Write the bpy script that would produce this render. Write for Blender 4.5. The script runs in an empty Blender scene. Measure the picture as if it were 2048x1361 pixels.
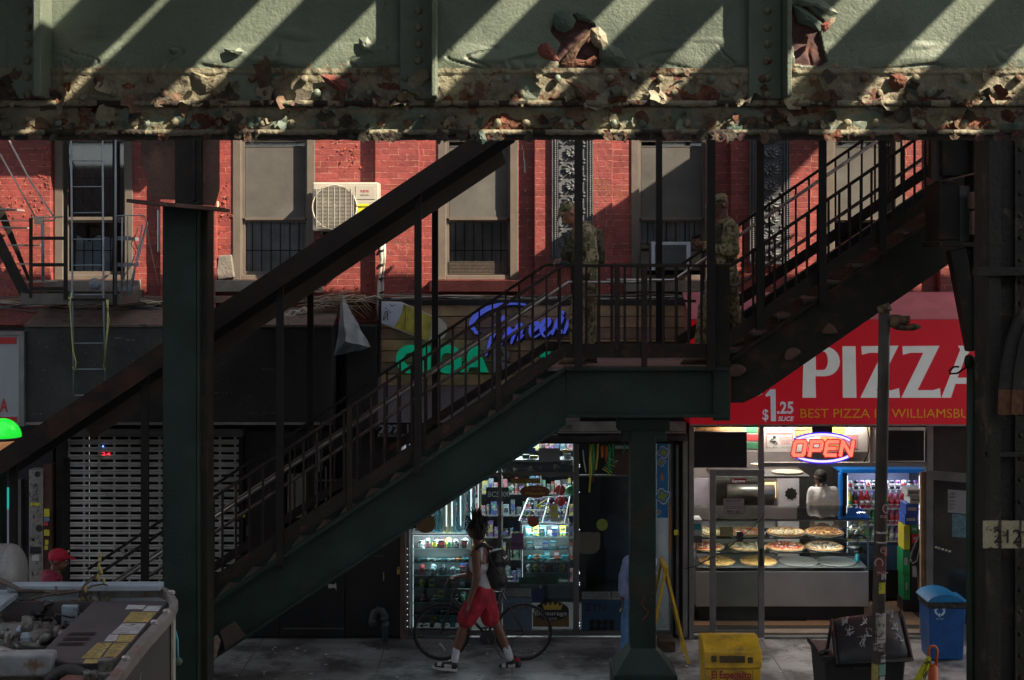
import bpy, bmesh, math, random
from mathutils import Vector, Matrix, noise
PI=math.pi; R=math.radians
rnd=random.Random(7)
C=bpy.context.scene.collection
sc=bpy.context.scene
# ---------------------------------------------------------------- camera, light, exposure
F=2950.0; CX=1024.0; HY=515.0; CZ=4.75       # photo scale: a point at depth Y shows F/Y pixels per metre
cam=bpy.data.objects.new("camera",bpy.data.cameras.new("camera")); C.objects.link(cam)
cam.location=(0,0,CZ); cam.rotation_euler=(R(90),0,0)
cam.data.sensor_width=36; cam.data.lens=36*F/2048
cam.data.shift_y=-(680.5-HY)/2048
cam.data.clip_end=500; cam.data.clip_start=0.1
sc.camera=cam
sc.view_settings.view_transform='Standard'; sc.view_settings.look='None'; sc.view_settings.gamma=1
sc.view_settings.exposure=1.42
SD=Vector((-1.0,0.6,-1.0)).normalized()
w=bpy.data.worlds.new("World"); sc.world=w; w.use_nodes=True
nt=w.node_tree; sky=nt.nodes.new('ShaderNodeTexSky'); sky.sky_type='NISHITA'; sky.sun_disc=False
sky.sun_elevation=math.asin(-SD.z); sky.sun_rotation=math.atan2(-SD.x,-SD.y)
bg=nt.nodes['Background']; bg.inputs[1].default_value=0.115
hs=nt.nodes.new('ShaderNodeHueSaturation');hs.inputs['Saturation'].default_value=.4
nt.links.new(sky.outputs[0],hs.inputs['Color']);nt.links.new(hs.outputs[0],bg.inputs[0])
sl=bpy.data.lights.new("sun",'SUN'); so=bpy.data.objects.new("sun",sl); C.objects.link(so)
sl.energy=5.0; sl.angle=R(0.5); sl.color=(1.0,0.85,0.65)
so.rotation_euler=SD.to_track_quat('-Z','Y').to_euler(); so.location=(12,0,20)

# ---------------------------------------------------------------- helpers
def WX(px,Y): return (px-CX)/F*Y
def WZ(py,Y): return CZ-(py-HY)/F*Y
def W(px,py,Y): return Vector((WX(px,Y),Y,WZ(py,Y)))
def K(Y): return F/Y
def tag(o,label=None,cat=None,group=None,kind=None):
    if label: o['label']=label
    if cat: o['category']=cat
    if group: o['group']=group
    if kind: o['kind']=kind
    return o
def thing(name,label,cat,loc=(0,0,0),group=None):
    o=bpy.data.objects.new(name,None); C.objects.link(o); o.location=loc; o.empty_display_size=.1
    return tag(o,label,cat,group)
def worg(o):
    v=Vector((0,0,0))
    while o is not None: v+=o.location; o=o.parent
    return v
def kids(o): return [c for c in bpy.data.objects if c.parent==o]
def copy_tree(o,delta,label=None,parent=None):
    c=o.copy(); C.objects.link(c)
    if parent is not None: c.parent=parent
    else: c.location=o.location+Vector(delta)
    if label: c['label']=label
    for k in kids(o): copy_tree(k,delta,None,c)
    return c
class MB:
    def __init__(s): s.v=[]; s.f=[]; s.m=[]
    def add(s,vs,fs,m=0):
        b=len(s.v); s.v+= [Vector(p) for p in vs]
        for f in fs: s.f.append([i+b for i in f]); s.m.append(m)
        return s
    def box(s,x0,x1,y0,y1,z0,z1,m=0):
        if x0>x1:x0,x1=x1,x0
        if y0>y1:y0,y1=y1,y0
        if z0>z1:z0,z1=z1,z0
        return s.add([(x0,y0,z0),(x1,y0,z0),(x1,y1,z0),(x0,y1,z0),(x0,y0,z1),(x1,y0,z1),(x1,y1,z1),(x0,y1,z1)],
          [(0,3,2,1),(4,5,6,7),(0,1,5,4),(1,2,6,5),(2,3,7,6),(3,0,4,7)],m)
    def pbox(s,px0,px1,py0,py1,Y,d,m=0):   # box whose front face at depth Y spans the given photo pixels, d deep
        return s.box(WX(px0,Y),WX(px1,Y),Y,Y+d,WZ(py1,Y),WZ(py0,Y),m)
    def bar(s,p,q,w,h,m=0,up=(0,0,1)):
        p=Vector(p);q=Vector(q);d=(q-p).normalized();u=Vector(up)
        if abs(d.dot(u))>.99:u=Vector((0,1,0))
        sx=d.cross(u).normalized();u=sx.cross(d).normalized()
        vs=[]
        for c in (p,q):
            for a,b in ((-1,-1),(1,-1),(1,1),(-1,1)): vs.append(c+sx*(a*w/2)+u*(b*h/2))
        return s.add(vs,[(0,1,2,3),(4,7,6,5),(0,4,5,1),(1,5,6,2),(2,6,7,3),(3,7,4,0)],m)
    def tube(s,pts,r,n=8,m=0,cap=True):
        pts=[Vector(p) for p in pts]; k=len(pts); rs=r if isinstance(r,(list,tuple)) else [r]*k
        vs=[];prev=None
        for i,p in enumerate(pts):
            d=(pts[min(i+1,k-1)]-pts[max(i-1,0)])
            d=d.normalized() if d.length>1e-9 else Vector((0,0,1))
            if prev is None:
                a=Vector((0,0,1)) if abs(d.z)<.9 else Vector((0,1,0)); x=d.cross(a).normalized()
            else:
                x=(prev-d*prev.dot(d)); x=x.normalized() if x.length>1e-6 else d.orthogonal().normalized()
            prev=x;y=d.cross(x)
            for j in range(n):
                t=2*PI*j/n; vs.append(p+(x*math.cos(t)+y*math.sin(t))*rs[i])
        fs=[]
        for i in range(k-1):
            for j in range(n):
                a=i*n+j;b=i*n+(j+1)%n; fs.append((a,b,b+n,a+n))
        if cap: fs.append(tuple(range(n-1,-1,-1))); fs.append(tuple((k-1)*n+j for j in range(n)))
        return s.add(vs,fs,m)
    def ell(s,c,rx,ry,rz,n=12,k=8,m=0,M=None,zmin=-1,zmax=1):
        vs=[];fs=[];c=Vector(c)
        for i in range(k+1):
            ph=-PI/2+PI*i/k
            for j in range(n):
                t=2*PI*j/n; zz=max(zmin,min(zmax,math.sin(ph)))
                p=Vector((rx*math.cos(ph)*math.cos(t),ry*math.cos(ph)*math.sin(t),rz*zz))
                if M: p=M@p
                vs.append(c+p)
        for i in range(k):
            for j in range(n):
                a=i*n+j;b=i*n+(j+1)%n; fs.append((a,b,b+n,a+n))
        return s.add(vs,fs,m)
    def lathe(s,prof,c,n=20,m=0,axis='z'):
        vs=[];c=Vector(c)
        for r,z in prof:
            for j in range(n):
                t=2*PI*j/n;a,b=r*math.cos(t),r*math.sin(t)
                vs.append(c+(Vector((a,b,z)) if axis=='z' else Vector((a,z,b)) if axis=='y' else Vector((z,a,b))))
        fs=[]
        for i in range(len(prof)-1):
            for j in range(n):
                a=i*n+j;b=i*n+(j+1)%n; fs.append((a,b,b+n,a+n))
        fs.append(tuple(range(n-1,-1,-1)));fs.append(tuple((len(prof)-1)*n+j for j in range(n)))
        return s.add(vs,fs,m)
    def prism(s,poly,y0,y1,m=0):   # poly of (x,z)
        n=len(poly)
        vs=[(x,y0,z) for x,z in poly]+[(x,y1,z) for x,z in poly]
        fs=[tuple(range(n)),tuple(range(2*n-1,n-1,-1))]+[(i,i+n,(i+1)%n+n,(i+1)%n) for i in range(n)]
        return s.add(vs,fs,m)
    def pprism(s,pts,Y,d,m=0): return s.prism([(WX(a,Y),WZ(b,Y)) for a,b in pts],Y,Y+d,m)
    def ribbon(s,pts,ws,Y,d,m=0):   # stroke of photo pixels with widths, as a flat-cut solid
        L=[];Rr=[];n=len(pts)
        for i,(x,y) in enumerate(pts):
            a=pts[max(i-1,0)];b=pts[min(i+1,n-1)];dx,dy=b[0]-a[0],b[1]-a[1];l=math.hypot(dx,dy) or 1
            wd=ws[i]/2 if isinstance(ws,(list,tuple)) else ws/2
            L.append((x-dy/l*wd,y+dx/l*wd));Rr.append((x+dy/l*wd,y-dx/l*wd))
        for i in range(n-1): s.pprism([L[i],L[i+1],Rr[i+1],Rr[i]],Y,d,m)
        return s
    def text(s,t,px,py,h,Y,d=.006,m=0,bold=0,shear=0,wid=None,align='LEFT',mono=False):
        """t with cap height h px, baseline py, left px, standing at depth Y facing the camera"""
        cu=bpy.data.curves.new('t','FONT');cu.body=t;cu.size=1;cu.offset=bold;cu.shear=shear;cu.align_x=align;cu.resolution_u=3
        o=bpy.data.objects.new('t',cu);C.objects.link(o)
        dg=bpy.context.evaluated_depsgraph_get();me=bpy.data.meshes.new_from_object(o.evaluated_get(dg))
        vs=[v.co.copy() for v in me.vertices];fs=[tuple(p.vertices) for p in me.polygons]
        bpy.data.objects.remove(o);bpy.data.curves.remove(cu);bpy.data.meshes.remove(me)
        if not vs: return s
        k=K(Y);cap=.73; sz=h/cap; x0=min(v.x for v in vs);x1=max(v.x for v in vs)
        sx=sz if wid is None else wid/(x1-x0)
        off=0 if align!='CENTER' else 0
        base=x0 if align=='LEFT' else 0
        nv=len(vs)
        out=[Vector((WX(px,Y)+(v.x-base)*sx/k,Y-.001,WZ(py,Y)+v.y*sz/k)) for v in vs]
        return s.add(out,fs,m)
    def build(s,name,mats,parent=None,bevel=0,smooth=False,at=None):
        if not isinstance(mats,(list,tuple)): mats=[mats]
        me=bpy.data.meshes.new(name)
        if parent is not None: org=worg(parent)
        elif at is not None: org=Vector(at)
        else:
            xs=[v.x for v in s.v];ys=[v.y for v in s.v];org=Vector(((min(xs)+max(xs))/2,(min(ys)+max(ys))/2,min(v.z for v in s.v)))
        me.from_pydata([v-org for v in s.v],[],s.f)
        for mt in mats: me.materials.append(mt)
        me.polygons.foreach_set('material_index',s.m)
        if smooth: me.polygons.foreach_set('use_smooth',[True]*len(me.polygons))
        me.validate();me.update()
        bm=bmesh.new();bm.from_mesh(me);bmesh.ops.recalc_face_normals(bm,faces=bm.faces);bm.to_mesh(me);bm.free()
        o=bpy.data.objects.new(name,me);C.objects.link(o)
        if parent is not None:
            o.parent=parent
        else: o.location=org
        if bevel:
            b=o.modifiers.new('bevel','BEVEL');b.width=bevel;b.segments=2;b.limit_method='ANGLE';b.angle_limit=R(40)
        return o
# ---------------------------------------------------------------- materials
def mat(name,col,rough=.7,metal=0,var=.15,scale=6,bump=0,bscale=None,col2=None,c2lo=.55,c2hi=.62,c2scale=3,emit=0,emitcol=None,spec=.5,trans=0,ior=1.45,detail=6,alpha=1,coat=0):
    m=bpy.data.materials.new(name);m.use_nodes=True;t=m.node_tree;b=t.nodes['Principled BSDF']
    N=t.nodes.new;L=t.links.new
    b.inputs['Roughness'].default_value=rough;b.inputs['Metallic'].default_value=metal
    b.inputs['Specular IOR Level'].default_value=spec
    if trans: b.inputs['Transmission Weight'].default_value=trans;b.inputs['IOR'].default_value=ior
    if coat: b.inputs['Coat Weight'].default_value=coat
    if emit:
        b.inputs['Emission Color'].default_value=(*(emitcol or col),1);b.inputs['Emission Strength'].default_value=emit
    if var<=0 and not bump and col2 is None:
        b.inputs['Base Color'].default_value=(*col,1);return m
    tc=N('ShaderNodeNewGeometry')
    n1=N('ShaderNodeTexNoise');n1.inputs['Scale'].default_value=scale;n1.inputs['Detail'].default_value=detail;L(tc.outputs['Position'],n1.inputs['Vector'])
    rm=N('ShaderNodeMapRange');rm.inputs[1].default_value=.3;rm.inputs[2].default_value=.7;rm.inputs[3].default_value=1-var;rm.inputs[4].default_value=1+var;L(n1.outputs[0],rm.inputs[0])
    mx=N('ShaderNodeVectorMath');mx.operation='SCALE';mx.inputs[0].default_value=col;L(rm.outputs[0],mx.inputs['Scale'])
    out=mx.outputs[0]
    if col2 is not None:
        n2=N('ShaderNodeTexNoise');n2.inputs['Scale'].default_value=c2scale;n2.inputs['Detail'].default_value=10;n2.inputs['Roughness'].default_value=.65;L(tc.outputs['Position'],n2.inputs['Vector'])
        r2=N('ShaderNodeMapRange');r2.inputs[1].default_value=c2lo;r2.inputs[2].default_value=c2hi;L(n2.outputs[0],r2.inputs[0])
        mm=N('ShaderNodeMix');mm.data_type='RGBA';L(r2.outputs[0],mm.inputs[0]);L(out,mm.inputs[6]);mm.inputs[7].default_value=(*col2,1);out=mm.outputs[2]
    L(out,b.inputs['Base Color'])
    if bump:
        n3=N('ShaderNodeTexNoise');n3.inputs['Scale'].default_value=bscale or scale*5;n3.inputs['Detail'].default_value=5;L(tc.outputs['Position'],n3.inputs['Vector'])
        bp=N('ShaderNodeBump');bp.inputs['Strength'].default_value=bump;bp.inputs['Distance'].default_value=.02;L(n3.outputs[0],bp.inputs['Height']);L(bp.outputs[0],b.inputs['Normal'])
    return m
def glass(name,tint=(.9,.95,.95),rough=.02,refl=.12,f=.5):
    m=bpy.data.materials.new(name);m.use_nodes=True;t=m.node_tree;t.nodes.clear();N=t.nodes.new;L=t.links.new
    o=N('ShaderNodeOutputMaterial');tr=N('ShaderNodeBsdfTransparent');tr.inputs[0].default_value=(*tint,1)
    g=N('ShaderNodeBsdfGlossy');g.inputs['Roughness'].default_value=rough
    mx=N('ShaderNodeMixShader');lw=N('ShaderNodeFresnel');lw.inputs[0].default_value=1.45
    ad=N('ShaderNodeMath');ad.operation='MULTIPLY';ad.inputs[1].default_value=f*2
    L(lw.outputs[0],ad.inputs[0]);L(ad.outputs[0],mx.inputs[0]);L(tr.outputs[0],mx.inputs[1]);L(g.outputs[0],mx.inputs[2]);L(mx.outputs[0],o.inputs[0])
    return m
M={}
M['el_green']=mat('el_green_paint',(.011,.024,.018),.55,spec=.35,var=.35,scale=2.5,bump=.3,bscale=45,col2=(.04,.022,.014),c2lo=.58,c2hi=.7,c2scale=2.2)
M['el_dark']=mat('dark_weathered_steel',(.011,.0105,.008),.65,spec=.3,var=.35,scale=4,bump=.3,bscale=50,col2=(.05,.022,.012),c2lo=.55,c2hi=.7,c2scale=4)
M['rail']=mat('dark_red_brown_rail',(.018,.0115,.009),.6,spec=.3,var=.35,scale=8,bump=.2,bscale=80,col2=(.09,.03,.018),c2lo=.58,c2hi=.7,c2scale=6)
M['steel']=mat('polished_handrail',(.38,.35,.33),.3,metal=.8,var=.15,scale=10)
M['black']=mat('black_paint',(.012,.012,.013),.5,var=.3,scale=3,bump=.1,bscale=40,col2=(.05,.05,.05),c2lo=.66,c2hi=.7,c2scale=12)
M['black_rub']=mat('black_rubber',(.012,.012,.012),.6,var=.1)
M['concrete']=mat('concrete',(.16,.15,.145),.85,var=.25,scale=2.5,bump=.4,bscale=30,col2=(.07,.065,.06),c2lo=.5,c2hi=.7,c2scale=1.2)
M['asphalt']=mat('asphalt',(.05,.05,.052),.85,var=.25,scale=4,bump=.5,bscale=80)
M['alu']=mat('brushed_aluminium',(.22,.215,.21),.4,metal=.6,var=.2,scale=4,bump=.05)
M['alu_d']=mat('dull_aluminium',(.12,.115,.11),.5,metal=.4,var=.25,scale=4,bump=.05)
M['white']=mat('white_enamel',(.4,.37,.31),.45,var=.08,scale=5,col2=(.35,.3,.24),c2lo=.62,c2hi=.75,c2scale=3)
M['glass']=glass('shop_glass')
M['brown']=mat('brown_frame_paint',(.115,.095,.078),.6,var=.15,scale=5,bump=.1)
# ================================================================ THE SETTING
YF=18.4      # building line
KF=K(YF)
mb=MB();mb.box(-60,60,-30,13.2,-.4,-.13);tag(mb.build('road',M['asphalt']),kind='structure')
# sidewalk: concrete with joints
def sidewalk_mat():
    m=mat('sidewalk',(.27,.265,.26),.7,var=.45,scale=1.3,bump=.4,bscale=30,col2=(.085,.08,.078),c2lo=.46,c2hi=.6,c2scale=1.6)
    t=m.node_tree;N=t.nodes.new;L=t.links.new;b=t.nodes['Principled BSDF']
    g=N('ShaderNodeNewGeometry');br=N('ShaderNodeTexBrick');br.offset=0;br.inputs['Scale'].default_value=1
    br.inputs['Brick Width'].default_value=1.55;br.inputs['Row Height'].default_value=1.3;br.inputs['Mortar Size'].default_value=.008;br.inputs['Mortar Smooth'].default_value=.1
    L(g.outputs['Position'],br.inputs['Vector'])
    vo=N('ShaderNodeTexVoronoi');vo.feature='F1';vo.inputs['Scale'].default_value=5.5;L(g.outputs['Position'],vo.inputs['Vector'])
    sp=N('ShaderNodeMapRange');sp.inputs[1].default_value=.09;sp.inputs[2].default_value=.13;sp.inputs[3].default_value=.4;sp.inputs[4].default_value=1;L(vo.outputs[0],sp.inputs[0])
    old=b.inputs['Base Color'].links[0].from_socket
    a=N('ShaderNodeVectorMath');a.operation='SCALE';L(old,a.inputs[0]);L(sp.outputs[0],a.inputs['Scale'])
    mx=N('ShaderNodeMix');mx.data_type='RGBA';L(br.outputs['Fac'],mx.inputs[0]);L(a.outputs[0],mx.inputs[6]);mx.inputs[7].default_value=(.12,.115,.11,1)
    L(mx.outputs[2],b.inputs['Base Color']);return m
mb=MB();mb.box(-60,60,13.36,YF+.25,-.4,0);tag(mb.build('sidewalk',sidewalk_mat()),kind='structure')
mb=MB();mb.box(-60,60,13.2,13.355,-.4,.01);tag(mb.build('kerb',M['concrete'],bevel=.02),kind='structure')
# ---- litter on the pavement
lit=mat('litter_paper',(.5,.5,.48),.8,var=.2)
for i in range(90):
    x=rnd.uniform(-3.9,4.6);y=rnd.uniform(15.6,18.1);s=rnd.uniform(.008,.028)
    if i<8: s*=1.7
    a=rnd.uniform(0,6);mb=MB();n=5
    vs=[(x+s*math.cos(a+k*2*PI/n)*rnd.uniform(.6,1.3),y+s*math.sin(a+k*2*PI/n)*rnd.uniform(.6,1.3),.006+rnd.uniform(0,s*.5)) for k in range(n)]
    vs2=[(p[0],p[1],p[2]+.004) for p in vs]
    mb.add(vs+vs2,[tuple(range(n)),tuple(range(2*n-1,n-1,-1))]+[(k,(k+1)%n,(k+1)%n+n,k+n) for k in range(n)])
    tag(mb.build('litter_scrap',lit),'tiny pale scrap of litter lying on the grey pavement','litter','litter scraps on the pavement')
# ---- elevated railway above the frame: track deck with open ties, plus added unseen blockers shading street and girder
wood=mat('creosoted_timber',(.05,.035,.025),.9)
t=thing('elevated_track_deck','dark timber track deck with open gaps above the riveted girder','track deck',(0,5.5,7.5))
mb=MB()
cs=[115,322,560,790,1037,1267,1497,1720,1952,2180]
edges=[]
Hh=.10
for i,c in enumerate(cs):
    wdt={1:18}.get(i,74+ (8 if i in(2,) else 0))
    # light band [c-w/2,c+w/2] px at y=0 on the girder (Y=6.27)
    x0=WX(c-wdt/2,6.27);x1=WX(c+wdt/2,6.27);z=WZ(0,6.27)
    lo=x0+(7.5-z);hi=x1+(7.5+Hh-z)   # gap limits in x for a slab 7.5..7.6
    edges.append((lo,hi))
xprev=edges[0][0]-.6
mb.box(-60,edges[0][0],4.3,6.0,7.5,7.5+Hh)
for a,b in zip(edges,edges[1:]): mb.box(a[1],b[0],4.3,6.0,7.5,7.5+Hh)
mb.box(edges[-1][1],60,4.3,6.0,7.5,7.5+Hh)
mb.build('tie_deck',wood,t)
mb=MB();mb.box(-60,60,2.301,4.299,7.5,7.6);mb.box(.6,4.6,6.0,8.4,7.5,7.6);mb.build('sun_blocker_plates',wood,t)  # added unseen plates that keep the sun off the machine
mb=MB();
for i in range(96): mb.box(-16+i*.5,-15.975+i*.5,7.7,15.72,8.2,8.75)  # added fins in place of the platform: stop sun, pass sky light
mb.box(-16,31.5,15.721,15.76,8.2,8.75)
mb.box(-16,31.5,7.66,7.699,8.2,8.75);mb.build('sun_blocker_fins',M['el_dark'],t)
mb=MB();mb.box(-70,70,-8,2.3,8.2,8.5);mb.build('sky_blocker_slab',M['el_dark'],t)  # added unseen slab that cuts the sky light on the girder
mb=MB();mb.box(-60,60,-20,-15,-.4,8);mb.box(-60,60,-15,-14.6,3.2,3.9)
o=mb.build('opposite_building',mat('dark_opposite_brick',(.12,.08,.07),.9));tag(o,'brick row of buildings across the street behind the viewpoint','building')
# ---- brick material
def brick_mat(name='painted_red_brick',col=(.225,.046,.04)):
    m=bpy.data.materials.new(name);m.use_nodes=True;t=m.node_tree;b=t.nodes['Principled BSDF'];N=t.nodes.new;L=t.links.new
    b.inputs['Roughness'].default_value=.55
    g=N('ShaderNodeNewGeometry');sx=N('ShaderNodeSeparateXYZ');L(g.outputs['Position'],sx.inputs[0])
    ad=N('ShaderNodeMath');ad.operation='ADD';L(sx.outputs[0],ad.inputs[0]);L(sx.outputs[1],ad.inputs[1])
    cb=N('ShaderNodeCombineXYZ');L(ad.outputs[0],cb.inputs[0]);L(sx.outputs[2],cb.inputs[1])
    wn=N('ShaderNodeTexNoise');wn.inputs['Scale'].default_value=8;L(g.outputs['Position'],wn.inputs['Vector'])
    wa=N('ShaderNodeVectorMath');wa.operation='MULTIPLY_ADD';L(wn.outputs['Color'],wa.inputs[0]);wa.inputs[1].default_value=(.012,.008,0);L(cb.outputs[0],wa.inputs[2])
    br=N('ShaderNodeTexBrick');br.inputs['Scale'].default_value=1;br.inputs['Brick Width'].default_value=.215;br.inputs['Row Height'].default_value=.0735
    br.inputs['Mortar Size'].default_value=.0045;br.inputs['Mortar Smooth'].default_value=.3;br.inputs['Bias'].default_value=0
    br.inputs['Color1'].default_value=(.8,.8,.8,1);br.inputs['Color2'].default_value=(1.15,1.15,1.15,1);br.inputs['Mortar'].default_value=(1,1,1,1)
    L(wa.outputs[0],br.inputs['Vector'])
    n1=N('ShaderNodeTexNoise');n1.inputs['Scale'].default_value=2.2;n1.inputs['Detail'].default_value=8;L(g.outputs['Position'],n1.inputs['Vector'])
    r1=N('ShaderNodeMapRange');r1.inputs[1].default_value=.3;r1.inputs[2].default_value=.7;r1.inputs[3].default_value=.75;r1.inputs[4].default_value=1.2;L(n1.outputs[0],r1.inputs[0])
    s1=N('ShaderNodeVectorMath');s1.operation='SCALE';s1.inputs[0].default_value=col;L(r1.outputs[0],s1.inputs['Scale'])
    s2=N('ShaderNodeVectorMath');s2.operation='MULTIPLY';L(s1.outputs[0],s2.inputs[0]);L(br.outputs['Color'],s2.inputs[1])
    mo=N('ShaderNodeMix');mo.data_type='RGBA';
    n4=N('ShaderNodeTexNoise');n4.inputs['Scale'].default_value=14;n4.inputs['Detail'].default_value=3;L(g.outputs['Position'],n4.inputs['Vector'])
    r4=N('ShaderNodeMapRange');r4.inputs[1].default_value=.5;r4.inputs[2].default_value=.6;r4.inputs[3].default_value=0;r4.inputs[4].default_value=1;L(n4.outputs[0],r4.inputs[0])
    mf=N('ShaderNodeMath');mf.operation='MULTIPLY';L(br.outputs['Fac'],mf.inputs[0]);L(r4.outputs[0],mf.inputs[1])
    L(mf.outputs[0],mo.inputs[0]);L(s2.outputs[0],mo.inputs[6]);mo.inputs[7].default_value=(.4,.17,.12,1)
    # peeled paint patches with a shape of their own
    n5=N('ShaderNodeTexNoise');n5.inputs['Scale'].default_value=9;n5.inputs['Detail'].default_value=8;n5.inputs['Roughness'].default_value=.7;L(g.outputs['Position'],n5.inputs['Vector'])
    n6=N('ShaderNodeTexNoise');n6.inputs['Scale'].default_value=1.4;L(g.outputs['Position'],n6.inputs['Vector'])
    a5=N('ShaderNodeMath');a5.operation='MULTIPLY';L(n5.outputs[0],a5.inputs[0]);L(n6.outputs[0],a5.inputs[1])
    r5=N('ShaderNodeMapRange');r5.inputs[1].default_value=.365;r5.inputs[2].default_value=.375;L(a5.outputs[0],r5.inputs[0])
    mp=N('ShaderNodeMix');mp.data_type='RGBA';L(r5.outputs[0],mp.inputs[0]);L(mo.outputs[2],mp.inputs[6]);mp.inputs[7].default_value=(.2,.055,.03,1)
    L(mp.outputs[2],b.inputs['Base Color'])
    h=N('ShaderNodeMath');h.operation='SUBTRACT';L(n4.outputs[0],h.inputs[0]);L(br.outputs['Fac'],h.inputs[1])
    h2=N('ShaderNodeMath');h2.operation='SUBTRACT';L(h.outputs[0],h2.inputs[0]);L(r5.outputs[0],h2.inputs[1])
    bp=N('ShaderNodeBump');bp.inputs['Strength'].default_value=.6;bp.inputs['Distance'].default_value=.012;L(h2.outputs[0],bp.inputs['Height']);L(bp.outputs[0],b.inputs['Normal'])
    return m
M['brick']=brick_mat()
YP=YF-.12    # face of the projecting piers
bld=thing('brick_building','red painted brick building above the row of shops','building',(0,YF,0))
X=lambda p,Y=YF: WX(p,Y)
Z=lambda p,Y=YF: WZ(p,Y)
# windows holes: (x0,x1,yb) in pixels
wins=[(110,266,560),(466,630,560),(876,1036,560),(1262,1427,560),(1652,1806,560)]
ztop=9.6; zb=WZ(650,YF)
mb=MB()
xs=-9.5
zh=WZ(250,YF)+.35   # window heads, above the frame
for x0,x1,yb in wins:
    mb.box(xs,X(x0),YF,YF+.3,zb,ztop); mb.box(X(x0),X(x1),YF,YF+.3,zb,Z(yb)); mb.box(X(x0),X(x1),YF,YF+.3,zh,ztop); xs=X(x1)
mb.box(xs,9.5,YF,YF+.3,zb,ztop)
mb.build('brick_wall',M['brick'],bld)
mb=MB()
for x0,x1 in ((-150,101),(320,432),(750,838),(1069,1225),(1462,1622),(1880,2200)):
    mb.box(WX(x0,YP),WX(x1,YP),YP,YF-.002,zb,ztop)
mb.build('brick_pier',M['brick'],bld,bevel=.006)
mb=MB();mb.box(-9.5,9.5,YF-.25,YF-.125,6.75,6.98);mb.box(-9.5,9.5,YF-.4,YF+.3,ztop,ztop+.4);mb.build('cornice',M['brown'],bld)
# upper body behind (dark rooms)
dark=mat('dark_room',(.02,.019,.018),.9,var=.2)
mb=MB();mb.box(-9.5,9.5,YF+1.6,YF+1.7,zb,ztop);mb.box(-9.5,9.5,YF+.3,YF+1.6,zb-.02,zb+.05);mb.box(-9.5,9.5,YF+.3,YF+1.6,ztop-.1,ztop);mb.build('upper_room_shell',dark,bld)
# ---- windows
M['shade']=mat('beige_roller_shade',(.085,.081,.074),.8,var=.35,scale=1.7,bump=.4,bscale=4,col2=(.085,.078,.068),c2lo=.5,c2hi=.7,c2scale=2.5)
M['wglass']=glass('window_glass',(.8,.82,.84),.03,f=.9)
M['screen']=mat('window_screen',(.2,.18,.155),.8,var=.06)
def window(x0,x1,yb,mid,shade=1,sill='brown',ac=False,dirty=0):
    w_=MB();Yw=YF+.1
    a,b=X(x0),X(x1);z0=Z(yb);zt=zh;fw=.1
    w_.box(a,a+fw,YF-.02,Yw+.08,z0,zt);w_.box(b-fw,b,YF-.02,Yw+.08,z0,zt);w_.box(a+fw,b-fw,YF-.02,Yw+.08,zt-.06,zt)
    w_.box(a+fw,b-fw,YF+.02,Yw+.08,z0,z0+.06)
    fr=w_.build('window_frame',M['brown'],bld,bevel=.006)
    tag(fr)
    ia,ib=a+fw,b-fw;zm=Z(mid);zt2=Z(283)
    s=MB();s.box(ia,ia+.035,Yw-.02,Yw+.03,zm,zt-.06);s.box(ib-.035,ib,Yw-.02,Yw+.03,zm,zt-.06);s.box(ia+.035,ib-.035,Yw-.022,Yw+.01,zm-.02,zm+.02)
    s.box(ia+.035,ib-.035,Yw-.02,Yw+.03,zt2-.0,zt2+.03)
    s.build('upper_sash',M['brown'],fr)
    g=MB();g.box(ia+.035,ib-.035,Yw+.004,Yw+.008,zm+.02,zt2);g.build('upper_pane',M['wglass'],fr)
    s=MB();zl=z0+.06
    lo=zl if not ac else zl+.33
    s.box(ia,ia+.035,Yw+.012,Yw+.045,zl,zm-.02);s.box(ib-.035,ib,Yw+.012,Yw+.045,zl,zm-.02);s.box(ia+.035,ib-.035,Yw+.012,Yw+.045,lo,lo+.045);s.box(ia+.035,ib-.035,Yw+.012,Yw+.045,zm-.05,zm-.021)
    s.build('lower_sash',M['brown'],fr)
    g=MB();g.box(ia+.035,ib-.035,Yw+.03,Yw+.034,lo+.045,zm-.05);g.build('lower_pane',M['wglass'],fr)
    if shade:
        s=MB();s.box(ia+.04,ib-.04,Yw-.006,Yw-.002,zm+.1,zt2-.05);s.box(ia+.04,ib-.04,Yw-.012,Yw-.007,zm+.02,zm+.1);s.box(ia+.04,ib-.04,Yw-.012,Yw-.007,zt2-.062,zt2-.05);s.build('roller_shade',M['shade'],fr)
    return fr,(ia,ib,z0,zl,lo,zm,zt2,Yw)
sillm=mat('brownstone_sill',(.38,.1,.075),.8,var=.2,scale=8,bump=.5,bscale=60)
sillg=mat('grey_stone_sill',(.17,.15,.13),.8,var=.2,scale=8,bump=.4)
curt=mat('lace_curtain',(.5,.49,.47),.8,var=.3,scale=4)
W2=[]
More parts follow.
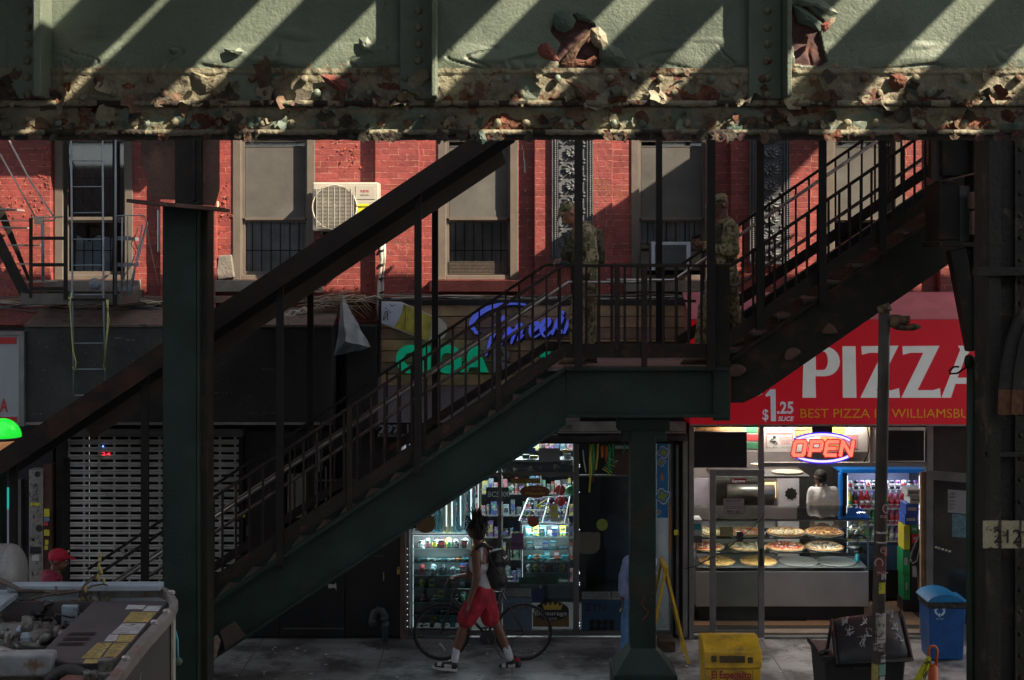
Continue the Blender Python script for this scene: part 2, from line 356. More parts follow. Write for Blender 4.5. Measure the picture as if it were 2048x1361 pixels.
for i,(x0,x1,yb) in enumerate(wins):
    fr,g=window(x0,x1,yb,437,shade=(i!=0),ac=(i==3))
    W2.append((fr,g));ia,ib,z0,zl,lo,zm,zt2,Yw=g
    s=MB();e=.1 if i!=1 else .2
    s.box(X(x0)-e,X(x1)+(.1 if i!=2 else .02),YF-.14,YF+.06,z0-.15,z0-.002)
    s.build('window_sill',sillm if i in(2,4) else sillg,fr,bevel=.01)
    # interior security bars (as seen through the panes)
    s=MB();n=7
    for k in range(1,n): 
        x=ia+(ib-ia)*k/n; s.box(x-.006,x+.006,Yw+.036,Yw+.042,lo+.02,zt2)
    for zz in (zl+.3,zm+.05,zm+.5): s.box(ia+.02,ib-.02,Yw+.043,Yw+.047,zz,zz+.012)
    s.build('security_bars',M['black'],fr)
    if i in(1,2,3):
        s=MB();nn=60
        for k in range(nn):
            xa=ia+.04+(ib-ia-.08)*k/nn;xb=ia+.04+(ib-ia-.08)*(k+1)/nn;ya=Yw+.056+.008*math.sin(k*1.3);yb2=Yw+.056+.008*math.sin((k+1)*1.3)
            s.add([(xa,ya,lo+.03),(xb,yb2,lo+.03),(xb,yb2,zm),(xa,ya,zm)],[(0,1,2,3)])
        s.build('curtain',curt,fr)
    if i in (0,):
        s=MB();s.box(ia+.05,ib-.05,Yw+.18,Yw+.19,zm+.05,zt2);s.build('dark_blind',mat('grey_blind',(.09,.085,.08),.8),fr)
        s=MB();s.add([(ia+.1,Yw+.06,zl+.03),(ib-.22,Yw+.06,zl+.03),(ib-.2,Yw+.085,zl+.46),(ib-.38,Yw+.075,zl+.5),(ia+.28,Yw+.075,zl+.42),(ia+.12,Yw+.08,zl+.5)],[(0,1,2,3,4,5)])
        s.build('plastic_sheet',mat('pale_plastic_sheet',(.42,.5,.55),.5,bump=.6,bscale=14),fr)
    if i==2:
        s=MB()
        for k in range(9): s.box(ia+.03,ib-.03,Yw+.0,Yw+.012,zl+.015+k*.018,zl+.022+k*.018)
        s.build('vent_grille',M['brown'],fr)
# broken plaster lump beside the second window's sill
s=MB();s.pprism([(437,512),(462,510),(468,555),(436,560),(433,545)],YF-.09,.085);o=s.build('plaster_lump',sillg,bld,bevel=.01)
# ---- terracotta ornament panels
terr=mat('grey_painted_terracotta',(.085,.09,.1),.5,var=.25,scale=9,bump=.3,bscale=70)
def ornament(x0,x1,ytop,ybot):
    s=MB();Y=YP-.05
    a,b=WX(x0,Y),WX(x1,Y);z0=WZ(ybot,Y);z1=WZ(ytop,Y)
    s.box(a,b,Y+.025,YP-.002,z0,z1)
    m=.075
    for p,q in ((a,a+.012),(a+m-.012,a+m),(b-m,b-m+.012),(b-.012,b)): s.box(p,q,Y,Y+.025,z0,z1)
    s.box(a,b,Y-.02,Y+.02,z0-.03,z0)
    z=z0+.02;k=0
    while z<z1:     # rope moulding both sides
        for cx in (a+m/2,b-m/2):
            s.tube([(cx-.022,Y+.018,z-.012),(cx,Y+.004,z),(cx+.022,Y+.018,z+.012)],[.006,.011,.006],5)
        z+=.026
    cw=(b-a-2*m);z=z0+.01;cnt=0
    L_=a+m;Rr=b-m;ch=.205
    while z+ch<z1+.3:
        cz=z+ch/2;cx=(L_+Rr)/2
        s.box(L_+.008,Rr-.008,Y+.02,Y+.026,z+.004,z+ch-.004)
        for t0 in range(10):    # leaf rosette, alternating with scrolls
            an=t0*PI/5+(.3 if cnt%2 else 0);ra=cw*.34 if cnt%2==0 else cw*.4;rb=.062 if cnt%2==0 else .075
            p0=(cx+.018*math.cos(an),Y+.012,cz+.018*math.sin(an));p1=(cx+ra*.6*math.cos(an+.15),Y-.004,cz+rb*.75*math.sin(an+.15));p2=(cx+ra*math.cos(an+.4),Y+.016,cz+rb*1.15*math.sin(an+.4))
            s.tube([p0,p1,p2],[.008,.017,.006],5)
        s.ell((cx,Y+.006,cz),.026,.02,.026,8,6)
        for sx_ in(-1,1):
            for sz_ in(-1,1): s.ell((cx+sx_*cw*.4,Y+.014,cz+sz_*ch*.4),.02,.012,.016,6,4)
        z+=ch;cnt+=1
    return s.build('terracotta_panel',terr,bld,smooth=False)
ornament(1104,1186,200,524);ornament(1500,1580,200,524)
# white drip streaks on the brick
s=MB()
for x,y0,y1,wd in ((1047,302,322,2.5),(1049,318,346,3.5),(1050,378,384,1.5),(1044,290,300,1.5)):
    s.pprism([(x-wd/3,y0),(x+wd/3,y0),(x+wd/2+1,y1),(x-wd/2+1,y1)],YF-.004,.003)
s.build('paint_drip',M['white'],bld)
# peeling paint flakes on brick: small curled chips with dark undersides
flk=mat('peeling_red_chip',(.36,.075,.05),.6);flk2=mat('bare_brick_chip',(.16,.045,.025),.9)
s=MB()
def chip(s,cx,cy,Y,sz,m):
    n=rnd.randint(5,7);a=rnd.uniform(0,6);p=[]
    tx,tz=rnd.uniform(-.7,.7),rnd.uniform(-.9,.2)
    for k in range(n):
        r=sz*rnd.uniform(.5,1.2);u=r*math.cos(a+k*2*PI/n);v=r*math.sin(a+k*2*PI/n)*1.1
        p.append((cx+u,Y-.004-abs(tx*u+tz*v)*.8,cy+v))
    s.add(p,[tuple(range(n))],m)
for (px,py,sx,sy,n) in ((85,330,16,22,34),(60,380,40,40,50),(30,410,25,16,26),(20,560,18,30,22),(690,300,22,12,26),(700,320,16,16,16),(445,400,14,22,34),(440,470,8,22,10),(680,575,30,6,20),(1098,540,12,14,18),(1213,463,6,14,16),(1205,500,10,14,10),(1480,530,14,14,16),(446,540,8,20,12),(425,560,20,20,14),(1140,560,60,10,10)):
    for k in range(n):
        x=rnd.gauss(px,sx);y=rnd.gauss(py,sy)
        Yc=YP if (1069<x<1225 or 1462<x<1622 or x<101 or 750<x<838) else YF
        c=W(x,y,Yc)
        chip(s,c.x,c.z,Yc-.003,rnd.uniform(.006,.022),rnd.choice((0,0,1)))
s.build('peeling_paint',[flk,flk2],bld)
# loose mortar rubble ledge / cornice under the brick wall
ledge=mat('crumbling_ledge',(.13,.1,.08),.9,var=.4,scale=8,bump=.8,bscale=20,col2=(.28,.06,.04),c2lo=.5,c2hi=.6)
s=MB();s.box(-9.5,9.5,YF-.02,YF+.28,WZ(655,YF),WZ(648,YF))
s.box(-9.5,9.5,YF-.13,YF-.002,WZ(606,YF),WZ(592,YF));s.build('stone_ledge',ledge,bld,bevel=.01)
# ================================================================ ELEVATED RAILWAY GIRDER (near, peeling paint)
YG=6.30
paint=mat('sage_green_girder_paint',(.14,.175,.135),.5,var=.25,scale=2.2,bump=.2,bscale=95,col2=(.065,.092,.07),c2lo=.55,c2hi=.75,c2scale=1.3)
def patina_mat():
    m=mat('weathered_girder_angle',(.2,.185,.125),.7,var=.3,scale=6,bump=.5,bscale=50,col2=(.11,.05,.028),c2lo=.58,c2hi=.62,c2scale=8)
    return m
angle=patina_mat()
rust=mat('flaking_rust',(.13,.05,.03),.9,var=.45,scale=14,bump=1.0,bscale=45,col2=(.3,.12,.05),c2lo=.62,c2hi=.7,c2scale=16)
under=mat('flange_grime',(.035,.028,.022),.9,var=.4,scale=10,bump=.8,bscale=35,col2=(.09,.05,.03),c2lo=.6,c2hi=.66,c2scale=14)
redp=mat('red_lead_primer',(.2,.06,.045),.75,var=.3,scale=20,bump=.4,bscale=60)
maroon=mat('old_maroon_undercoat',(.075,.035,.035),.8,var=.25,scale=8,bump=.3,bscale=40,col2=(.16,.06,.03),c2lo=.6,c2hi=.7,c2scale=6)
cream=mat('cream_paint_chip',(.27,.24,.17),.6,var=.15,scale=20,bump=.3,bscale=60)
tealc=mat('teal_paint_chip',(.07,.105,.088),.6,var=.2,scale=20)
umber=mat('brown_paint_chip',(.14,.085,.055),.8,var=.3,scale=20,bump=.4,bscale=60)
G=thing('elevated_railway_girder','riveted railway girder spanning the whole top of the photo, pale green paint peeling over rust','girder',(0,YG,WZ(270,YG)))
xa,xb=WX(-420,YG),WX(2460,YG)
# web sheet: displaced grid, blistered along its foot
def grid(x0,x1,z0,z1,nx,nz,fy,m=0,s=None):
    s=s or MB();vs=[];fs=[]
    for j in range(nz+1):
        z=z0+(z1-z0)*j/nz
        for i in range(nx+1):
            x=x0+(x1-x0)*i/nx; vs.append((x,fy(x,z),z))
    for j in range(nz):
        for i in range(nx):
            a=j*(nx+1)+i; fs.append((a,a+1,a+nx+2,a+nx+1))
    return s.add(vs,fs,m)
zA=WZ(141,YG);zB=WZ(206,YG)      # top and bottom of the upper angle's leg
holes=[[(1100,62),(1118,28),(1150,30),(1165,40),(1190,50),(1186,82),(1206,112),(1200,128),(1180,138),(1130,140),(1110,120),(1122,90)],
       [(1585,10),(1610,12),(1650,45),(1640,65),(1648,105),(1655,125),(1640,133),(1610,132),(1590,128),(1583,60)]]
def inpoly(x,y,P):
    c=False;n=len(P)
    for i in range(n):
        x1,y1=P[i];x2,y2=P[(i+1)%n]
        if (y1>y)!=(y2>y) and x<(x2-x1)*(y-y1)/(y2-y1)+x1: c=not c
    return c
def web_y(x,z):
    p=Vector((x*6,0,z*6)); h=z-zA
    y=YG-.0007*noise.noise(Vector((x*28,3,z*28)))-.0007*noise.noise(Vector((x*60,9,z*60)))
    if h<.2:      # blisters with cracks between them
        k=max(0,1-abs(h-.045)/.075)
        c=noise.noise(Vector((x*5,1,h*9)))
        d=abs(noise.noise(Vector((x*5.5+.8*noise.noise(Vector((x*3,5,h*16))),20,h*7))))
        y-= max(0,k)**.7*(.009+.012*c)*min(1,d*11)
        bl=noise.noise(Vector((x*3.7,31,h*11)))
        if bl>.35: y-=(bl-.35)*.05
    px=CX+x*F/YG;py=HY-(z-CZ)*F/YG
    for P in holes:
        if inpoly(px,py,P): y+=.016
    return y
s=grid(xa,xb,zA-.02,zA+.75,1500,128,web_y)
# faces inside the holes take the undercoat
for i,f in enumerate(s.f):
    c=(s.v[f[0]]+s.v[f[2]])/2;px=CX+c.x*F/YG;py=HY-(c.z-CZ)*F/YG
    j=3*noise.noise(Vector((px*.08,py*.08,1)))
    if inpoly(px+j,py+j,holes[0]) or inpoly(px+j,py+j,holes[1]): s.m[i]=1
    elif py>128+10*noise.noise(Vector((px*.03,7,0))) and noise.noise(Vector((px*.05,py*.05,5)))>.25: s.m[i]=2
s.build('web_plate',[paint,maroon,angle],G,smooth=True)
s=MB();s.box(xa,xb,YG+.02,YG+.035,zA+.7,7.4);s.box(xa,xb,YG-.18,YG+.2,7.4,7.44);s.build('top_flange',angle,G)
# upper angle vertical leg
def leg_y(x,z): return YG-.022-.007*noise.noise(Vector((x*9,1,z*9)))-.005*noise.noise(Vector((x*30,4,z*30)))-(.012 if z>zA-.02 else 0)*(.6+.5*noise.noise(Vector((x*3,0,0))))
s=grid(xa,xb,zB,zA+.006,1300,26,leg_y)
for i,f in enumerate(s.f):
    c=s.v[f[0]];
    v=noise.noise(Vector((c.x*3.2,2,c.z*9)))+.5*noise.noise(Vector((c.x*11,5,c.z*20)))
    d=(c.z-zB)/(zA-zB)
    if v>.42+.35*(d-.3): s.m[i]=1
    elif v<-.42-.1*d: s.m[i]=2
s.build('upper_angle',[angle,rust,paint],G,smooth=True)
# bottom flange plate
z0=zB
def wob(x,k=1,a=.006): return a*noise.noise(Vector((x*14,k,0)))+a*.6*noise.noise(Vector((x*45,k,3)))
s=MB();n=900;vs=[];fs=[]
for i in range(n+1):
    x=xa+(xb-xa)*i/n
    yf=YG-.055+wob(x,1,.006);zt=z0+.004+wob(x,2,.003);zl=z0-.02+wob(x,3,.007)
    vs+= [(x,YG-.02,zt+.002),(x,yf,zt),(x,yf,zl),(x,YG+.05,z0-.018+wob(x,4,.004)),(x,YG+.05,z0)]
for i in range(n):
    for k in range(4):
        a=i*5+k;fs.append((a,a+1,a+6,a+5))
s.add(vs,fs)
for i in range(len(s.f)):
    if i%4 in(0,1) and noise.noise(Vector((i*.013,0,0)))>-.05: s.m[i]=1
s.build('bottom_flange',[under,angle],G,smooth=True)
# lower hanging angle behind, with its own outstanding leg
YL=YG-.018; zC=WZ(264,YL); 
def low_y(x,z): return YL-.006*noise.noise(Vector((x*9,11,z*9)))-.005*noise.noise(Vector((x*30,14,z*30)))
s=grid(xa,xb,zC,z0+.01,1300,24,low_y)
for i,f in enumerate(s.f):
    c=s.v[f[0]];v=noise.noise(Vector((c.x*3.6,22,c.z*8)))+.5*noise.noise(Vector((c.x*13,25,c.z*20)))
    if v>.38: s.m[i]=1
    elif v<-.3: s.m[i]=2
s.build('lower_angle',[angle,rust,paint],G,smooth=True)
s=MB();vs=[];fs=[]
for i in range(n+1):
    x=xa+(xb-xa)*i/n
    yf=YL-.04+wob(x,5,.006);zt=zC+.006+wob(x,6,.003);zl=zC-.016+wob(x,7,.006)-.012*max(0,noise.noise(Vector((x*3.1,8,0))))
    vs+= [(x,YL-.0,zt+.002),(x,yf,zt),(x,yf,zl),(x,YL+.2,zC-.02+wob(x,9,.006)),(x,YL+.2,zC)]
for i in range(n):
    for k in range(4):
        a=i*5+k;fs.append((a,a+1,a+6,a+5))
s.add(vs,fs)
for i in range(len(s.f)):
    if i%4 in(0,1) and noise.noise(Vector((i*.011,7,0)))>-.1: s.m[i]=1
s.build('lower_flange',[under,angle],G,smooth=True)
# stiffeners
for px in (-690,70,867,1578,2330):
    s=MB();x=WX(px,YG-.15);g=.008
    s.box(x-g,x+g+ (.018 if px<400 else .004),YG-.15,YG-.004,z0+.012,7.4)
    s.box(x-.15,x-g-.001,YG-.034,YG-.012,z0+.012,7.4)
    o=s.build('stiffener',[paint],G,bevel=.004)
    for k in range(9):
        q=MB();zc=WZ(190-33*k,YG);q.ell((x-.07,YG-.036,zc),.018,.013,.018,10,6);q.build('rivet',angle,o,smooth=True)
# rivets
def rivets(pts,Y,r=.02):
    for px,py in pts:
        q=MB();q.ell(W(px+rnd.uniform(-2,2),py+rnd.uniform(-1,1),Y),r*rnd.uniform(.85,1.1),r*.85,r*rnd.uniform(.85,1.1),12,8)
        q.build('rivet',rnd.choice((angle,angle,paint,umber)),G,smooth=True)
pts=[];
for k in range(-1,22):
    b=-15+k*102
    if all(abs(b-q)>38 for q in(70,867,1578)): pts.append((b+10,158))
    b2=b+52-6
    if all(abs(b2-q)>24 for q in(70,867,1578)): pts.append((b2-8,187))
rivets(pts,YG-.034,.018)
rivets([(-30+k*78+12*math.sin(k*2.1),247) for k in range(0,27)],YL-.012,.018)
# peeling flakes, curled away from the steel: every sheet its own curl
def flake(s,c,size,m,asp=1.0,curl=1.0,tilt=0.0,lean=0.0,ang=None,jag=.42):
    """c: world point on the surface; curls towards the camera about an axis at angle ang"""
    ang=rnd.uniform(0,2*PI) if ang is None else ang;curl=max(.12,curl*.72)
    n=rnd.randint(9,14);ring=3;vs=[(0,0)];fs=[];rr=[rnd.uniform(1-jag,1+jag*.7) for _ in range(n)]
    for k in range(1,ring+1):
        for j in range(n):
            a=2*PI*j/n;q=k/ring;vs.append((size*q*rr[j]*math.cos(a),size*asp*q*rr[j]*math.sin(a)))
    P=[]
    for u,v in vs:
        # bend along u: arc
        uu=u+size
        th=curl*uu/(size*2)*1.5
        r=size*2/(1.5*curl) if abs(curl)>.01 else 1e3
        du=r*math.sin(th);dy=r*(1-math.cos(th))
        du-=size
        dy+=.004+.006*noise.noise(Vector((u*40,v*40,c.x*9)))+lean*v
        x=du*math.cos(ang)-v*math.sin(ang);z=du*math.sin(ang)+v*math.cos(ang)
        P.append((c.x+x,c.y-dy,c.z+z))
    for j in range(n): fs.append((0,1+j,1+(j+1)%n))
    for k in range(ring-1):
        for j in range(n):
            a=1+k*n+j;b=1+k*n+(j+1)%n;fs.append((a,b,b+n,a+n))
    s.add(P,fs,m)
grime=mat('dark_paint_scale',(.055,.048,.036),.85,var=.4,scale=20,bump=.4,bscale=60)
FM=[paint,cream,umber,maroon,redp,tealc,rust,angle,grime]
s=MB()
for i in range(120):     # along the upper angle and its foot
    px=rnd.uniform(-20,2060);py=rnd.choice((rnd.gauss(196,7),rnd.uniform(145,203),rnd.gauss(200,4)))
    if noise.noise(Vector((px*.006,3,0)))<-.25 and py<190: continue
    flake(s,W(px,py,YG-.03),rnd.uniform(.014,.05)*(1.35 if rnd.random()<.3 else 1),rnd.choice((1,2,2,8,8,0,7,7,6,8)),rnd.uniform(.5,1.1),rnd.uniform(.3,1.5))
for i in range(120):
    px=rnd.uniform(-20,2060);py=rnd.uniform(228,262)
    flake(s,W(px,py,YL-.008),rnd.uniform(.012,.042),rnd.choice((0,1,5,2,2,8,7,8,6,7,8)),rnd.uniform(.5,1.1),rnd.uniform(.3,1.5))
for i in range(90):      # hanging from the lower edge
    px=rnd.uniform(-20,2060) if i>40 else rnd.choice((rnd.gauss(780,25),rnd.gauss(950,22),rnd.gauss(1430,40),rnd.gauss(1250,30),rnd.gauss(2020,20)))
    flake(s,W(px,272+rnd.uniform(0,4),YL-.055),rnd.uniform(.012,.026),rnd.choice((2,8,6,8,3,8)),rnd.uniform(.6,1.2),rnd.uniform(.0,.5),ang=rnd.uniform(-.3,.3))
for i in range(60):      # bits standing on the ledge of the bottom flange
    px=rnd.uniform(-20,2060)
    flake(s,W(px,rnd.uniform(202,212),YG-.075),rnd.uniform(.006,.014),rnd.choice((2,7,6,1)),rnd.uniform(.5,1),.4)
# the large specific sheets seen in the photo
def sheet(pts,Y,m,bow=.03,edge=None):
    """outline in photo pixels; bows towards the camera; edge: index range whose rim curls out"""
    c=(sum(p[0] for p in pts)/len(pts),sum(p[1] for p in pts)/len(pts));n=len(pts);ring=4
    vs=[];fs=[]
    cc=W(*c,Y);vs.append((cc.x,Y-bow,cc.z))
    for k in range(1,ring+1):
        q=k/ring
        for j,(a,b) in enumerate(pts):
            w_=W(c[0]+(a-c[0])*q,c[1]+(b-c[1])*q,Y)
            lift=bow*(1-q*q)
            if edge and j in edge: lift+=.05*q*q
            vs.append((w_.x,Y-lift-.004,w_.z))
    for j in range(n): fs.append((0,1+j,1+(j+1)%n))
    for k in range(ring-1):
        for j in range(n):
            a=1+k*n+j;b=1+k*n+(j+1)%n;fs.append((a,b,b+n,a+n))
    s.add(vs,fs,m)
sheet([(1075,98),(1082,88),(1094,86),(1108,100),(1119,122),(1110,124),(1092,120),(1078,112)],YG-.07,4,.015)
sheet([(1108,28),(1125,22),(1142,26),(1152,42),(1145,58),(1128,66),(1112,60),(1104,45)],YG-.008,5,.014)
sheet([(1152,24),(1172,26),(1186,42),(1170,44),(1155,40)],YG-.006,5,.01)
sheet([(1182,58),(1198,54),(1212,68),(1216,88),(1206,98),(1190,94),(1180,80)],YG-.02,1,.022)
sheet([(1186,55),(1190,62),(1160,98),(1148,122),(1132,130),(1122,126),(1140,100),(1165,72)],YG-.012,2,.02)
sheet([(1122,128),(1150,118),(1175,122),(1188,112),(1196,118),(1190,136),(1160,142),(1130,142)],YG-.012,6,.018)
sheet([(1130,160),(1160,166),(1178,172),(1186,190),(1172,200),(1154,192),(1148,178)],YG-.045,2,.018)
sheet([(1586,12),(1600,12),(1625,30),(1645,48),(1640,64),(1620,54),(1595,46)],YG-.012,5,.018)
sheet([(1645,50),(1660,38),(1672,34),(1668,46),(1655,60),(1645,68)],YG-.05,1,.01)
sheet([(1640,50),(1662,38),(1658,58),(1646,66)],YG-.055,4,.01)
sheet([(1585,-5),(1640,-5),(1678,28),(1660,34),(1620,12),(1600,14)],YG-.02,0,.02)
sheet([(718,76),(735,74),(744,88),(742,104),(728,106),(718,96)],YG-.012,0,.016)
sheet([(448,98),(480,96),(488,104),(478,112),(462,112),(450,106)],YG-.012,0,.02)
sheet([(336,98),(352,96),(362,102),(352,110),(342,108)],YG-.012,0,.02)
sheet([(1198,96),(1216,88),(1240,98),(1252,118),(1236,132),(1210,130),(1198,118)],YG-.01,0,.025)
sheet([(640,150),(668,150),(692,162),(700,178),(680,184),(660,172),(650,165)],YG-.04,4,.02)
sheet([(380,142),(402,148),(420,156),(438,150),(455,146),(448,160),(430,178),(412,186),(398,178),(385,160)],YG-.025,7,.02)
sheet([(955,262),(968,264),(974,282),(965,290),(952,284)],YL-.065,5,.02)
sheet([(1780,150),(1800,146),(1815,158),(1808,176),(1790,182),(1776,168)],YG-.03,6,.03)
s.build('peeling_paint',FM,G,smooth=False)

# ================================================================ second girder line and its columns (further back)
YC=14.0
G2=thing('far_column','green painted riveted steel column standing left of the stairs with flared rusty capital','column',W(367,1361,YC)-Vector((0,0,.1)))
def P(s,a,b,c,d,Y,dd,m=0): return s.pbox(a,b,c,d,Y,dd,m)
cap_rust=mat('brown_rusted_capital',(.1,.05,.035),.75,var=.35,scale=4,bump=.4,bscale=30,col2=(.045,.025,.018),c2lo=.5,c2hi=.62,c2scale=3)
s=MB();P(s,327,393,412,1700,YC,.34);P(s,393.5,399,412,1700,YC-.012,.36);s.build('column_shaft',M['el_green'],G2,bevel=.006)
s=MB();P(s,399.5,415,412,1700,YC+.05,.3);P(s,325,327,412,1700,YC+.1,.12);s.build('column_flange',M['el_dark'],G2,bevel=.004)
s=MB();s.bar(W(270,404,YC-.12),W(447,420,YC-.12),.62,.035,0,up=(0,0,1));s.build('cap_plate',cap_rust,G2)
s=MB();s.pprism([(283,255),(350,255),(350,400),(303,398),(290,345),(281,330)],YC-.05,.06);s.pprism([(403,255),(437,255),(437,378),(428,412),(403,410)],YC-.05,.06);s.build('bracket_plate',cap_rust,G2)
s=MB();P(s,350,402,250,410,YC-.14,.12);P(s,384,389,250,400,YC-.19,.05);s.build('web_post',M['el_dark'],G2)
# ---- right hand column, nearer
YR=12.0
G3=thing('near_column','dark rust streaked steel column at the right edge carrying the 212 number plate','column',(WX(2040,YR),YR+.3,-.12))
rot=mat('dark_rusty_column',(.013,.012,.009),.75,var=.5,scale=3,bump=.5,bscale=25,col2=(.06,.045,.03),c2lo=.56,c2hi=.63,c2scale=3.2)
s=MB();P(s,1985,2180,250,1800,YR+.08,.46);s.build('column_shaft',rot,G3)
s=MB();P(s,1978,2001,250,1800,YR-.02,.09);P(s,2030,2035,250,1800,YR+.04,.04);s.build('corner_angle',rot,G3,bevel=.004)
s=MB();P(s,1955,2100,535,552,YR-.06,.14);P(s,1970,2110,905,915,YR+.03,.05);s.build('splice_plate',rot,G3,bevel=.004)
for px in(1991,2041):
    for k in range(26): 
        q=MB();q.ell(W(px,300+k*44,YR+.08),.02,.014,.02,8,5);q.build('rivet',rot,G3,smooth=True)
yl=mat('weathered_number_plate',(.33,.3,.19),.7,var=.2,scale=8,bump=.4,bscale=40,col2=(.06,.035,.02),c2lo=.56,c2hi=.6,c2scale=16)
s=MB();P(s,1966,2062,1042,1097,YR-.03,.008);np_=s.build('number_plate',yl,G3)
s=MB();s.text('212',1987,1086,28,YR-.031,wid=56,bold=.01);s.build('lettering',M['black'],np_)
s=MB();P(s,1998,2003,1042,1097,YR-.04,.006);P(s,2040,2043,1042,1097,YR-.04,.006);s.build('strap',rot,np_)
# curved guard leaning on the column
s=MB();pts=[(2060,600),(2030,640),(2016,680),(2006,730),(2001,780),(1999,830)]
for o_,m_ in((0,0),(24,0)):
    for a,b in zip(pts,pts[1:]):
        s.pprism([(a[0]+o_,a[1]),(b[0]+o_,b[1]),(b[0]+o_+22,b[1]),(a[0]+o_+22,a[1])],YR-.12-o_*.0008,.05,1 if b[1]>800 else 0)
s.build('curved_guard',[rot,mat('orange_rust',(.11,.045,.02),.9,var=.4,scale=20)],G3)
# stair-house framing between the column and the stairs
YB=14.6
H=thing('stair_header_frame','dark boxed steel framing with rust edged panel where the upper stairs meet the right column','steel frame',W(1910,700,YB))
s=MB();P(s,1885,1946,250,352,YB,.5);P(s,1947,1962,250,700,YB-.1,.3);P(s,1878,1918,366,480,YB-.05,.5);P(s,1878,1950,484,494,YB-.12,.6);s.build('box_frame',M['el_dark'],H,bevel=.006)
s=MB();P(s,1868,1885,255,362,YB+.1,.1);s.build('side_plate',mat('greyish_brown_plate',(.075,.06,.06),.7,var=.2,scale=4),H)
s=MB();s.bar(W(1886,362,YB-.02),W(1944,348,YB-.02),.3,.016);s.build('ledge_plate',cap_rust,H)
s=MB();P(s,1919,1940,372,482,YB-.02,.1);s.build('grey_panel',mat('grey_green_panel',(.06,.065,.06),.6,var=.2,scale=4),H)
s=MB();P(s,1941,1958,384,418,YB-.2,.1);P(s,1943,1962,422,470,YB-.2,.08);s.build('junction_box',cap_rust,H,bevel=.008)
s=MB();s.bar(W(1912,500,YB),W(1950,700,YB),.16,.16,up=(0,1,0));s.bar(W(1938,500,YB),W(1962,600,YB),.06,.1,up=(0,1,0));s.build('knee_brace',M['el_dark'],H)
# green conduit beside the column
s=MB();s.tube([W(1944,735,12.6),W(1943,1000,12.6),W(1944,1700,12.6)],.045,14);tag(s.build('conduit_pipe',mat('dark_green_conduit',(.012,.03,.018),.5,var=.3,scale=5,bump=.1,bscale=50),smooth=True),'dark green vertical pipe standing just left of the rusty 212 column','pipe')
s=thing('entrance_floodlight','small round floodlight on a looped bracket clamped beside the right column','floodlight',W(1935,725,12.7))
q=MB();q.lathe([(.03,0),(.055,.01),(.062,.05),(.03,.1)],W(1930,724,12.6),14,axis='x');q.build('lamp_head',M['el_dark'],s,smooth=True)
q=MB();pp=[W(1955,717,12.6),W(1935,733,12.6),W(1915,747,12.6),W(1900,748,12.6),W(1898,742,12.6),W(1908,734,12.6),W(1918,734,12.6)];q.tube(pp,.009,6);q.build('bracket',M['el_dark'],s,smooth=True)
# ================================================================ STATION STAIRS
YN=15.4; YFS=16.9; ZL=3.6
kn=K(YN)
ST=thing('station_staircase','dark green steel station stairs with landing, brown railings and slim posts crossing the picture','staircase',(0,YN,0))
lowS=.665;upS=.685
def lowz(px,py0): return lambda x: py0+(1130-x)*lowS    # helper for pixel lines
# stringers (near)
s=MB();s.pprism([(1132,739),(1132,850),(92,1541),(92,1431)],YN,.03);s.pprism([(1132,733),(1132,741),(92,1433),(92,1425)],YN-.07,.17);s.pprism([(1132,846),(1132,852),(92,1543),(92,1537)],YN-.05,.13)
s.build('lower_stringer',M['el_green'],ST)
s=MB();P(s,1132.5,1455,742,833,YN-.01,.035);P(s,1132.5,1455,735,742,YN-.09,.18);P(s,1132.5,1455,829,836,YN-.07,.16);P(s,1426,1461,741,842,YN-.045,.034);s.build('landing_girder',M['el_green'],ST,bevel=.004)
xe=2120
s=MB();s.pprism([(1462,722),(xe,722-(xe-1462)*upS),(xe,805-(xe-1478)*.67),(1520,790),(1487,806),(1462,806)],YN+.03,.03);s.pprism([(1462,716),(xe,716-(xe-1462)*upS),(xe,723-(xe-1462)*upS),(1462,723)],YN-.04,.16);s.build('upper_stringer',M['el_dark'],ST)
# far stringers, same heights in the world
def far(p): return W(p[0],p[1],YN)   # world point computed at near plane, reused behind
def fprism(s,pts,Y0,d,dx=0,m=0): s.prism([(WX(a,YN)+dx,WZ(b,YN)) for a,b in pts],Y0,Y0+d,m)
s=MB();fprism(s,[(1132,739),(1132,850),(92,1541),(92,1431)],YFS,.03,-.2);fprism(s,[(1132,733),(1132,741),(92,1433),(92,1425)],YFS-.06,.12,-.2);s.build('lower_stringer',M['el_green'],ST)
s=MB();fprism(s,[(1093,741),(1400,741),(1400,833),(1093,833)],YFS,.03);s.build('landing_girder',M['el_green'],ST)
s=MB();fprism(s,[(1401,730),(xe,730-(xe-1401)*upS),(xe,810-(xe-1401)*upS),(1401,810)],YFS,.03);fprism(s,[(1401,724),(xe,724-(xe-1401)*upS),(xe,730-(xe-1401)*upS),(1401,730)],YFS-.06,.12);s.build('upper_stringer',M['el_green'],ST)
# landing floor
floorm=mat('worn_landing_plate',(.2,.13,.12),.6,var=.2,scale=6,bump=.3,bscale=60)
s=MB();s.box(WX(1095,YN),WX(1455,YN),YN+.031,YFS-.002,ZL-.04,ZL);s.build('landing_floor',floorm,ST)
for px,Yp,wd in ((1148,YN+.3,.07),(1450,YN+.3,.07)): pass
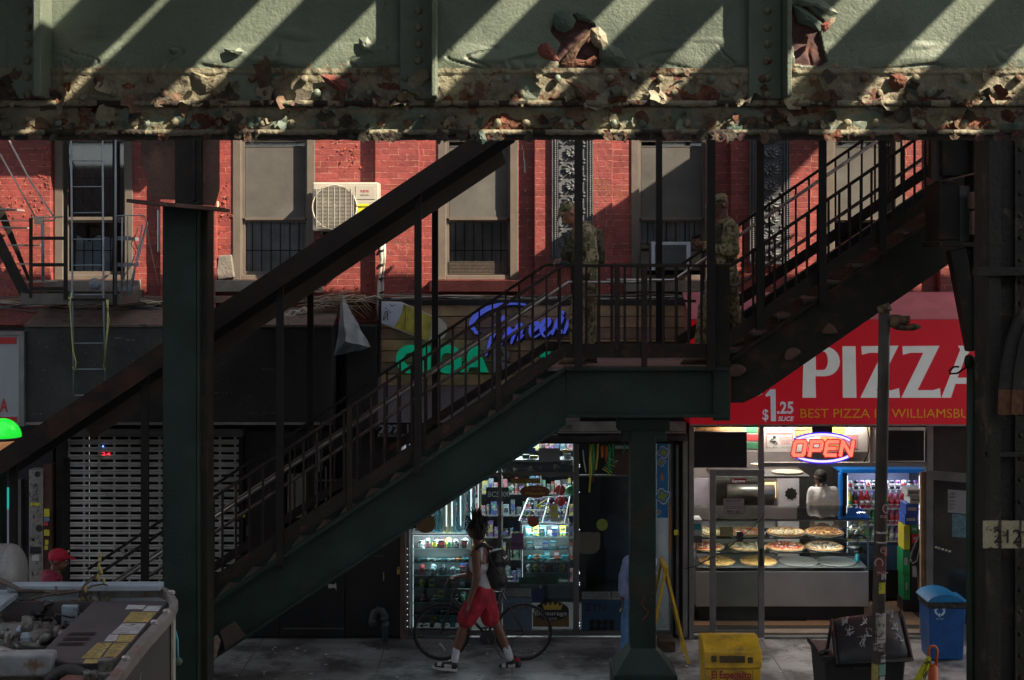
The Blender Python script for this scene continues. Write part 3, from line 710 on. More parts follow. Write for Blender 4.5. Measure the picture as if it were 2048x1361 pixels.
# treads
tread=mat('tread_nosing',(.11,.08,.072),.6,var=.2,scale=8);risr=mat('riser_mesh',(.09,.05,.04),.7,var=.3,scale=20);fleck=mat('safety_yellow_edge',(.5,.42,.05),.6,var=.1)
rise=.18
nl=19;x0=WX(1132,YN)
for k in range(nl):
    z=ZL-rise*(k+1)-.055;x=x0-(rise/lowS)*(k+.5)
    s=MB();s.box(x-.15,x+.13,YN+.032,YFS-.002,z-.035,z)
    s.build('stair_tread',tread,ST)
x1=WX(1462,YN)
for k in range(16):
    z=ZL+rise*(k+1);x=x1+(rise/upS)*(k+.35)
    s=MB();s.box(x-.12,x+.16,YN+.062,YFS-.002,z-.03,z)
    s.box(x-.125,x-.12,YN+.062,YFS-.002,z-.03,z+.0,1 if k==-1 else 0)
    o=s.build('stair_tread',[tread,fleck],ST)
    # perforated riser: bars
    s=MB();zb0=z-rise+.012
    for j in range(7): s.box(x-.115,x-.108,YN+.07,YFS-.01,zb0+j*.021,zb0+j*.021+.009)
    for j in range(40): s.box(x-.114,x-.109,YN+.09+j*.036,YN+.1+j*.036,zb0,z-.032)
    s.build('riser_grille',risr,o)
s=MB();s.box(x1+.02,x1+.2,YN+.07,YN+.6,ZL+.001,ZL+.1);s.build('step_edge',fleck,ST)
# kick plates
s=MB();s.pprism([(1130,688),(1130,715),(92,715+1038*lowS+6),(92,688+1038*lowS-4)],YN-.02,.012);P(s,1130.5,1455,688,716,YN-.02,.012);s.pprism([(1455,664),(xe,664-(xe-1455)*upS),(xe,690-(xe-1455)*upS),(1455,694)],YN-.02,.012);s.build('kick_plate',M['rail'],ST)
s=MB();fprism(s,[(1098,700),(1098,722),(92,722+1006*lowS),(92,700+1006*lowS)],YFS+.02,.012);fprism(s,[(1099,700),(1385,700),(1385,722),(1099,722)],YFS+.02,.012);fprism(s,[(1386,690),(xe,690-(xe-1386)*upS),(xe,716-(xe-1386)*upS),(1386,718)],YFS+.02,.012);s.build('kick_plate',M['rail'],ST)
# top rails
def rails(Y,w0,xl,xr,dy=0,name='top_rail'):
    pts=[(92,532+(xl-92)*lowS+dy),(xl,532+dy),(xr,532+dy),(xe,532+dy-(xe-xr)*upS)]
    pw=[Vector((WX(a,YN),Y,WZ(b,YN))) for a,b in pts]
    for a,b in zip(pw,pw[1:]):
        s=MB();s.bar(a,b,w0,.032);s.build(name,M['rail'],ST,bevel=.003)
rails(YN,.05,1125,1462);rails(YFS+.03,.05,1098,1395)
# handrails: bright pipes inside
def hrail(Y,off,xl,xr,x_start,x_end,m):
    pts=[]
    for a in (x_start,xl,xr,x_end):
        if a<xl: b=532+off+(xl-a)*lowS
        elif a>xr: b=532+off-(a-xr)*upS
        else: b=532+off
        pts.append(Vector((WX(a,YN),Y,WZ(b,YN))))
    s=MB();s.tube(pts,.019,10);s.build('handrail',m,ST,smooth=True)
    return pts
hm=mat('grey_brown_pipe',(.13,.1,.09),.35,metal=.3,var=.2,scale=8)
hrail(YN+.09,33,1138,1282,150,1283,M['steel']);hrail(YN+.09,60,1142,1284,150,1285,hm)
hrail(YN+.09,40,1462,1478,1462,xe,hm);hrail(YFS-.06,33,1232,1378,1232,xe,M['steel']);hrail(YFS-.06,62,1100,1101,150,1102,hm)
# balusters
def balu(Y,x,zb_,zt_,w_=.022):
    s=MB();s.box(x-w_/2,x+w_/2,Y-.011,Y+.011,zb_,zt_);s.build('baluster',M['rail'],ST)
def rail_y(a,xl,xr):
    return 532+(xl-a)*lowS if a<xl else (532-(a-xr)*upS if a>xr else 532)
def kick_y(a,near=True):
    if near: return 690+(1130-a)*lowS if a<1130 else (690 if a<1455 else 664-(a-1455)*upS)
    return 702+(1098-a)*lowS if a<1098 else (702 if a<1385 else 692-(a-1385)*upS)
a=418
while a<1127: balu(YN,WX(a,YN),WZ(kick_y(a)+8,YN),WZ(rail_y(a,1125,1462),YN));a+=27
while a<1440: balu(YN,WX(a,YN),WZ(kick_y(a)+8,YN),WZ(532,YN),.026);a+=25.6
a=1485
while a<1900: balu(YN,WX(a,YN),WZ(kick_y(a)+8,YN),WZ(rail_y(a,1125,1462),YN));a+=21.5
a=430
while a<1900:
    if not(1080<a<1110): balu(YFS+.03,WX(a,YN),WZ(kick_y(a,False)+8,YN),WZ(rail_y(a,1098,1395),YN),.02)
    a+=29
# posts up to the canopy
post=mat('dark_post_paint',(.011,.0085,.007),.6,spec=.3,var=.3,scale=5,bump=.1,bscale=60)
def canz(px): # canopy underside height at near-plane pixel
    return 396-.665*(px-761) if px<1060 else 190
def upost(px,Y,yb,yt,w_=.075):
    s=MB();x=WX(px,Y);s.box(x-w_/2,x+w_/2,Y-.03,Y+.03,WZ(yb,Y),WZ(yt,Y));s.box(x-w_/2-.006,x+w_/2+.006,Y-.036,Y+.036,WZ(yb,Y)-.002,WZ(yb,Y)+.02)
    s.build('canopy_post',post,ST,bevel=.003)
for px in (27,290,560,836): upost(px,YN-.06,752+(1130-px)*lowS,canz(px)+30)
for px in (1157,1422): upost(px,YN-.14,742,150,.085)
for px,b in ((1520,640),(1645,590),(1765,490)): upost(px,YN-.07,b+20,60,.075)
for px,b in ((133,1170),(376,1100),(621,960),(870,850),):
    upost(px,YFS+.08,b+120,canz(1024+(px-1024)*YFS/YN)+45,.07)
upost(1318,YFS+.08,745,180,.07)
for px,w_ in ((1234,.055),(1288,.06)):
    s=MB();x=WX(px,YN);s.box(x-w_/2,x+w_/2,YN-.05,YN-.012,WZ(735 if px>1250 else 700,YN),WZ(533,YN));s.build('rail_post',M['rail'],ST,bevel=.003)
for px in (425,700,997):
    yy=rail_y(px,1125,1462);s=MB();x=WX(px,YN);s.box(x-.028,x+.028,YN-.05,YN-.012,WZ(740+(1130-px)*lowS,YN),WZ(yy,YN));s.build('rail_post',M['rail'],ST,bevel=.003)
for px,Y in ((1640,YN),(1765,YN)): 
    s=MB();x=WX(px,Y);s.box(x-.025,x+.025,Y-.05,Y-.012,WZ(kick_y(px)+70,Y),WZ(rail_y(px,1125,1462),Y));s.build('rail_post',M['rail'],ST,bevel=.003)
s=MB();P(s,1431,1460,532,738,YN-.06,.12);s.build('newel_box',M['el_dark'],ST,bevel=.004)
# canopy roof over the stairs
YRN=15.22;YRF=17.15
def cy(px): return 396-.665*(px-761)
CN=thing('stair_canopy','sloping dark brown canopy over the lower stairs running up behind the girder','canopy',W(500,580,YRN))
z_at=lambda px:WZ(cy(px),YRN)
xl=-60;xr=1105
fas=mat('brown_canopy_fascia',(.014,.009,.007),.65,spec=.3,var=.4,scale=2.5,bump=.25,bscale=30,col2=(.05,.018,.012),c2lo=.5,c2hi=.65,c2scale=2)
s=MB();s.pprism([(xl,cy(xl)),(xr,cy(xr)),(xr,cy(xr)+40),(xl,cy(xl)+48)],YRN,.05);s.pprism([(xl,cy(xl)+44),(xr,cy(xr)+38),(xr,cy(xr)+43),(xl,cy(xl)+49)],YRN-.03,.029);s.build('fascia',fas,CN)
s=MB();s.prism([(WX(xl,YRN),z_at(xl)),(WX(xr,YRN),z_at(xr)),(WX(xr,YRN),z_at(xr)-.04),(WX(xl,YRN),z_at(xl)-.04)],YRN+.051,YRF);s.build('roof_sheet',M['el_dark'],CN)
pur=mat('underlit_purlin_tone',(.075,.055,.046),.6,var=.2,scale=3,bump=.2,bscale=40)  # lighter brown stands for light falling on it from below
s=MB()
def py_(px,Yp,off): return off+452-.67*(px-761)
s.pprism([(170,cy(170)+66),(186,cy(186)+100),(1012,cy(1012)+98),(1003,cy(1003)+66)],16.1,.06);s.build('purlin_and_shade_strip',pur,CN)
s=MB();s.pprism([(-60,cy(-60)+38),(-60,cy(-60)+67),(1030,cy(1030)+67),(1030,cy(1030)+38)],16.0,.05);s.build('purlin_and_shade_strip',M['black'],CN)  # black strip painted for the shade in the gap under the fascia
s=MB();
for px in range(80,1060,92):
    x=WX(px,YRN);z=z_at(px)
    s=MB();s.box(x-.02,x+.02,YRN+.06,YRF-.1,z-.1,z-.041);s.build('rafter',M['el_dark'],CN)
# level and upper part of the canopy (above the frame), near edge pushed out to shade the brick
C2=thing('upper_stair_canopy','dark canopy roof over the landing and upper stairs above the frame, extended forward to shade the brick','canopy',(2,16,6.4))
s=MB();zt=z_at(xr)
s.prism([(2.0,zt),(9,zt+7*upS),(9,zt+7*upS-.06),(2.0,zt-.06)],11.0,YRF);s.build('roof_sheet',M['el_dark'],C2)
# ---- column under the landing with its pedestal
YP2=15.7
PC=thing('landing_column','green riveted column under the stair landing on a tapered pedestal','column',(WX(1287,YP2),YP2+.13,0))
s=MB();P(s,1261,1312,836,1300,YP2,.26);P(s,1236,1340,837,862,YP2-.02,.3);P(s,1244,1332,862,884,YP2+.02,.22);s.build('column_shaft',M['el_green'],PC,bevel=.006)
for px in (1266,1307):
    for k in range(9):
        q=MB();q.ell(W(px,880+k*44,YP2),.012,.01,.012,8,5);q.build('rivet',M['el_green'],PC,smooth=True)
s=MB()
x0,x1=WX(1262,YP2),WX(1311,YP2);zt=WZ(1296,YP2);zm=WZ(1340,YP2);a0,a1=WX(1229,YP2),WX(1347,YP2)
s.add([(x0,YP2-.01,zt),(x1,YP2-.01,zt),(x1,YP2+.27,zt),(x0,YP2+.27,zt),(a0,YP2-.2,zm),(a1,YP2-.2,zm),(a1,YP2+.46,zm),(a0,YP2+.46,zm)],[(0,1,2,3),(0,4,5,1),(1,5,6,2),(2,6,7,3),(3,7,4,0)])
s.box(a0-.02,a1+.02,YP2-.22,YP2+.48,0,zm-.002);s.build('pedestal',M['el_green'],PC,bevel=.01)
s=MB();s.ribbon([(1290,1195),(1283,1205),(1288,1215),(1297,1225),(1292,1234),(1284,1240)],2.5,YP2-.003,.003);s.build('graffiti_scrawl',mat('faded_red_marker',(.14,.02,.03),.7),PC)
# rags and cardboard on the stair
s=MB();s.pprism([(418,1285),(432,1272),(440,1282),(437,1300),(428,1325),(420,1318)],YN-.09,.06);o=s.build('plastic_bag',mat('crumpled_tan_bag',(.14,.11,.09),.5,var=.4,scale=20,bump=.9,bscale=25),bevel=.01);tag(o,'crumpled tan plastic bag caught at the foot of the stair beam','bag')
s=MB();s.pprism([(440,1262),(468,1245),(490,1272),(462,1292),(450,1300)],YN-.06,.05);tag(s.build('cardboard_sheet',mat('dark_cardboard',(.05,.035,.028),.9,var=.2)),'dark square of cardboard leaning on the lower end of the stair beam','cardboard')
# ================================================================ SHOPFRONTS (built at the building line and behind it)
def lamp(name,loc,power,size,col,sy=None,rot=(0,0,0)):
    l=bpy.data.lights.new(name,'AREA');l.energy=power;l.size=size;l.color=col
    if sy: l.shape='RECTANGLE';l.size_y=sy
    o=bpy.data.objects.new(name,l);C.objects.link(o);o.location=loc;o.rotation_euler=rot;return o
wallw=mat('greasy_shop_wall',(.3,.26,.25),.7,var=.12,scale=3)
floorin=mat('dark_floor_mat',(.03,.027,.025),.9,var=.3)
lampm=mat('fluorescent_tube',(1,1,1),emit=3,emitcol=(.95,.98,1),var=0)
lampw=mat('warm_ceiling_panel',(1,1,1),emit=5,emitcol=(1,.93,.8),var=0)
# ---- wall between shops, over shops
s=MB()
s.box(-9.5,X(-40),YF,YF+.3,0,zb);s.box(X(25),X(106),YF,YF+.3,0,zb)
s.box(X(486),X(802),YF,YF+.3,0,zb)
s.box(X(106),X(486),YF,YF+.3,Z(868),zb)
s.box(X(802),X(1378),YF,YF+.3,Z(888),zb)
s.box(X(1342),X(1378),YF,YF+.3,0,Z(888))
s.box(X(1378),X(1945),YF,YF+.3,Z(855),zb)
s.box(X(1945),9.5,YF,YF+.3,0,zb)
s.box(X(-40),X(25),YF,YF+.3,Z(975),zb);s.box(X(-40),X(25),YF,YF+.3,0,Z(1110))
s.build('ground_floor_wall',M['black'],bld)
# room shells
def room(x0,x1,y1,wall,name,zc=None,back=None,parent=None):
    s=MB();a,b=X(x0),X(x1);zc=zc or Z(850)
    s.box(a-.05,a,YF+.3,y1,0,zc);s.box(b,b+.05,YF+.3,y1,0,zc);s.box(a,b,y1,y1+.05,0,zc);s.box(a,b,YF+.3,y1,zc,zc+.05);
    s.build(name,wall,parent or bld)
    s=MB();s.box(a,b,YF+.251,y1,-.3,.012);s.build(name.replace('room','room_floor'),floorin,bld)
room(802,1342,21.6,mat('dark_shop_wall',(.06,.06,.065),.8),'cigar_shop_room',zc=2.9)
room(1378,1945,21.8,wallw,'pizza_shop_room',zc=2.9)
s=MB();s.box(X(106),X(486),YF+1.6,YF+1.7,0,3);s.box(X(100),X(106)-.01,YF+.301,YF+1.6,0,3);s.box(X(486)+.01,X(492),YF+.301,YF+1.6,0,3);s.box(X(100),X(492),YF+.301,YF+1.7,2.9,3);s.box(X(106),X(486),YF+.31,YF+1.6,-.1,.01);s.build('shutter_recess',dark,bld)
# ---- roll-down shutter: slats with real slots
SH=thing('rolldown_shutter','silver grey roll down shutter with rows of slots covering the closed shop','shutter',(X(300),YF-.06,0))
galv=mat('galvanised_shutter',(.4,.39,.37),.45,metal=.2,var=.22,scale=2.5,bump=.15,bscale=30,col2=(.16,.15,.14),c2lo=.55,c2hi=.7,c2scale=3)
YS=YF-.06
s=MB();x0,x1=WX(135,YS),WX(480,YS);pitch=15.0/K(YS);z=.03;zt=WZ(872,YS);r=0
slw=24/K(YS);gap=30.2/K(YS)
while z<zt:
    # lower lip, upper lip (slanted like a curled slat), bridges
    s.add([(x0,YS,z),(x1,YS,z),(x1,YS-.012,z+.012),(x0,YS-.012,z+.012),(x0,YS-.004,z+.03),(x1,YS-.004,z+.03)],[(0,1,2,3),(3,2,5,4)])
    za,zc_=z+.03,z+.062
    off=0 
    x=x0+.02
    while x+gap<x1+.2:
        xa=min(x,x1);
        # slot polygon border: bridge between slots with bevelled ends
        s.add([(x-.022,YS-.004,za),(x+.022,YS-.004,za),(x+.008,YS-.004,(za+zc_)/2),(x+.022,YS-.004,zc_),(x-.022,YS-.004,zc_),(x-.008,YS-.004,(za+zc_)/2)],[(0,1,2,5),(5,2,3,4)])
        x+=gap
    s.add([(x0,YS-.004,zc_),(x1,YS-.004,zc_),(x1,YS-.012,zc_+.012),(x0,YS-.012,zc_+.012),(x0,YS,pitch+z),(x1,YS,pitch+z)],[(0,1,2,3),(3,2,5,4)])
    z+=pitch;r+=1
s.build('shutter_curtain',galv,SH)
s=MB();s.box(x0-.13,x0+.005,YS-.05,YS+.05,0,zt+.1);s.box(x1-.005,x1+.035,YS-.05,YS+.05,0,zt+.1);s.build('guide_rail',M['el_dark'],SH)
s=MB();s.box(x0-.1,x1+.05,YS-.12,YS+.05,zt,zt+.1);s.build('shutter_housing',M['alu_d'],SH)
s=MB();s.text('24',203,911,6,YS-.02,wid=18);s.build('clock_display',mat('red_led',(.6,0,.02),emit=.9,emitcol=(1,.03,.05),var=0),SH)
s=MB();s.ell(W(206,893,YS-.02),.01,.006,.01,8,5);s.build('blue_indicator',mat('blue_led',(.1,.2,1),emit=2,emitcol=(.1,.25,1),var=0),SH)
s=MB();s.pprism([(228,1090),(248,1094),(250,1110),(244,1108),(240,1100),(230,1098)],YS-.018,.003);s.pprism([(250,1094),(272,1094),(272,1096),(250,1097)],YS-.018,.003);s.build('torn_poster',mat('torn_paper',(.3,.3,.29),.9),SH)
# interior behind shutter slots stays dark
# ---- black sign box over the shutter
BX=thing('black_sign_box','long black painted sign box over the shutter with dusty lid and silver lower edge','sign box',(X(360),17.55,WZ(850,17.5)))
YB1=17.55
s=MB();xa_,xb_=WX(50,YB1),WX(664,YB1);zt=WZ(655,YB1);zbm=WZ(850,YB1)
s.box(xa_,xb_,YB1,YF-.004,zbm,zt)
s.build('box_body',mat('weathered_black_fascia',(.014,.0135,.014),.5,var=.6,scale=1.5,bump=.3,bscale=8,col2=(.038,.035,.034),c2lo=.5,c2hi=.75,c2scale=2.2),BX,bevel=.01)
s=MB();s.add([(xa_-.01,YB1-.02,zt+.003),(xb_+.01,YB1-.02,zt+.003),(xb_+.01,YF-.14,zt+.18),(xa_-.01,YF-.14,zt+.18),(xa_-.01,YB1-.02,zt+.03),(xb_+.01,YB1-.02,zt+.03),(xb_+.01,YF-.14,zt+.21),(xa_-.01,YF-.14,zt+.21)],[(0,1,2,3),(4,7,6,5),(0,4,5,1),(1,5,6,2),(2,6,7,3),(3,7,4,0)])
s.build('box_lid',mat('dusty_brown_lid',(.1,.075,.065),.85,var=.35,scale=5,bump=.4,col2=(.03,.025,.022),c2lo=.55,c2hi=.65,c2scale=5),BX)
s=MB();s.box(xa_,xb_,YB1-.012,YB1-.001,zbm,zbm+.03);s.build('lower_edge',M['steel'],BX)
s=MB();
for i in range(170):
    x=rnd.uniform(60,655);y=rnd.uniform(668,838);d=rnd.uniform(.6,1.4);s.pprism([(x,y),(x+d,y),(x+d,y+d),(x,y+d)],YB1-.002,.0015)
for (x,y,l) in ((425,786,32),(500,826,60),(228,676,20),(524,738,28),(60,828,26),(250,680,20)):
    for q in range(int(l/3)):
        if rnd.random()<.7: s.pprism([(x+q*3,y+rnd.uniform(-1,1)),(x+q*3+2,y),(x+q*3+2,y+1),(x+q*3,y+1.2)],YB1-.002,.0015)
s.build('chipped_paint_specks',mat('bare_metal_speck',(.22,.21,.2),.6),BX)
s=MB();s.add([W(262,632,18),W(275,628,18.02),W(285,637,17.95),W(276,648,17.9),W(266,645,17.9)],[(0,1,2,3,4)]);
# dead leaf-like red chips on the lid
o=MB().add([W(264,636,17.9),W(276,631,17.9),W(286,640,17.8),(W(278,650,17.75)),W(266,646,17.8)],[(0,1,2,3,4)]).build('paint_scrap',flk);tag(o,'curled red paint scrap lying on the black sign box lid','paint scrap')
# ---- left edge: lit pizzeria sign, teal shop window
LS=thing('white_shop_sign','white lightbox sign with red letter A and red bands at the left edge','sign',(WX(10,17.5),17.5,WZ(850,17.5)))
s=MB();s.pbox(-70,38,672,845,17.5,.2);s.build('sign_panel',mat('off_white_sign',(.27,.29,.31),.5,var=.06),LS)
s=MB();s.pbox(-70,48,664,671.5,17.48,.24);s.pbox(-70,48,845.5,853,17.48,.24);s.pbox(38.5,48,672,845,17.48,.24);s.build('sign_frame',M['alu'],LS)
s=MB();s.pbox(-70,33,675,688,17.49,.005);s.pbox(-70,34,834,844,17.49,.005);s.text('A',-1,824,27,17.49,wid=17,bold=.02);s.text('PIZZERI',-112,824,27,17.49,wid=104,bold=.02);s.build('lettering',mat('sign_red',(.35,.02,.02),.5,var=.1),LS)
s=MB();s.pbox(-70,24,975,1018,YF+.04,.02);o=s.build('teal_window',mat('teal_panel',(.01,.3,.27),.4,var=.1,emit=.25,emitcol=(.02,.5,.42)));tag(o,'teal lit shop window panel at the left edge above the white board','window panel')
s=MB();s.pbox(-70,24,1019,1108,YF+.04,.02);o=s.build('white_board',mat('white_board',(.4,.42,.5),.5,var=.04));tag(o,'pale white board under the teal panel at the left edge','board')
s=MB();s.pbox(24,42,960,1110,YF-.1,.095);tag(s.build('window_post',M['alu_d']),'grey metal post beside the teal window','post')
PL=thing('sticker_pilaster','pale pilaster plastered with worn stickers beside the closed shutter','pilaster',(WX(72,18.2),18.3,0))
s=MB();s.box(WX(58,18.2),WX(86,18.2),18.2,18.396,0,WZ(940,18.2));s.build('pilaster_body',mat('grubby_pale_paint',(.24,.22,.2),.8,var=.25,scale=8,bump=.2,col2=(.1,.07,.055),c2lo=.58,c2hi=.68,c2scale=8),PL)
s=MB();s.box(WX(86.5,18.2),WX(103,18.2),18.22,18.396,0,WZ(930,18.2));s.build('brown_strip',mat('brown_strip',(.07,.03,.02),.7,var=.3,scale=8),PL)
st=[M['black'],mat('yellow_sticker',(.55,.5,.03),.5,var=.1),mat('white_sticker',(.45,.44,.42),.5,var=.1),mat('blue_sticker',(.12,.2,.32),.5),mat('red_sticker',(.4,.05,.05),.5)]
for (x0_,x1_,y0_,y1_,m_) in ((88,99,1018,1034,1),(88,99,1035,1043,3),(87,96,1044,1052,4),(88,99,1060,1072,1),(90,97,1080,1090,1),(89,96,1092,1100,1),(60,80,1006,1012,1),(60,82,1094,1108,0),(64,78,1110,1122,2)):
    s=MB();s.pbox(x0_,x1_,y0_,y1_,18.193,.003);s.build('sticker',st[m_],PL)
for (x_,y_,r_) in ((75,949,6),(78,1057,7),(66,1080,3.5)):
    s=MB();s.lathe([(r_/K(18.19),0),(r_/K(18.19),.002)],W(x_,y_,18.19),16,axis='y');s.build('sticker',st[0],PL)
s=MB();s.text('int',64,1001,7,18.19,wid=14);s.text('JR',66,975,8,18.19,wid=10)
for k in range(26):
    x=rnd.uniform(60,82);y=rnd.uniform(960,1165);s.ribbon([(x,y),(x+rnd.uniform(-3,3),y+3),(x+rnd.uniform(-4,4),y+6),(x+rnd.uniform(-5,5),y+rnd.uniform(5,9))],.9,18.192,.002)
s.build('marker_tags',M['black'],PL)
# ---- dark bay between shutter and cigar shop
DB=thing('black_shop_bay','closed black shop bay with door glass between the shutter and the cigar shop','shop front',(X(640),YF-.1,0))
s=MB();s.pbox(490,560,862,1274,YF-.04,.038);s.pbox(690,800,862,1274,YF-.05,.048);s.pbox(561,689,1068,1274,YF-.06,.058);s.pbox(561,689,862,900,YF-.06,.058);s.build('black_panels',M['black'],DB,bevel=.01)
s=MB();s.pbox(575,612,948,1036,YF-.062,.03);s.build('beige_poster',mat('faded_notice_board',(.13,.125,.105),.8,var=.15),DB)
s=MB();s.pbox(563,687,901,1067,YF-.03,.01);s.build('dark_pane',M['wglass'],DB)
s=MB();s.pbox(629,632,935,1068,YF-.075,.02);s.pbox(650,653,935,1068,YF-.075,.02);s.pbox(629,720,960,963,YF-.075,.02);s.pbox(630,640,884,945,YF-.075,.02);s.build('door_mullion',M['alu_d'],DB)
s=MB();s.pbox(632,645,885,940,YF-.078,.003);s.pbox(633,636,890,900,YF-.0785,.0004,1);s.build('paper_notice',[mat('grey_notice',(.15,.15,.15),.8,col2=(.05,.05,.05),c2scale=60),M['black']],DB)
s=MB();s.pbox(482,490,1027,1036,YF-.07,.003);s.build('yellow_tag',st[1],DB)
s=MB();s.pbox(493,495,1053,1073,YF-.09,.02);s.pbox(766,768,1145,1162,YF-.09,.02);s.build('door_handle',M['steel'],DB)
s=MB();s.pprism([(656,1168),(668,1170),(672,1166),(673,1182),(670,1176),(657,1177)],YF-.065,.003);s.build('torn_label',st[2],DB)
s=MB();s.pbox(566,690,1257,1259,YF-.075,.013);s.pbox(747,768,1112,1113.5,YF-.065,.01);s.build('kick_strip',M['alu_d'],DB)
s=MB();s.pbox(690,755,650,862,YF-.5,.49);tag(s.build('dark_duct_box',M['black'],bevel=.02),'tall black duct box between the black sign box and the wooden cigar sign','duct')
VP=thing('gooseneck_vent','dark grey gooseneck vent pipe rising from the pavement by the black wall','vent pipe',(WX(760,18.0),18.0,0))
s=MB();Yv=18.05;s.tube([W(770,1282,Yv)+Vector((0,0,-.02)),W(770,1245,Yv),W(769,1232,Yv),W(764,1223,Yv),W(756,1220,Yv),W(749,1225,Yv),W(746,1236,Yv),W(746,1252,Yv)],[.038,.038,.045,.048,.048,.048,.048,.048],14)
s.tube([W(770,1256,Yv),W(770,1244,Yv)],.052,14);s.tube([W(769,1240,Yv),W(768,1233,Yv)],.056,14);s.tube([W(746,1240,Yv),W(746,1246,Yv)],.056,14);s.build('pipe',mat('grey_cast_pipe',(.05,.055,.06),.55,var=.25,scale=9,bump=.2),VP,smooth=True)
# grey folded sheet metal hanging at the sign box corner
s=MB();Ys=17.3
P0,P1,P2,P3=W(684,588,Ys+.2),W(692,684,Ys-.12),W(742,694,Ys+.1),W(668,714,Ys+.05)
def crumple(a,b,c,n=12):
    vs=[];idx={};fs=[]
    for i_ in range(n+1):
        for j_ in range(n+1-i_):
            u,v=i_/n,j_/n;p=a*(1-u-v)+b*u+c*v;p=p+Vector((noise.noise(p*7),noise.noise(p*6+Vector((3,0,0)))*2.2,noise.noise(p*7+Vector((0,8,0)))))*.022
            idx[i_,j_]=len(vs);vs.append(p)
    for i_ in range(n):
        for j_ in range(n-i_):
            fs.append((idx[i_,j_],idx[i_+1,j_],idx[i_,j_+1]))
            if i_+j_<n-1: fs.append((idx[i_+1,j_],idx[i_+1,j_+1],idx[i_,j_+1]))
    s.add(vs,fs)
crumple(P0,P1,P2);crumple(P1,P3,P2);crumple(P0,P3,P1)
tag(s.build('bent_metal_sheet',mat('grey_blue_sheet',(.17,.205,.23),.5,var=.3,scale=7,bump=.3,bscale=9,col2=(.09,.09,.085),c2lo=.55,c2hi=.75,c2scale=5)),'pointed grey sheet of bent metal flashing sticking up beside the black sign box','sheet metal')
# cable bundles along the ledge
cabm=[mat('white_cable',(.42,.38,.33),.6),mat('black_cable',(.02,.02,.02),.5),mat('tan_cable',(.25,.18,.11),.7),mat('grey_cable',(.14,.15,.16),.6)]
def cable(pts,r,m,label,grp,name='wall_cable'):
    q=MB();q.tube(pts,r,5);o=q.build(name,m,smooth=True);tag(o,label,'cable',grp);return o
for i in range(15):
    pts=[];y0=rnd.uniform(592,604);x=755+rnd.uniform(-10,30);ph=rnd.uniform(0,6)
    while x<1935:
        yy=y0+3.5*math.sin(x*.013+ph)+rnd.uniform(-1.5,1.5)+(3 if x>1480 else 0)
        pts.append(W(x,yy,YF-.17-rnd.uniform(0,.05)));x+=rnd.uniform(22,48)
    cable(pts,rnd.uniform(.005,.011),cabm[rnd.choice((0,0,3,1,2))],'thin cable in the tangled bundle running along the ledge above the shop signs','ledge cables')
for i in range(12):
    pts=[];y0=rnd.uniform(596,618);x=-30
    while x<335:
        yy=y0+6*math.sin(x*.02+i)+rnd.uniform(-3,3);pts.append(W(x,yy,YF-.17-rnd.uniform(0,.1)));x+=rnd.uniform(18,40)
    cable(pts,rnd.uniform(.004,.009),cabm[rnd.choice((0,2,3,1))],'thin cable in the tangle on the ledge behind the fire escape','left ledge cables')
for i in range(46):
    a=(rnd.gauss(650,24),rnd.gauss(612,8));L_=rnd.uniform(20,55)
    b=(a[0]+L_,a[1]-rnd.uniform(0,18));c=(b[0]+rnd.uniform(10,40),b[1]+rnd.uniform(0,40)) if rnd.random()<.5 else (b[0]+rnd.uniform(10,35),b[1]+rnd.uniform(-4,10))
    Yq=YF-.2-rnd.uniform(0,.25)
    cable([W(*a,Yq),W((a[0]+b[0])/2,(a[1]+b[1])/2-rnd.uniform(2,7),Yq-.03),W(*b,Yq),W(*c,Yq+.05)],rnd.uniform(.004,.008),cabm[rnd.choice((2,2,0,2))],'loose wire or twig in the messy tangle above the bent metal sheet','tangled wires over the sign box','tangled_wire')
for i in range(7):
    q=[W(500+i*9,632+rnd.uniform(-6,6),YF-.3)];x=500+i*6;y=640
    pts=[];ph=rnd.uniform(0,6)
    for k in range(9): pts.append(W(548+k*9+rnd.uniform(-5,5),640-k*3+7*math.sin(k*1.4+ph),17.95+rnd.uniform(-.1,.1)))
    cable(pts,.006,cabm[0],'curly pale wire lying on the lid of the black sign box','curly wires on the lid','tangled_wire')
# insulated twin pipe down from the air conditioner
ACP=mat('white_lagging',(.44,.41,.35),.5,var=.1,scale=6)
s=MB();s.tube([W(762,480,YF-.12),W(764,520,YF-.1),W(759,560,YF-.1),W(758,600,YF-.12),W(757,640,YF-.16)],.028,10);s.tube([W(768,486,YF-.12),W(770,522,YF-.1),W(766,560,YF-.1),W(764,604,YF-.14)],.022,10);
o=s.build('insulated_pipe',ACP,smooth=True);tag(o,'white insulated pipes running down the wall below the air conditioner','pipe')
s=MB()
for y in (500,528,556,584): s.tube([W(763,y,YF-.11),W(764,y+3,YF-.11)],.045,12)
s.build('pipe_tie',M['black'],o).location=Vector((0,0,0))
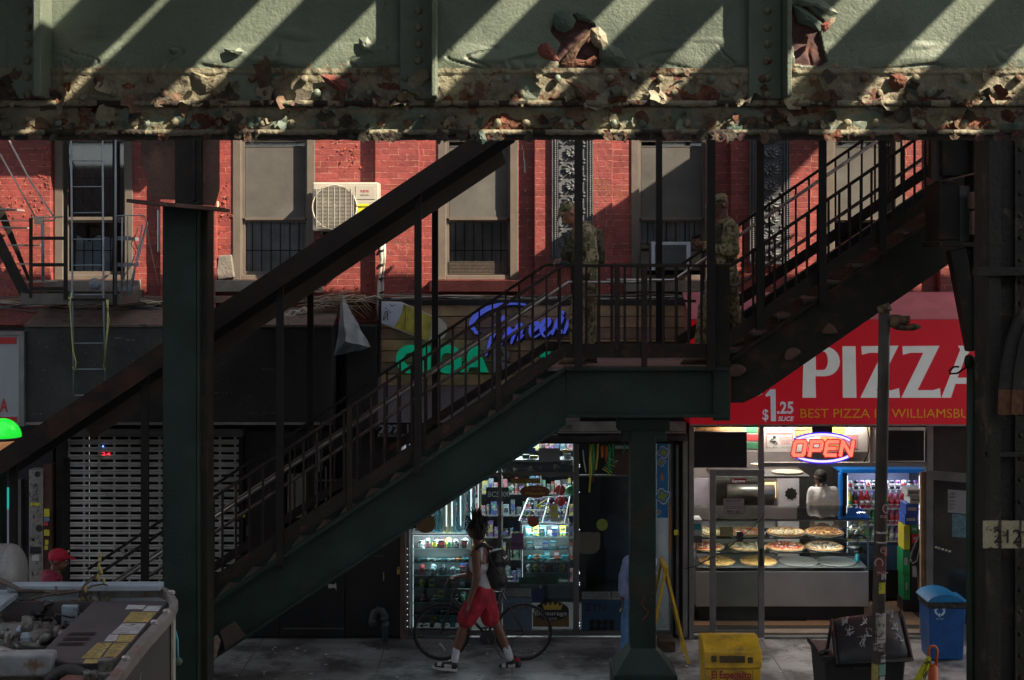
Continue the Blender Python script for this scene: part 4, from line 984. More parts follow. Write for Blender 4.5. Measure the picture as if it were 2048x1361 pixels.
# ---- air conditioner
AY=YF-.42
AC=thing('outdoor_air_conditioner','white split air conditioner with round fan grille mounted on the red wall beside a window','air conditioner',W(692,470,AY))
s=MB();s.pbox(625,757,365,463,AY,.34);s.build('casing',M['white'],AC,bevel=.018)
s=MB();s.lathe([(.0,0),(.262,0),(.262,.03)],W(669,415,AY-.004),40,axis='y');s.build('fan_opening',mat('dark_fan_hole',(.05,.045,.04),.7),AC)
s=MB()
for k in range(3):
    a=k*2*PI/3+.5;c=W(667,413,AY-.006);s.ell((c.x+.11*math.cos(a),c.y-.001,c.z+.11*math.sin(a)),.1,.006,.055,12,6,M=Matrix.Rotation(-a,3,'Y'))
s.ell(W(667,413,AY-.008),.04,.01,.04,12,6);s.build('fan_blade',mat('grey_fan',(.16,.15,.14),.5),AC,smooth=True)
s=MB();z=WZ(458,AY)
while z<WZ(374,AY): s.box(WX(634,AY),WX(708,AY),AY-.026,AY-.021,z,z+.005);z+=.0165
for px in (634,646,657,669,680,692,703,708): s.box(WX(px,AY)-.003,WX(px,AY)+.003,AY-.032,AY-.0265,WZ(458,AY),WZ(374,AY))
s.build('wire_guard',ACP,AC)
s=MB();s.lathe([(.262,0),(.285,-.012),(.285,.0)],W(669,415,AY-.012),40,axis='y')
q=MB();n=40;c=W(669,415,AY-.016)
for r_ in (.27,):
    q.tube([(c.x+r_*math.cos(t*2*PI/n),c.y,c.z+r_*math.sin(t*2*PI/n)) for t in range(n+1)],.009,6)
q.build('fan_ring',ACP,AC,smooth=True)
s=MB();s.pbox(711,750,372,399,AY-.006,.005);s.pbox(711,750,403,452,AY-.006,.005);s.build('service_panel',M['white'],AC,bevel=.002)
s=MB();s.text('FUJITSU',721,385,5,AY-.007,wid=17,bold=.02);s.build('maker_badge',st[4],AC)
s=MB();s.text('AIRSTAGE',720,392,3,AY-.007,wid=16);s.text('▸',737,393,5,AY-.007);s.build('badge_subtitle',M['black'],AC)
s=MB();s.pbox(715,738,408,435,AY-.0075,.001);lb=s.build('energy_label',mat('yellow_energy_label',(.6,.55,.02),.5),AC)
s=MB();s.text('ENERGYGUIDE',716,416,4,AY-.009,wid=20,bold=.03);s.build('label_text',M['black'],AC)
s=MB();s.box(WX(640,AY),WX(645,AY),AY,YF-.003,WZ(470,AY),WZ(464,AY));s.box(WX(735,AY),WX(740,AY),AY,YF-.003,WZ(470,AY),WZ(464,AY));s.build('wall_bracket',M['el_dark'],AC)
# ---- window air conditioner in the fourth window
WA=thing('window_air_conditioner','boxy window air conditioner with pale blue frame in the window behind the landing','air conditioner',W(1350,560,YF-.2))
s=MB();s.pbox(1304,1380,485,541,YF-.24,.5);s.build('casing',mat('grey_ac_casing',(.16,.17,.19),.5,var=.1),WA,bevel=.008)
s=MB();s.pbox(1303,1310,484,541,YF-.25,.012);s.pbox(1373,1381,484,541,YF-.25,.012);s.pbox(1310,1373,484,490,YF-.25,.012);s.build('front_frame',mat('pale_blue_frame',(.45,.5,.58),.4),WA)
s=MB();
for k in range(14): s.pbox(1311,1372,493+k*3.4,494.6+k*3.4,YF-.246,.006)
s.build('louvres',mat('dark_louvre',(.05,.055,.06),.5),WA)
s=MB();s.pbox(1280,1303,486,541,YF+.15,.02);s.pbox(1381,1402,486,541,YF+.15,.02);s.build('side_filler',mat('concertina_filler',(.25,.21,.18),.7,var=.2,scale=15),WA)
# small electric box and pipes near the column
s=MB();s.pbox(427,436,403,420,YF-.06,.055);o=s.build('meter_box',mat('cream_box',(.4,.38,.28),.6,var=.1),bevel=.006);tag(o,'small cream electrical box on the red wall beside the rusty column capital','electrical box')
s=MB();s.tube([W(431,420,YF-.05),W(431,450,YF-.05),W(426,478,YF-.05),W(416,500,YF-.05),W(400,512,YF-.05)],.013,8);tag(s.build('grey_conduit',cabm[3],smooth=True),'grey curved conduit below the cream electrical box','conduit')
s=MB();s.pbox(314,325,420,505,YF-.1,.09);tag(s.build('grey_downpipe',mat('blue_grey_pipe',(.16,.2,.24),.5,var=.15),bevel=.01),'short blue grey square pipe on the wall left of the column','pipe')
# ================================================================ CIGAR SHOP
YSG=17.95
SG=thing('cigar_shop_sign','brown plank shop sign with green CIGAR letters, blue script and a cigar tube picture','sign',(WX(1075,YSG),YSG,WZ(750,YSG)))
plank=[mat('sign_plank_brown',(.33,.2,.115),.6,var=.35,scale=4,bump=.15),mat('sign_plank_light',(.4,.27,.14),.6,var=.35,scale=5,bump=.15),mat('sign_plank_dark',(.24,.15,.1),.6,var=.35,scale=5,bump=.15)]
s=MB();y=611;k=0
while y<750:
    s.pbox(762,1385,y,y+21.4,YSG,.1,(k*2+1)%3);y+=23;k+=1
s.build('plank_panel',plank,SG,bevel=.003)
s=MB();s.pbox(758,1392,600,610,YSG-.02,.4);s.pbox(762,1385,611,750,YSG+.101,.04);s.pbox(757,762,611,750,YSG-.01,.12);s.build('sign_frame',M['black'],SG)
s=MB()
for y in (616,640,662,686,708,732):
    for x in (768,860,1222,1270,1368): s.ell(W(x,y+3,YSG-.002),.007,.004,.007,6,4)
s.build('sign_screws',M['steel'],SG)
grn=mat('green_sign_letter',(.0,.42,.24),.4,var=.15,emit=.05,emitcol=(0,.6,.3));gry=mat('faded_letter_face',(.2,.22,.25),.5,var=.1)  # small emission added to brighten the green letters
dkl=M['black']
def ring(s,cx,cy,R0,r0,a0,a1,Y,d,m=0,n=28):
    for i in range(n):
        t0=math.radians(a0+(a1-a0)*i/n);t1=math.radians(a0+(a1-a0)*(i+1)/n)
        s.pprism([(cx+R0*math.cos(t0),cy-R0*math.sin(t0)),(cx+R0*math.cos(t1),cy-R0*math.sin(t1)),(cx+r0*math.cos(t1),cy-r0*math.sin(t1)),(cx+r0*math.cos(t0),cy-r0*math.sin(t0))],Y,d,m)
YL1=YSG-.09
s=MB();ring(s,820,719,28.5,13,38,322,YL1,.06);s.build('sign_letter',grn,SG)
s=MB();s.pprism([(845,693),(861,693),(861,745),(845,745)],YL1,.06);s.build('sign_letter',grn,SG)
s=MB();ring(s,895,719,28.5,13,38,330,YL1,.06);s.pprism([(895,716),(923,716),(923,738),(908,738),(908,728),(895,728)],YL1-.001,.06);s.build('sign_letter',grn,SG)
s=MB();s.pprism([(920,745),(942,693),(955,693),(977,745),(961,745),(957,735),(939,735),(935,745)],YL1,.06);s.pprism([(943,724),(948,710),(953,724)],YL1-.002,.002,1);s.build('sign_letter',[grn,plank[0]],SG)
s=MB();s.pbox(984,997,694,745,YL1,.06);ring(s,1003,709,16,5,-90,90,YL1,.06);s.pprism([(1000,722),(1012,722),(1026,745),(1008,745)],YL1,.06);s.build('sign_letter',gry,SG)
s=MB();s.ribbon([(1100,706),(1092,700),(1084,705),(1088,716),(1098,722),(1104,732),(1096,741),(1084,738)],13,YL1,.06);s.build('sign_letter',grn,SG)
blu=mat('blue_script_letter',(.1,.14,.62),.4,var=.08,emit=.09,emitcol=(.12,.18,1))
def strokes(s,L,Y,d,m=0):
    for pts,wd in L:
        # smooth
        q=[]
        for i in range(len(pts)-1):
            p0=pts[max(i-1,0)];p1=pts[i];p2=pts[i+1];p3=pts[min(i+2,len(pts)-1)]
            for k in range(4):
                t=k/4;q.append(tuple(.5*((2*p1[j])+(-p0[j]+p2[j])*t+(2*p0[j]-5*p1[j]+4*p2[j]-p3[j])*t*t+(-p0[j]+3*p1[j]-3*p2[j]+p3[j])*t**3) for j in (0,1)))
        q.append(pts[-1]);n=len(q)
        ws=[wd*.86*(.35+.65*math.sin(PI*min(1,max(0,(i/(n-1))*1.15+.05)))) if n>1 else wd for i in range(n)]
        s.ribbon(q,ws,Y,d,m)
TS=[([(951,661),(944,655),(944,644),(955,630),(975,618),(1000,610),(1030,608),(1052,610)],13),
    ([(1010,632),(1000,645),(988,665),(978,690),(972,712)],13),([(948,662),(954,666),(960,662)],8)]
TS+=[([(1002,690),(1014,662),(1020,660),(1014,678),(1024,662),(1030,664),(1022,682)],9),([(1022,688),(1036,652),(1044,656),(1036,682),(1047,670)],10),
     ([(1060,668),(1074,656),(1076,648),(1066,650),(1060,664),(1066,676),(1080,668)],10),([(1082,666),(1096,650),(1098,641),(1088,644),(1082,660),(1090,674),(1104,662)],11),
     ([(1104,670),(1116,640),(1124,636),(1116,656),(1124,664),(1116,672)],10),([(1124,622),(1127,630)],8),
     ([(1128,668),(1140,640),(1150,644),(1140,664),(1152,660)],10),([(1160,664),(1172,636),(1180,622)],8)]
s=MB();strokes(s,TS,YSG-.12,.05)
s.build('script_lettering',blu,SG)
s=MB();strokes(s,[([(a+3,b+3) for a,b in p],w_+2.5) for p,w_ in TS],YSG-.06,.04);s.build('script_shadow',mat('navy_letter_back',(.01,.012,.04),.5),SG)
# cigar tube picture
cg=[mat('cigar_tube_mustard',(.55,.48,.08),.5,var=.35,scale=8),mat('cigar_cap_white',(.6,.65,.8),.5,var=.12,scale=6),mat('cigar_tip_cream',(.6,.58,.5),.5,var=.15,scale=9),mat('white_outline',(.6,.6,.6),.5)]
s=MB();Yp=YSG-.05
s.pprism([(763,603),(802,604),(866,632),(884,640),(893,650),(894,664),(888,676),(874,685),(858,684),(763,648)],Yp+.006,.02,3)
s.pprism([(806,608),(864,634),(857,682),(788,655),(798,640),(804,624)],Yp,.005,0)
s.pprism([(763,606),(800,606),(807,609),(804,624),(797,640),(788,653),(782,652),(763,645)],Yp-.002,.006,1)
s.pprism([(864.5,634),(882,641),(891,651),(892,664),(886,674),(874,683),(858,682)],Yp,.005,2)
pic=s.build('cigar_picture',cg,SG)
s=MB();s.ribbon([(766,640),(772,622),(776,628),(768,640),(776,640),(774,622)],1.3,Yp-.006,.003);s.ribbon([(780,609),(784,613),(790,610)],1.3,Yp-.006,.003);s.ribbon([(809,610),(811,632),(809,660)],1,Yp-.006,.003)
for q in ((772,617),(777,622),(781,625)): s.ell(W(q[0],q[1],Yp-.004),.008,.003,.008,6,4)
s.build('picture_linework',M['el_dark'],pic)
# purple grey awning panel, number strip
s=MB();s.pbox(755,1160,752,846,YSG+.02,.38);o=tag(s.build('grey_purple_fascia',mat('dusty_purple_panel',(.2,.17,.19),.7,var=.15,scale=3,col2=(.3,.29,.29),c2lo=.72,c2hi=.74,c2scale=25)),'dusty purple grey fascia panel under the wooden cigar sign','fascia')
NS=thing('number_strip','dark strip with white street number 297 under the purple panel','number strip',(WX(950,YSG),YSG,WZ(870,YSG)))
s=MB();s.pbox(755,1115,848,868,YSG+.02,.1);s.build('strip_board',M['el_dark'],NS)
s=MB();s.text('297',757,866,16,YSG+.018,wid=43,bold=.03);s.text('B',824,865,13,YSG+.018,bold=.02);s.text('R',838,865,13,YSG+.018,bold=.02);s.build('strip_numerals',gry,NS)
s=MB();s.pbox(755,1115,869,871,YSG+.01,.1);s.pbox(755,1115,873,874.5,YSG+.01,.1);s.build('strip_edge',M['steel'],NS)
s=MB();s.pbox(814,817,848,868,YSG+.012,.01);s.build('strip_divider',M['steel'],NS)
CS=thing('corp_strip','pale strip reading CORP under the landing with a rolled dark awning','sign',(WX(1240,YSG),YSG,WZ(870,YSG)))
s=MB();s.pbox(1116,1372,845,863,YSG+.0,.1);s.pbox(1116,1372,864.5,867,YSG-.01,.1);s.build('strip_board',mat('grubby_white_strip',(.26,.25,.23),.6,var=.25,scale=9,col2=(.1,.09,.08),c2lo=.55,c2hi=.7,c2scale=18),CS)
s=MB();s.text('BROTHERS CORP.',1078,860,10,YSG-.001,wid=68,bold=.015);s.build('strip_lettering',M['black'],CS)
s=MB();pp=[W(x,876+1.5*math.sin(x*.05),YSG+.05) for x in range(870,1375,18)];s.tube(pp,.05,12);s.build('awning_roll',mat('rolled_awning_cloth',(.035,.03,.035),.8,var=.4,scale=12,bump=.7,bscale=14),CS,smooth=True)
# ---- shop front frame
FRM=thing('cigar_storefront','cigar shop front with silver door frames and dark glass beside lit cabinets','shop front',(X(1070),YF,0))
alu=M['alu_d']
s=MB()
for a,b in ((812,818),(996,1003),(1147,1158),(1340,1346)): s.pbox(a,b,888,1272,YF-.04,.1)
for a,b,c,d in ((818.3,995.7,1262,1272),(1003.3,1146.7,1262,1272),(1158.3,1339.7,1262,1272),(818.3,995.7,945,950),(1003.3,1146.7,945,952),(1158.3,1339.7,951,954)): s.pbox(a,b,c,d,YF-.036,.09)
s.build('frame',alu,FRM,bevel=.004)
s=MB();s.pbox(818,996,951,1262,YF,.008);s.pbox(1003,1147,953,1262,YF,.008);s.pbox(1158,1340,955,1262,YF,.008);s.pbox(818,996,890,945,YF,.008);s.pbox(1003,1147,890,945,YF,.008);s.pbox(1158,1340,890,951,YF,.008);s.build('pane',M['glass'],FRM)
s=MB();s.pbox(800,811,1060,1280,YF-.06,.05);s.build('brown_post',mat('brown_door_post',(.12,.08,.055),.7,var=.3,scale=8),FRM)
s=MB();s.pbox(794,799,1140,1149,YF-.1,.03);q=[W(795,1141,YF-.085),W(795,1136,YF-.085),W(797,1134,YF-.085),W(799,1136,YF-.085),W(799,1141,YF-.085)];s.tube(q,.005,6);o=s.build('padlock',mat('brass',(.5,.38,.1),.35,metal=.7,var=.1));tag(o,'brass padlock hanging on the brown post left of the lit cabinet','padlock')
s=MB();s.tube([W(1019,1085,YF-.06),W(1019,1132,YF-.06)],.012,8);s.build('door_pull',mat('bronze_pull',(.2,.13,.08),.4,metal=.6),FRM)
s=MB();s.pbox(1004,1110,1240,1262,YF+.02,.005);
# LED dots on the frame
led=mat('white_led',(1,1,1),emit=1.2,emitcol=(.8,.9,1),var=0)
s=MB()
for y in list(range(1098,1260,12)): s.ell(W(815,y,YF-.045),.0035,.003,.0035,6,4)
for y in (930,934,985,1060,1145,1148,1166,1170,1246,1252): s.ell(W(1159,y,YF-.045),.004,.003,.004,6,4)
s.build('led_dots',led,FRM)
# pasted things on the glass
def placard(name,x0_,x1_,y0_,y1_,Y,m,label,txt=None,tc=None,th=6,parent=None,tw=None,ty=None,ell=False,cat='sticker'):
    q=MB()
    if ell:
        n=28;cx,cy_=(x0_+x1_)/2,(y0_+y1_)/2;q.pprism([(cx+(x1_-x0_)/2*math.cos(t*2*PI/n),cy_+(y1_-y0_)/2*math.sin(t*2*PI/n)) for t in range(n)],Y,.004)
    else: q.pbox(x0_,x1_,y0_,y1_,Y,.004)
    o=q.build(name,m,parent)
    if parent is None: tag(o,label,cat)
    if txt:
        q=MB()
        L_=txt if isinstance(txt,list) else [txt]
        for i,t_ in enumerate(L_):
            q.text(t_,x0_+(x1_-x0_)*.08,(ty or (y0_+th+2))+i*(th+2.2),th,Y-.001,wid=(tw or (x1_-x0_)*.84),bold=.01)
        q.build('lettering',tc or M['black'],o)
    return o
navy=mat('navy_poster',(.02,.035,.1),.5,var=.2);maroon2=mat('brown_oval_sign',(.16,.045,.02),.5,var=.15);gold=mat('gold_print',(.42,.3,.05),.5,var=.1)
pale=mat('pale_print',(.42,.43,.44),.5,var=.05);redm=mat('strong_red',(.5,.03,.03),.5,var=.1);teal=mat('teal_product',(.03,.25,.3),.4,var=.2);grn2=mat('green_product',(.03,.28,.1),.4,var=.2)
yel=mat('yellow_product',(.55,.5,.04),.4,var=.1);blp=mat('blue_product',(.04,.1,.4),.4,var=.2);pnk=mat('pink_product',(.5,.12,.2),.4,var=.2);wht=mat('white_product',(.5,.52,.52),.4,var=.1);pur2=mat('purple_product',(.2,.07,.3),.4,var=.2)
drk=mat('dark_product',(.03,.03,.035),.4,var=.2);org=mat('orange_product',(.5,.15,.03),.4,var=.1)
Yg=YF-.012
placard('oval_sign',1040,1100,971,996,Yg,maroon2,'brown oval sign with yellow script on the cigar shop door glass',ell=True,cat='sign')
q=MB();q.text('For Sale Here',1052,980,4,Yg-.006,wid=34);q.text('Wilsonville',1050,990,6,Yg-.006,wid=40,shear=.3,bold=.02);q.build('lettering',gold,bpy.data.objects['oval_sign'])
placard('window_banner',1021,1080,957,967,Yg,mat('olive_banner',(.13,.1,.03),.6),'long olive banner with gold lettering above the oval sign','Pony Toy, Tobac. ASK',gold,5,cat='banner')
placard('round_sticker',1055,1078,1032,1055,Yg,mat('terracotta_sticker',(.25,.06,.03),.5,var=.2),'round terracotta coloured sticker on the shop glass under the slanted tray',ell=True)
placard('navy_tag',1027,1039,1042,1064,Yg,navy,'narrow navy tag stuck on the glass left of the round sticker')
placard('push_sign',1023,1047,1067,1100,Yg,mat('violet_push_sign',(.14,.08,.18),.5),'violet and white PUSH sign on the shop door glass','PUSH',M['black'],7,ty=1093,tw=18,cat='sign')
placard('green_strip_sign',1038,1117,1155,1169,Yg,mat('dark_green_strip',(.015,.07,.045),.6),'dark green strip sign with lettering low on the shop window',['TALK TO ASK FOR','FREE EXTRAS'],M['black'],4,cat='sign')
placard('warning_label',1007,1062,1178,1194,Yg,mat('grey_warning',(.22,.22,.22),.6),'grey warning label above the blue nicotine poster behind the bicycle seat',['WARNING: This product','contains nicotine. Nicotine','is an addictive chemical.'],M['black'],3.2,cat='label')
placard('violet_card',1064,1087,1177,1206,Yg,navy,'small dark blue card between the warning label and the crown sign',cat='card')
placard('zyn_poster',1006,1064,1196,1262,Yg,mat('grey_blue_poster',(.1,.15,.2),.5,var=.1),'grey blue poster behind the rear bicycle wheel','ZYN',mat('slate_letter',(.03,.05,.09),.5),12,tw=44,ty=1218,cat='poster')
cr=placard('crown_sign',1068,1138,1203,1242,Yg-.004,M['black'],'black oval sign with a gold crown and pale lettering, low on the shop window',ell=True,cat='sign')
q=MB();q.text('Entourage',1070,1231,8.5,Yg-.01,wid=64,bold=.015);q.text('CIGAR',1090,1240,5,Yg-.01,wid=24);q.build('lettering',pale,cr)
q=MB();q.pprism([(1088,1220),(1085,1207),(1092,1213),(1096,1205),(1101,1212),(1105,1203),(1110,1212),(1116,1205),(1119,1213),(1126,1207),(1122,1220)],Yg-.01,.003);q.build('crown_emblem',gold,cr)
placard('gold_backing',1066,1138,1226,1254,Yg,mat('dull_gold_panel',(.13,.085,.02),.6,var=.2),'dull gold panel under the black oval crown sign',cat='poster')
placard('price_card',1101,1116,1008,1044,Yg,pale,'upright white card with yellow blocks leaning on the slanted tray',cat='card')
q=MB();q.pbox(1103,1114,1012,1022,Yg-.002,.002);q.pbox(1103,1114,1026,1034,Yg-.002,.002);q.build('yellow_blocks',yel,bpy.data.objects['price_card'])
placard('grey_notice',1077,1120,897,923,Yg,mat('grey_card_back',(.2,.21,.22),.7),'blank grey card in the top window of the cigar shop',cat='card')
placard('number_poster',972,1018,975,1003,YF+.35,mat('black_poster',(.03,.03,.035),.5),'black poster with pale lettering BC5000 behind the walking man','BC5000',pale,11,ty=994,tw=44,cat='poster')
placard('yellow_round_sticker',1193,1216,1038,1062,YF-.012,mat('olive_round_sticker',(.16,.2,.03),.6,var=.1),'round olive yellow sticker on the dark shop door',ell=True)
placard('door_warning_label',1164,1221,1184,1199,YF-.012,mat('grey_warning2',(.2,.2,.2),.6),'grey warning label above the dark blue poster on the shop door',['WARNING: This product','contains nicotine. Nicotine','is an addictive chemical.'],M['black'],3,cat='label')
placard('door_warning_label',1225,1262,1184,1199,YF-.012,bpy.data.materials['grey_warning2'],'grey warning label half hidden by the landing column',['WARNING: This','contains nicotine'],M['black'],3,cat='label')
zp=placard('door_poster',1163,1245,1200,1270,YF-.012,mat('dark_blue_poster',(.015,.05,.1),.5,var=.1),'dark blue poster with black letters and discs low on the shop door','ZYN',M['black'],15,tw=42,ty=1222,cat='poster')
q=MB()
for r_ in range(2):
    for k in range(4):
        q.lathe([(6/K(YF),0),(6/K(YF),.002)],W(1184+k*13,1245+r_*12,YF-.016),14,axis='y')
q.build('poster_discs',M['el_dark'],zp)
# blue clover banner
CBN=placard('clover_banner',1314,1336,888,1036,YF-.2,mat('blue_banner',(.01,.13,.34),.6,var=.1),'tall blue banner with white outlined green clover shapes right of the landing column',cat='banner')
def star(cx,cy_,r,n,k=.6,rot=0): return [(cx+(r if i%2==0 else r*k)*math.cos(rot+i*PI/n),cy_+(r if i%2==0 else r*k)*math.sin(rot+i*PI/n)) for i in range(2*n)]
q=MB();q2=MB();q3=MB()
for cx,cy_,r in ((1327,905,13),(1323,925,9),(1325,993,17),(1317,1025,6)):
    cl=lambda R_,lo:[(cx+R_*(1-lo+lo*abs(math.cos(2*t+.5)))*math.cos(t),cy_+R_*(1-lo+lo*abs(math.cos(2*t+.5)))*math.sin(t)) for t in [2*PI*i/28 for i in range(28)]]
    q.pprism(cl(r,.35),YF-.204,.003);q2.pprism(cl(r*.83,.35),YF-.206,.0015);q3.pprism(cl(r*.62,.55),YF-.208,.0015)
q.build('clover_outline',pale,CBN);q2.build('clover_field',bpy.data.materials['blue_banner'],CBN);q3.build('clover_leaf',mat('clover_green',(.2,.27,.03),.6,var=.2),CBN)
q=MB();q.pprism([(1322,950),(1324,945),(1326,950),(1328,962),(1324,962),(1324,958),(1321,962)],YF-.204,.002);q.build('tiny_figure_mark',org,CBN)
s=MB();s.pbox(1339,1342,890,1250,YF-.16,.05);s.pbox(1366,1375,868,1275,YF-.25,.24);s.pbox(1352,1358,890,1270,YF-.1,.09);s.build('side_posts',M['alu'],FRM,bevel=.004)
s=MB();s.pbox(1338,1343,1010,1105,YF-.21,.045);s.build('orange_strip',mat('orange_brown_strip',(.3,.12,.03),.7),FRM)
s=MB();s.pbox(1348,1357,1060,1071,YF-.26,.004);tag(s.build('sticker',st[1]),'small yellow sticker between the clover banner and the pizza shop','sticker')
# ---- lit glass cabinets
cab_led=mat('cabinet_led_strip',(1,1,1),emit=.4,emitcol=(.85,.92,1),var=0)
def cabinet(name,label,x0_,x1_,y0_,y1_,Y,d,shelves,backm,power):
    t=thing(name,label,'display cabinet',(WX((x0_+x1_)/2,Y),Y+d/2,WZ(y1_,Y)))
    a,b=WX(x0_,Y),WX(x1_,Y);z0,z1=WZ(y1_,Y),WZ(y0_,Y);e=.014
    s=MB()
    for x in (a,b-e):
        for y in (Y,Y+d-e): s.box(x,x+e,y,y+e,z0,z1)
    for z in (z0,z1-e):
        s.box(a+e,b-e,Y,Y+e,z,z+e);s.box(a,a+e,Y+e,Y+d-e,z,z+e);s.box(b-e,b,Y+e,Y+d-e,z,z+e)
    s.build('frame',M['alu'],t)
    s=MB();s.box(a+e,b-e,Y+.002,Y+.006,z0+e,z1-e);s.build('front_glass',M['glass'],t)
    s=MB();s.box(a,b,Y+d,Y+d+.01,z0,z1);s.build('back_panel',backm,t)
    zs=[]
    for y in shelves:
        z=WZ(y,Y);s=MB();s.box(a+e,b-e,Y+.02,Y+d-.01,z-.007,z);s.build('glass_shelf',mshelf,t);zs.append(z)
        s=MB();s.box(a+e,b-e,Y+.012,Y+.019,z-.008,z+.001);s.build('shelf_edge',mat('pale_glass_edge',(.25,.4,.4),.2,var=0,emit=.12,emitcol=(.5,.8,.8)),t) if False else s.build('shelf_edge',medge,t)
    s=MB();s.box(a+e,b-e,Y+.03,Y+.045,z1-e-.012,z1-e-.001);s.box(a+.016,a+.021,Y+.03,Y+.04,z0+.02,z1-.03);s.build('led_strip',cab_led,t)
    lamp('cabinet_light',((a+b)/2,Y+d*.45,z1-.03),power,(b-a)*.8,(.9,.95,1),sy=.05)
    return t,a,b,zs,z0
mshelf=glass('shelf_glass',(.85,.93,.93),.03,f=.5);medge=mat('pale_glass_edge',(.22,.36,.36),.2,var=0)
bk=mat('cabinet_back',(.12,.12,.12),.4,var=.2,scale=3)
c1,a1,b1,zs1,zb1=cabinet('left_display_cabinet','tall lit glass cabinet full of trinkets behind the front bicycle wheel',823,944,1069,1262,YF+.05,.4,(1098,1126,1152,1178,1206,1232),bk,5)
c2,a2,b2,zs2,zb2=cabinet('right_display_cabinet','lit glass cabinet of small toys and lighters under the slanted tray',1042,1140,1048,1172,YF+.12,.4,(1075,1102,1125,1146),bk,5)
# products : build one of each kind, copy
def prod(kind,label,cat,grp,m1,m2,m3=None):
    if kind=='jar':
        t=thing('glass_jar',label,cat,(0,0,0),grp);s=MB();s.lathe([(.0,0),(.026,0),(.03,.01),(.03,.045),(.022,.055)],(0,0,0),12);s.build('jar_body',m1,t,smooth=True);s=MB();s.lathe([(.024,.056),(.024,.075)],(0,0,0),12);s.build('lid',m2,t)
    elif kind=='skull':
        t=thing('toy_head_grinder',label,cat,(0,0,0),grp);s=MB();s.ell((0,0,.045),.04,.038,.042,14,10);s.box(-.022,.022,-.03,.02,0,.03);s.build('head',m1,t,smooth=True)
        s=MB();s.ell((-.016,-.032,.05),.011,.01,.012,8,6);s.ell((.016,-.032,.05),.011,.01,.012,8,6);s.ell((0,-.036,.033),.005,.006,.007,6,4);s.box(-.015,.015,-.034,-.028,.012,.018);s.build('face_marks',m2,t)
    elif kind=='box':
        t=thing('product_box',label,cat,(0,0,0),grp);s=MB();s.box(-.035,.035,-.02,.02,0,.09);s.build('carton',m1,t,bevel=.002);s=MB();s.box(-.028,.028,-.0215,-.0202,.03,.065);s.build('label_patch',m2,t)
    elif kind=='pipe':
        t=thing('glass_pipe',label,cat,(0,0,0),grp);s=MB();s.ell((0,0,.018),.02,.018,.018,10,8);s.tube([(.015,0,.02),(.05,0,.022),(.075,0,.03)],[.009,.007,.006],8);s.build('bowl',m1,t,smooth=True);s=MB();s.ell((0,0,.034),.01,.01,.005,8,4);s.build('bowl_hole',m2,t)
    elif kind=='bottle':
        t=thing('bottle',label,cat,(0,0,0),grp);s=MB();s.lathe([(0,0),(.03,0),(.033,.01),(.033,.13),(.028,.155),(.013,.185),(.013,.2)],(0,0,0),12);s.build('bottle_body',m1,t,smooth=True);s=MB();s.lathe([(.015,.2),(.015,.22)],(0,0,0),10);s.build('cap',m2,t);s=MB();s.lathe([(.0342,.05),(.0342,.105)],(0,0,0),12);s.build('wrap_label',m3 or m2,t,smooth=True)
    elif kind=='can':
        t=thing('drink_can',label,cat,(0,0,0),grp);s=MB();s.lathe([(.026,0),(.033,.01),(.033,.105),(.026,.118)],(0,0,0),12);s.build('can_body',m1,t,smooth=True);s=MB();s.lathe([(.0342,.035),(.0342,.08)],(0,0,0),12);s.build('can_label',m2,t,smooth=True)
    return t
def put(proto,x,y,z,first=False,sc_=1):
    if not proto.get('_u'):
        proto['_u']=1;o=proto;o.location=(x,y,z)
    else:
        o=proto.copy();C.objects.link(o);o.location=(x,y,z)
        for k in kids(proto):
            c=k.copy();C.objects.link(c);c.parent=o
    if sc_!=1:
        o.scale=(sc_,)*3
    return o
protos={}
glab='small %s among the rows standing on the lit cabinet shelves'
def G_(kind,key,m1,m2,m3=None,nm=None,grp=None,cat=None,label=None):
    if key not in protos: protos[key]=prod(kind,label or glab%nm,cat or nm.split()[-1],grp or (nm+'s on the cabinet shelves'),m1,m2,m3)
    return protos[key]
items1=[('jar',wht,drk,'white jar'),('jar',pnk,drk,'pink jar'),('jar',yel,drk,'yellow jar'),('box',drk,redm,'black box'),('jar',grn2,wht,'green jar'),('skull',drk,wht,'black toy head'),('skull',wht,drk,'white toy head'),('skull',yel,drk,'yellow toy head'),('pipe',teal,drk,'teal pipe'),('pipe',wht,drk,'clear pipe'),('pipe',org,drk,'orange pipe'),('box',yel,drk,'yellow box'),('box',teal,wht,'teal box'),('box',redm,wht,'red box'),('skull',redm,drk,'red toy head'),('pipe',pnk,drk,'pink pipe'),('box',blp,wht,'blue box')]
rows1=[[0,1,2,3,4,5,3],[8,9,9,8,9,10,8],[14,6,5,6,13],[7,11,3,5,12],[15,9,8,9,4],[10,8,9,15,8],[8,4,9,12,8]]
def fill(rows,zs,a,b,Y,d,base):
    for r_,row in enumerate(rows):
        if r_>=len(zs)+1: break
        z=zs[r_]+.001 if r_<len(zs) else base+.016
        n=len(row)
        for i,k in enumerate(row):
            kind,m1,m2,nm=items1[k];p=G_(kind,'c%d'%k,m1,m2,nm=nm)
            x=a+.06+(b-a-.12)*(i+.5)/n+rnd.uniform(-.01,.01);put(p,x,Y+d*rnd.uniform(.25,.4),z)
            if r_%2==0: put(p if rnd.random()<.5 else G_(*(lambda q:(q[0],'c%d'%((k+3)%17),q[1],q[2],None,q[3]))(items1[(k+3)%17])),x+rnd.uniform(-.02,.02),Y+d*rnd.uniform(.65,.8),z)
fill(rows1,zs1,a1,b1,YF+.05,.4,zb1)
fill([[9,8,12,9,16,8],[12,9,16,12,8],[8,10,8,9,10,8],[6,7,6,14,5,7]],zs2,a2,b2,YF+.12,.4,zb2)
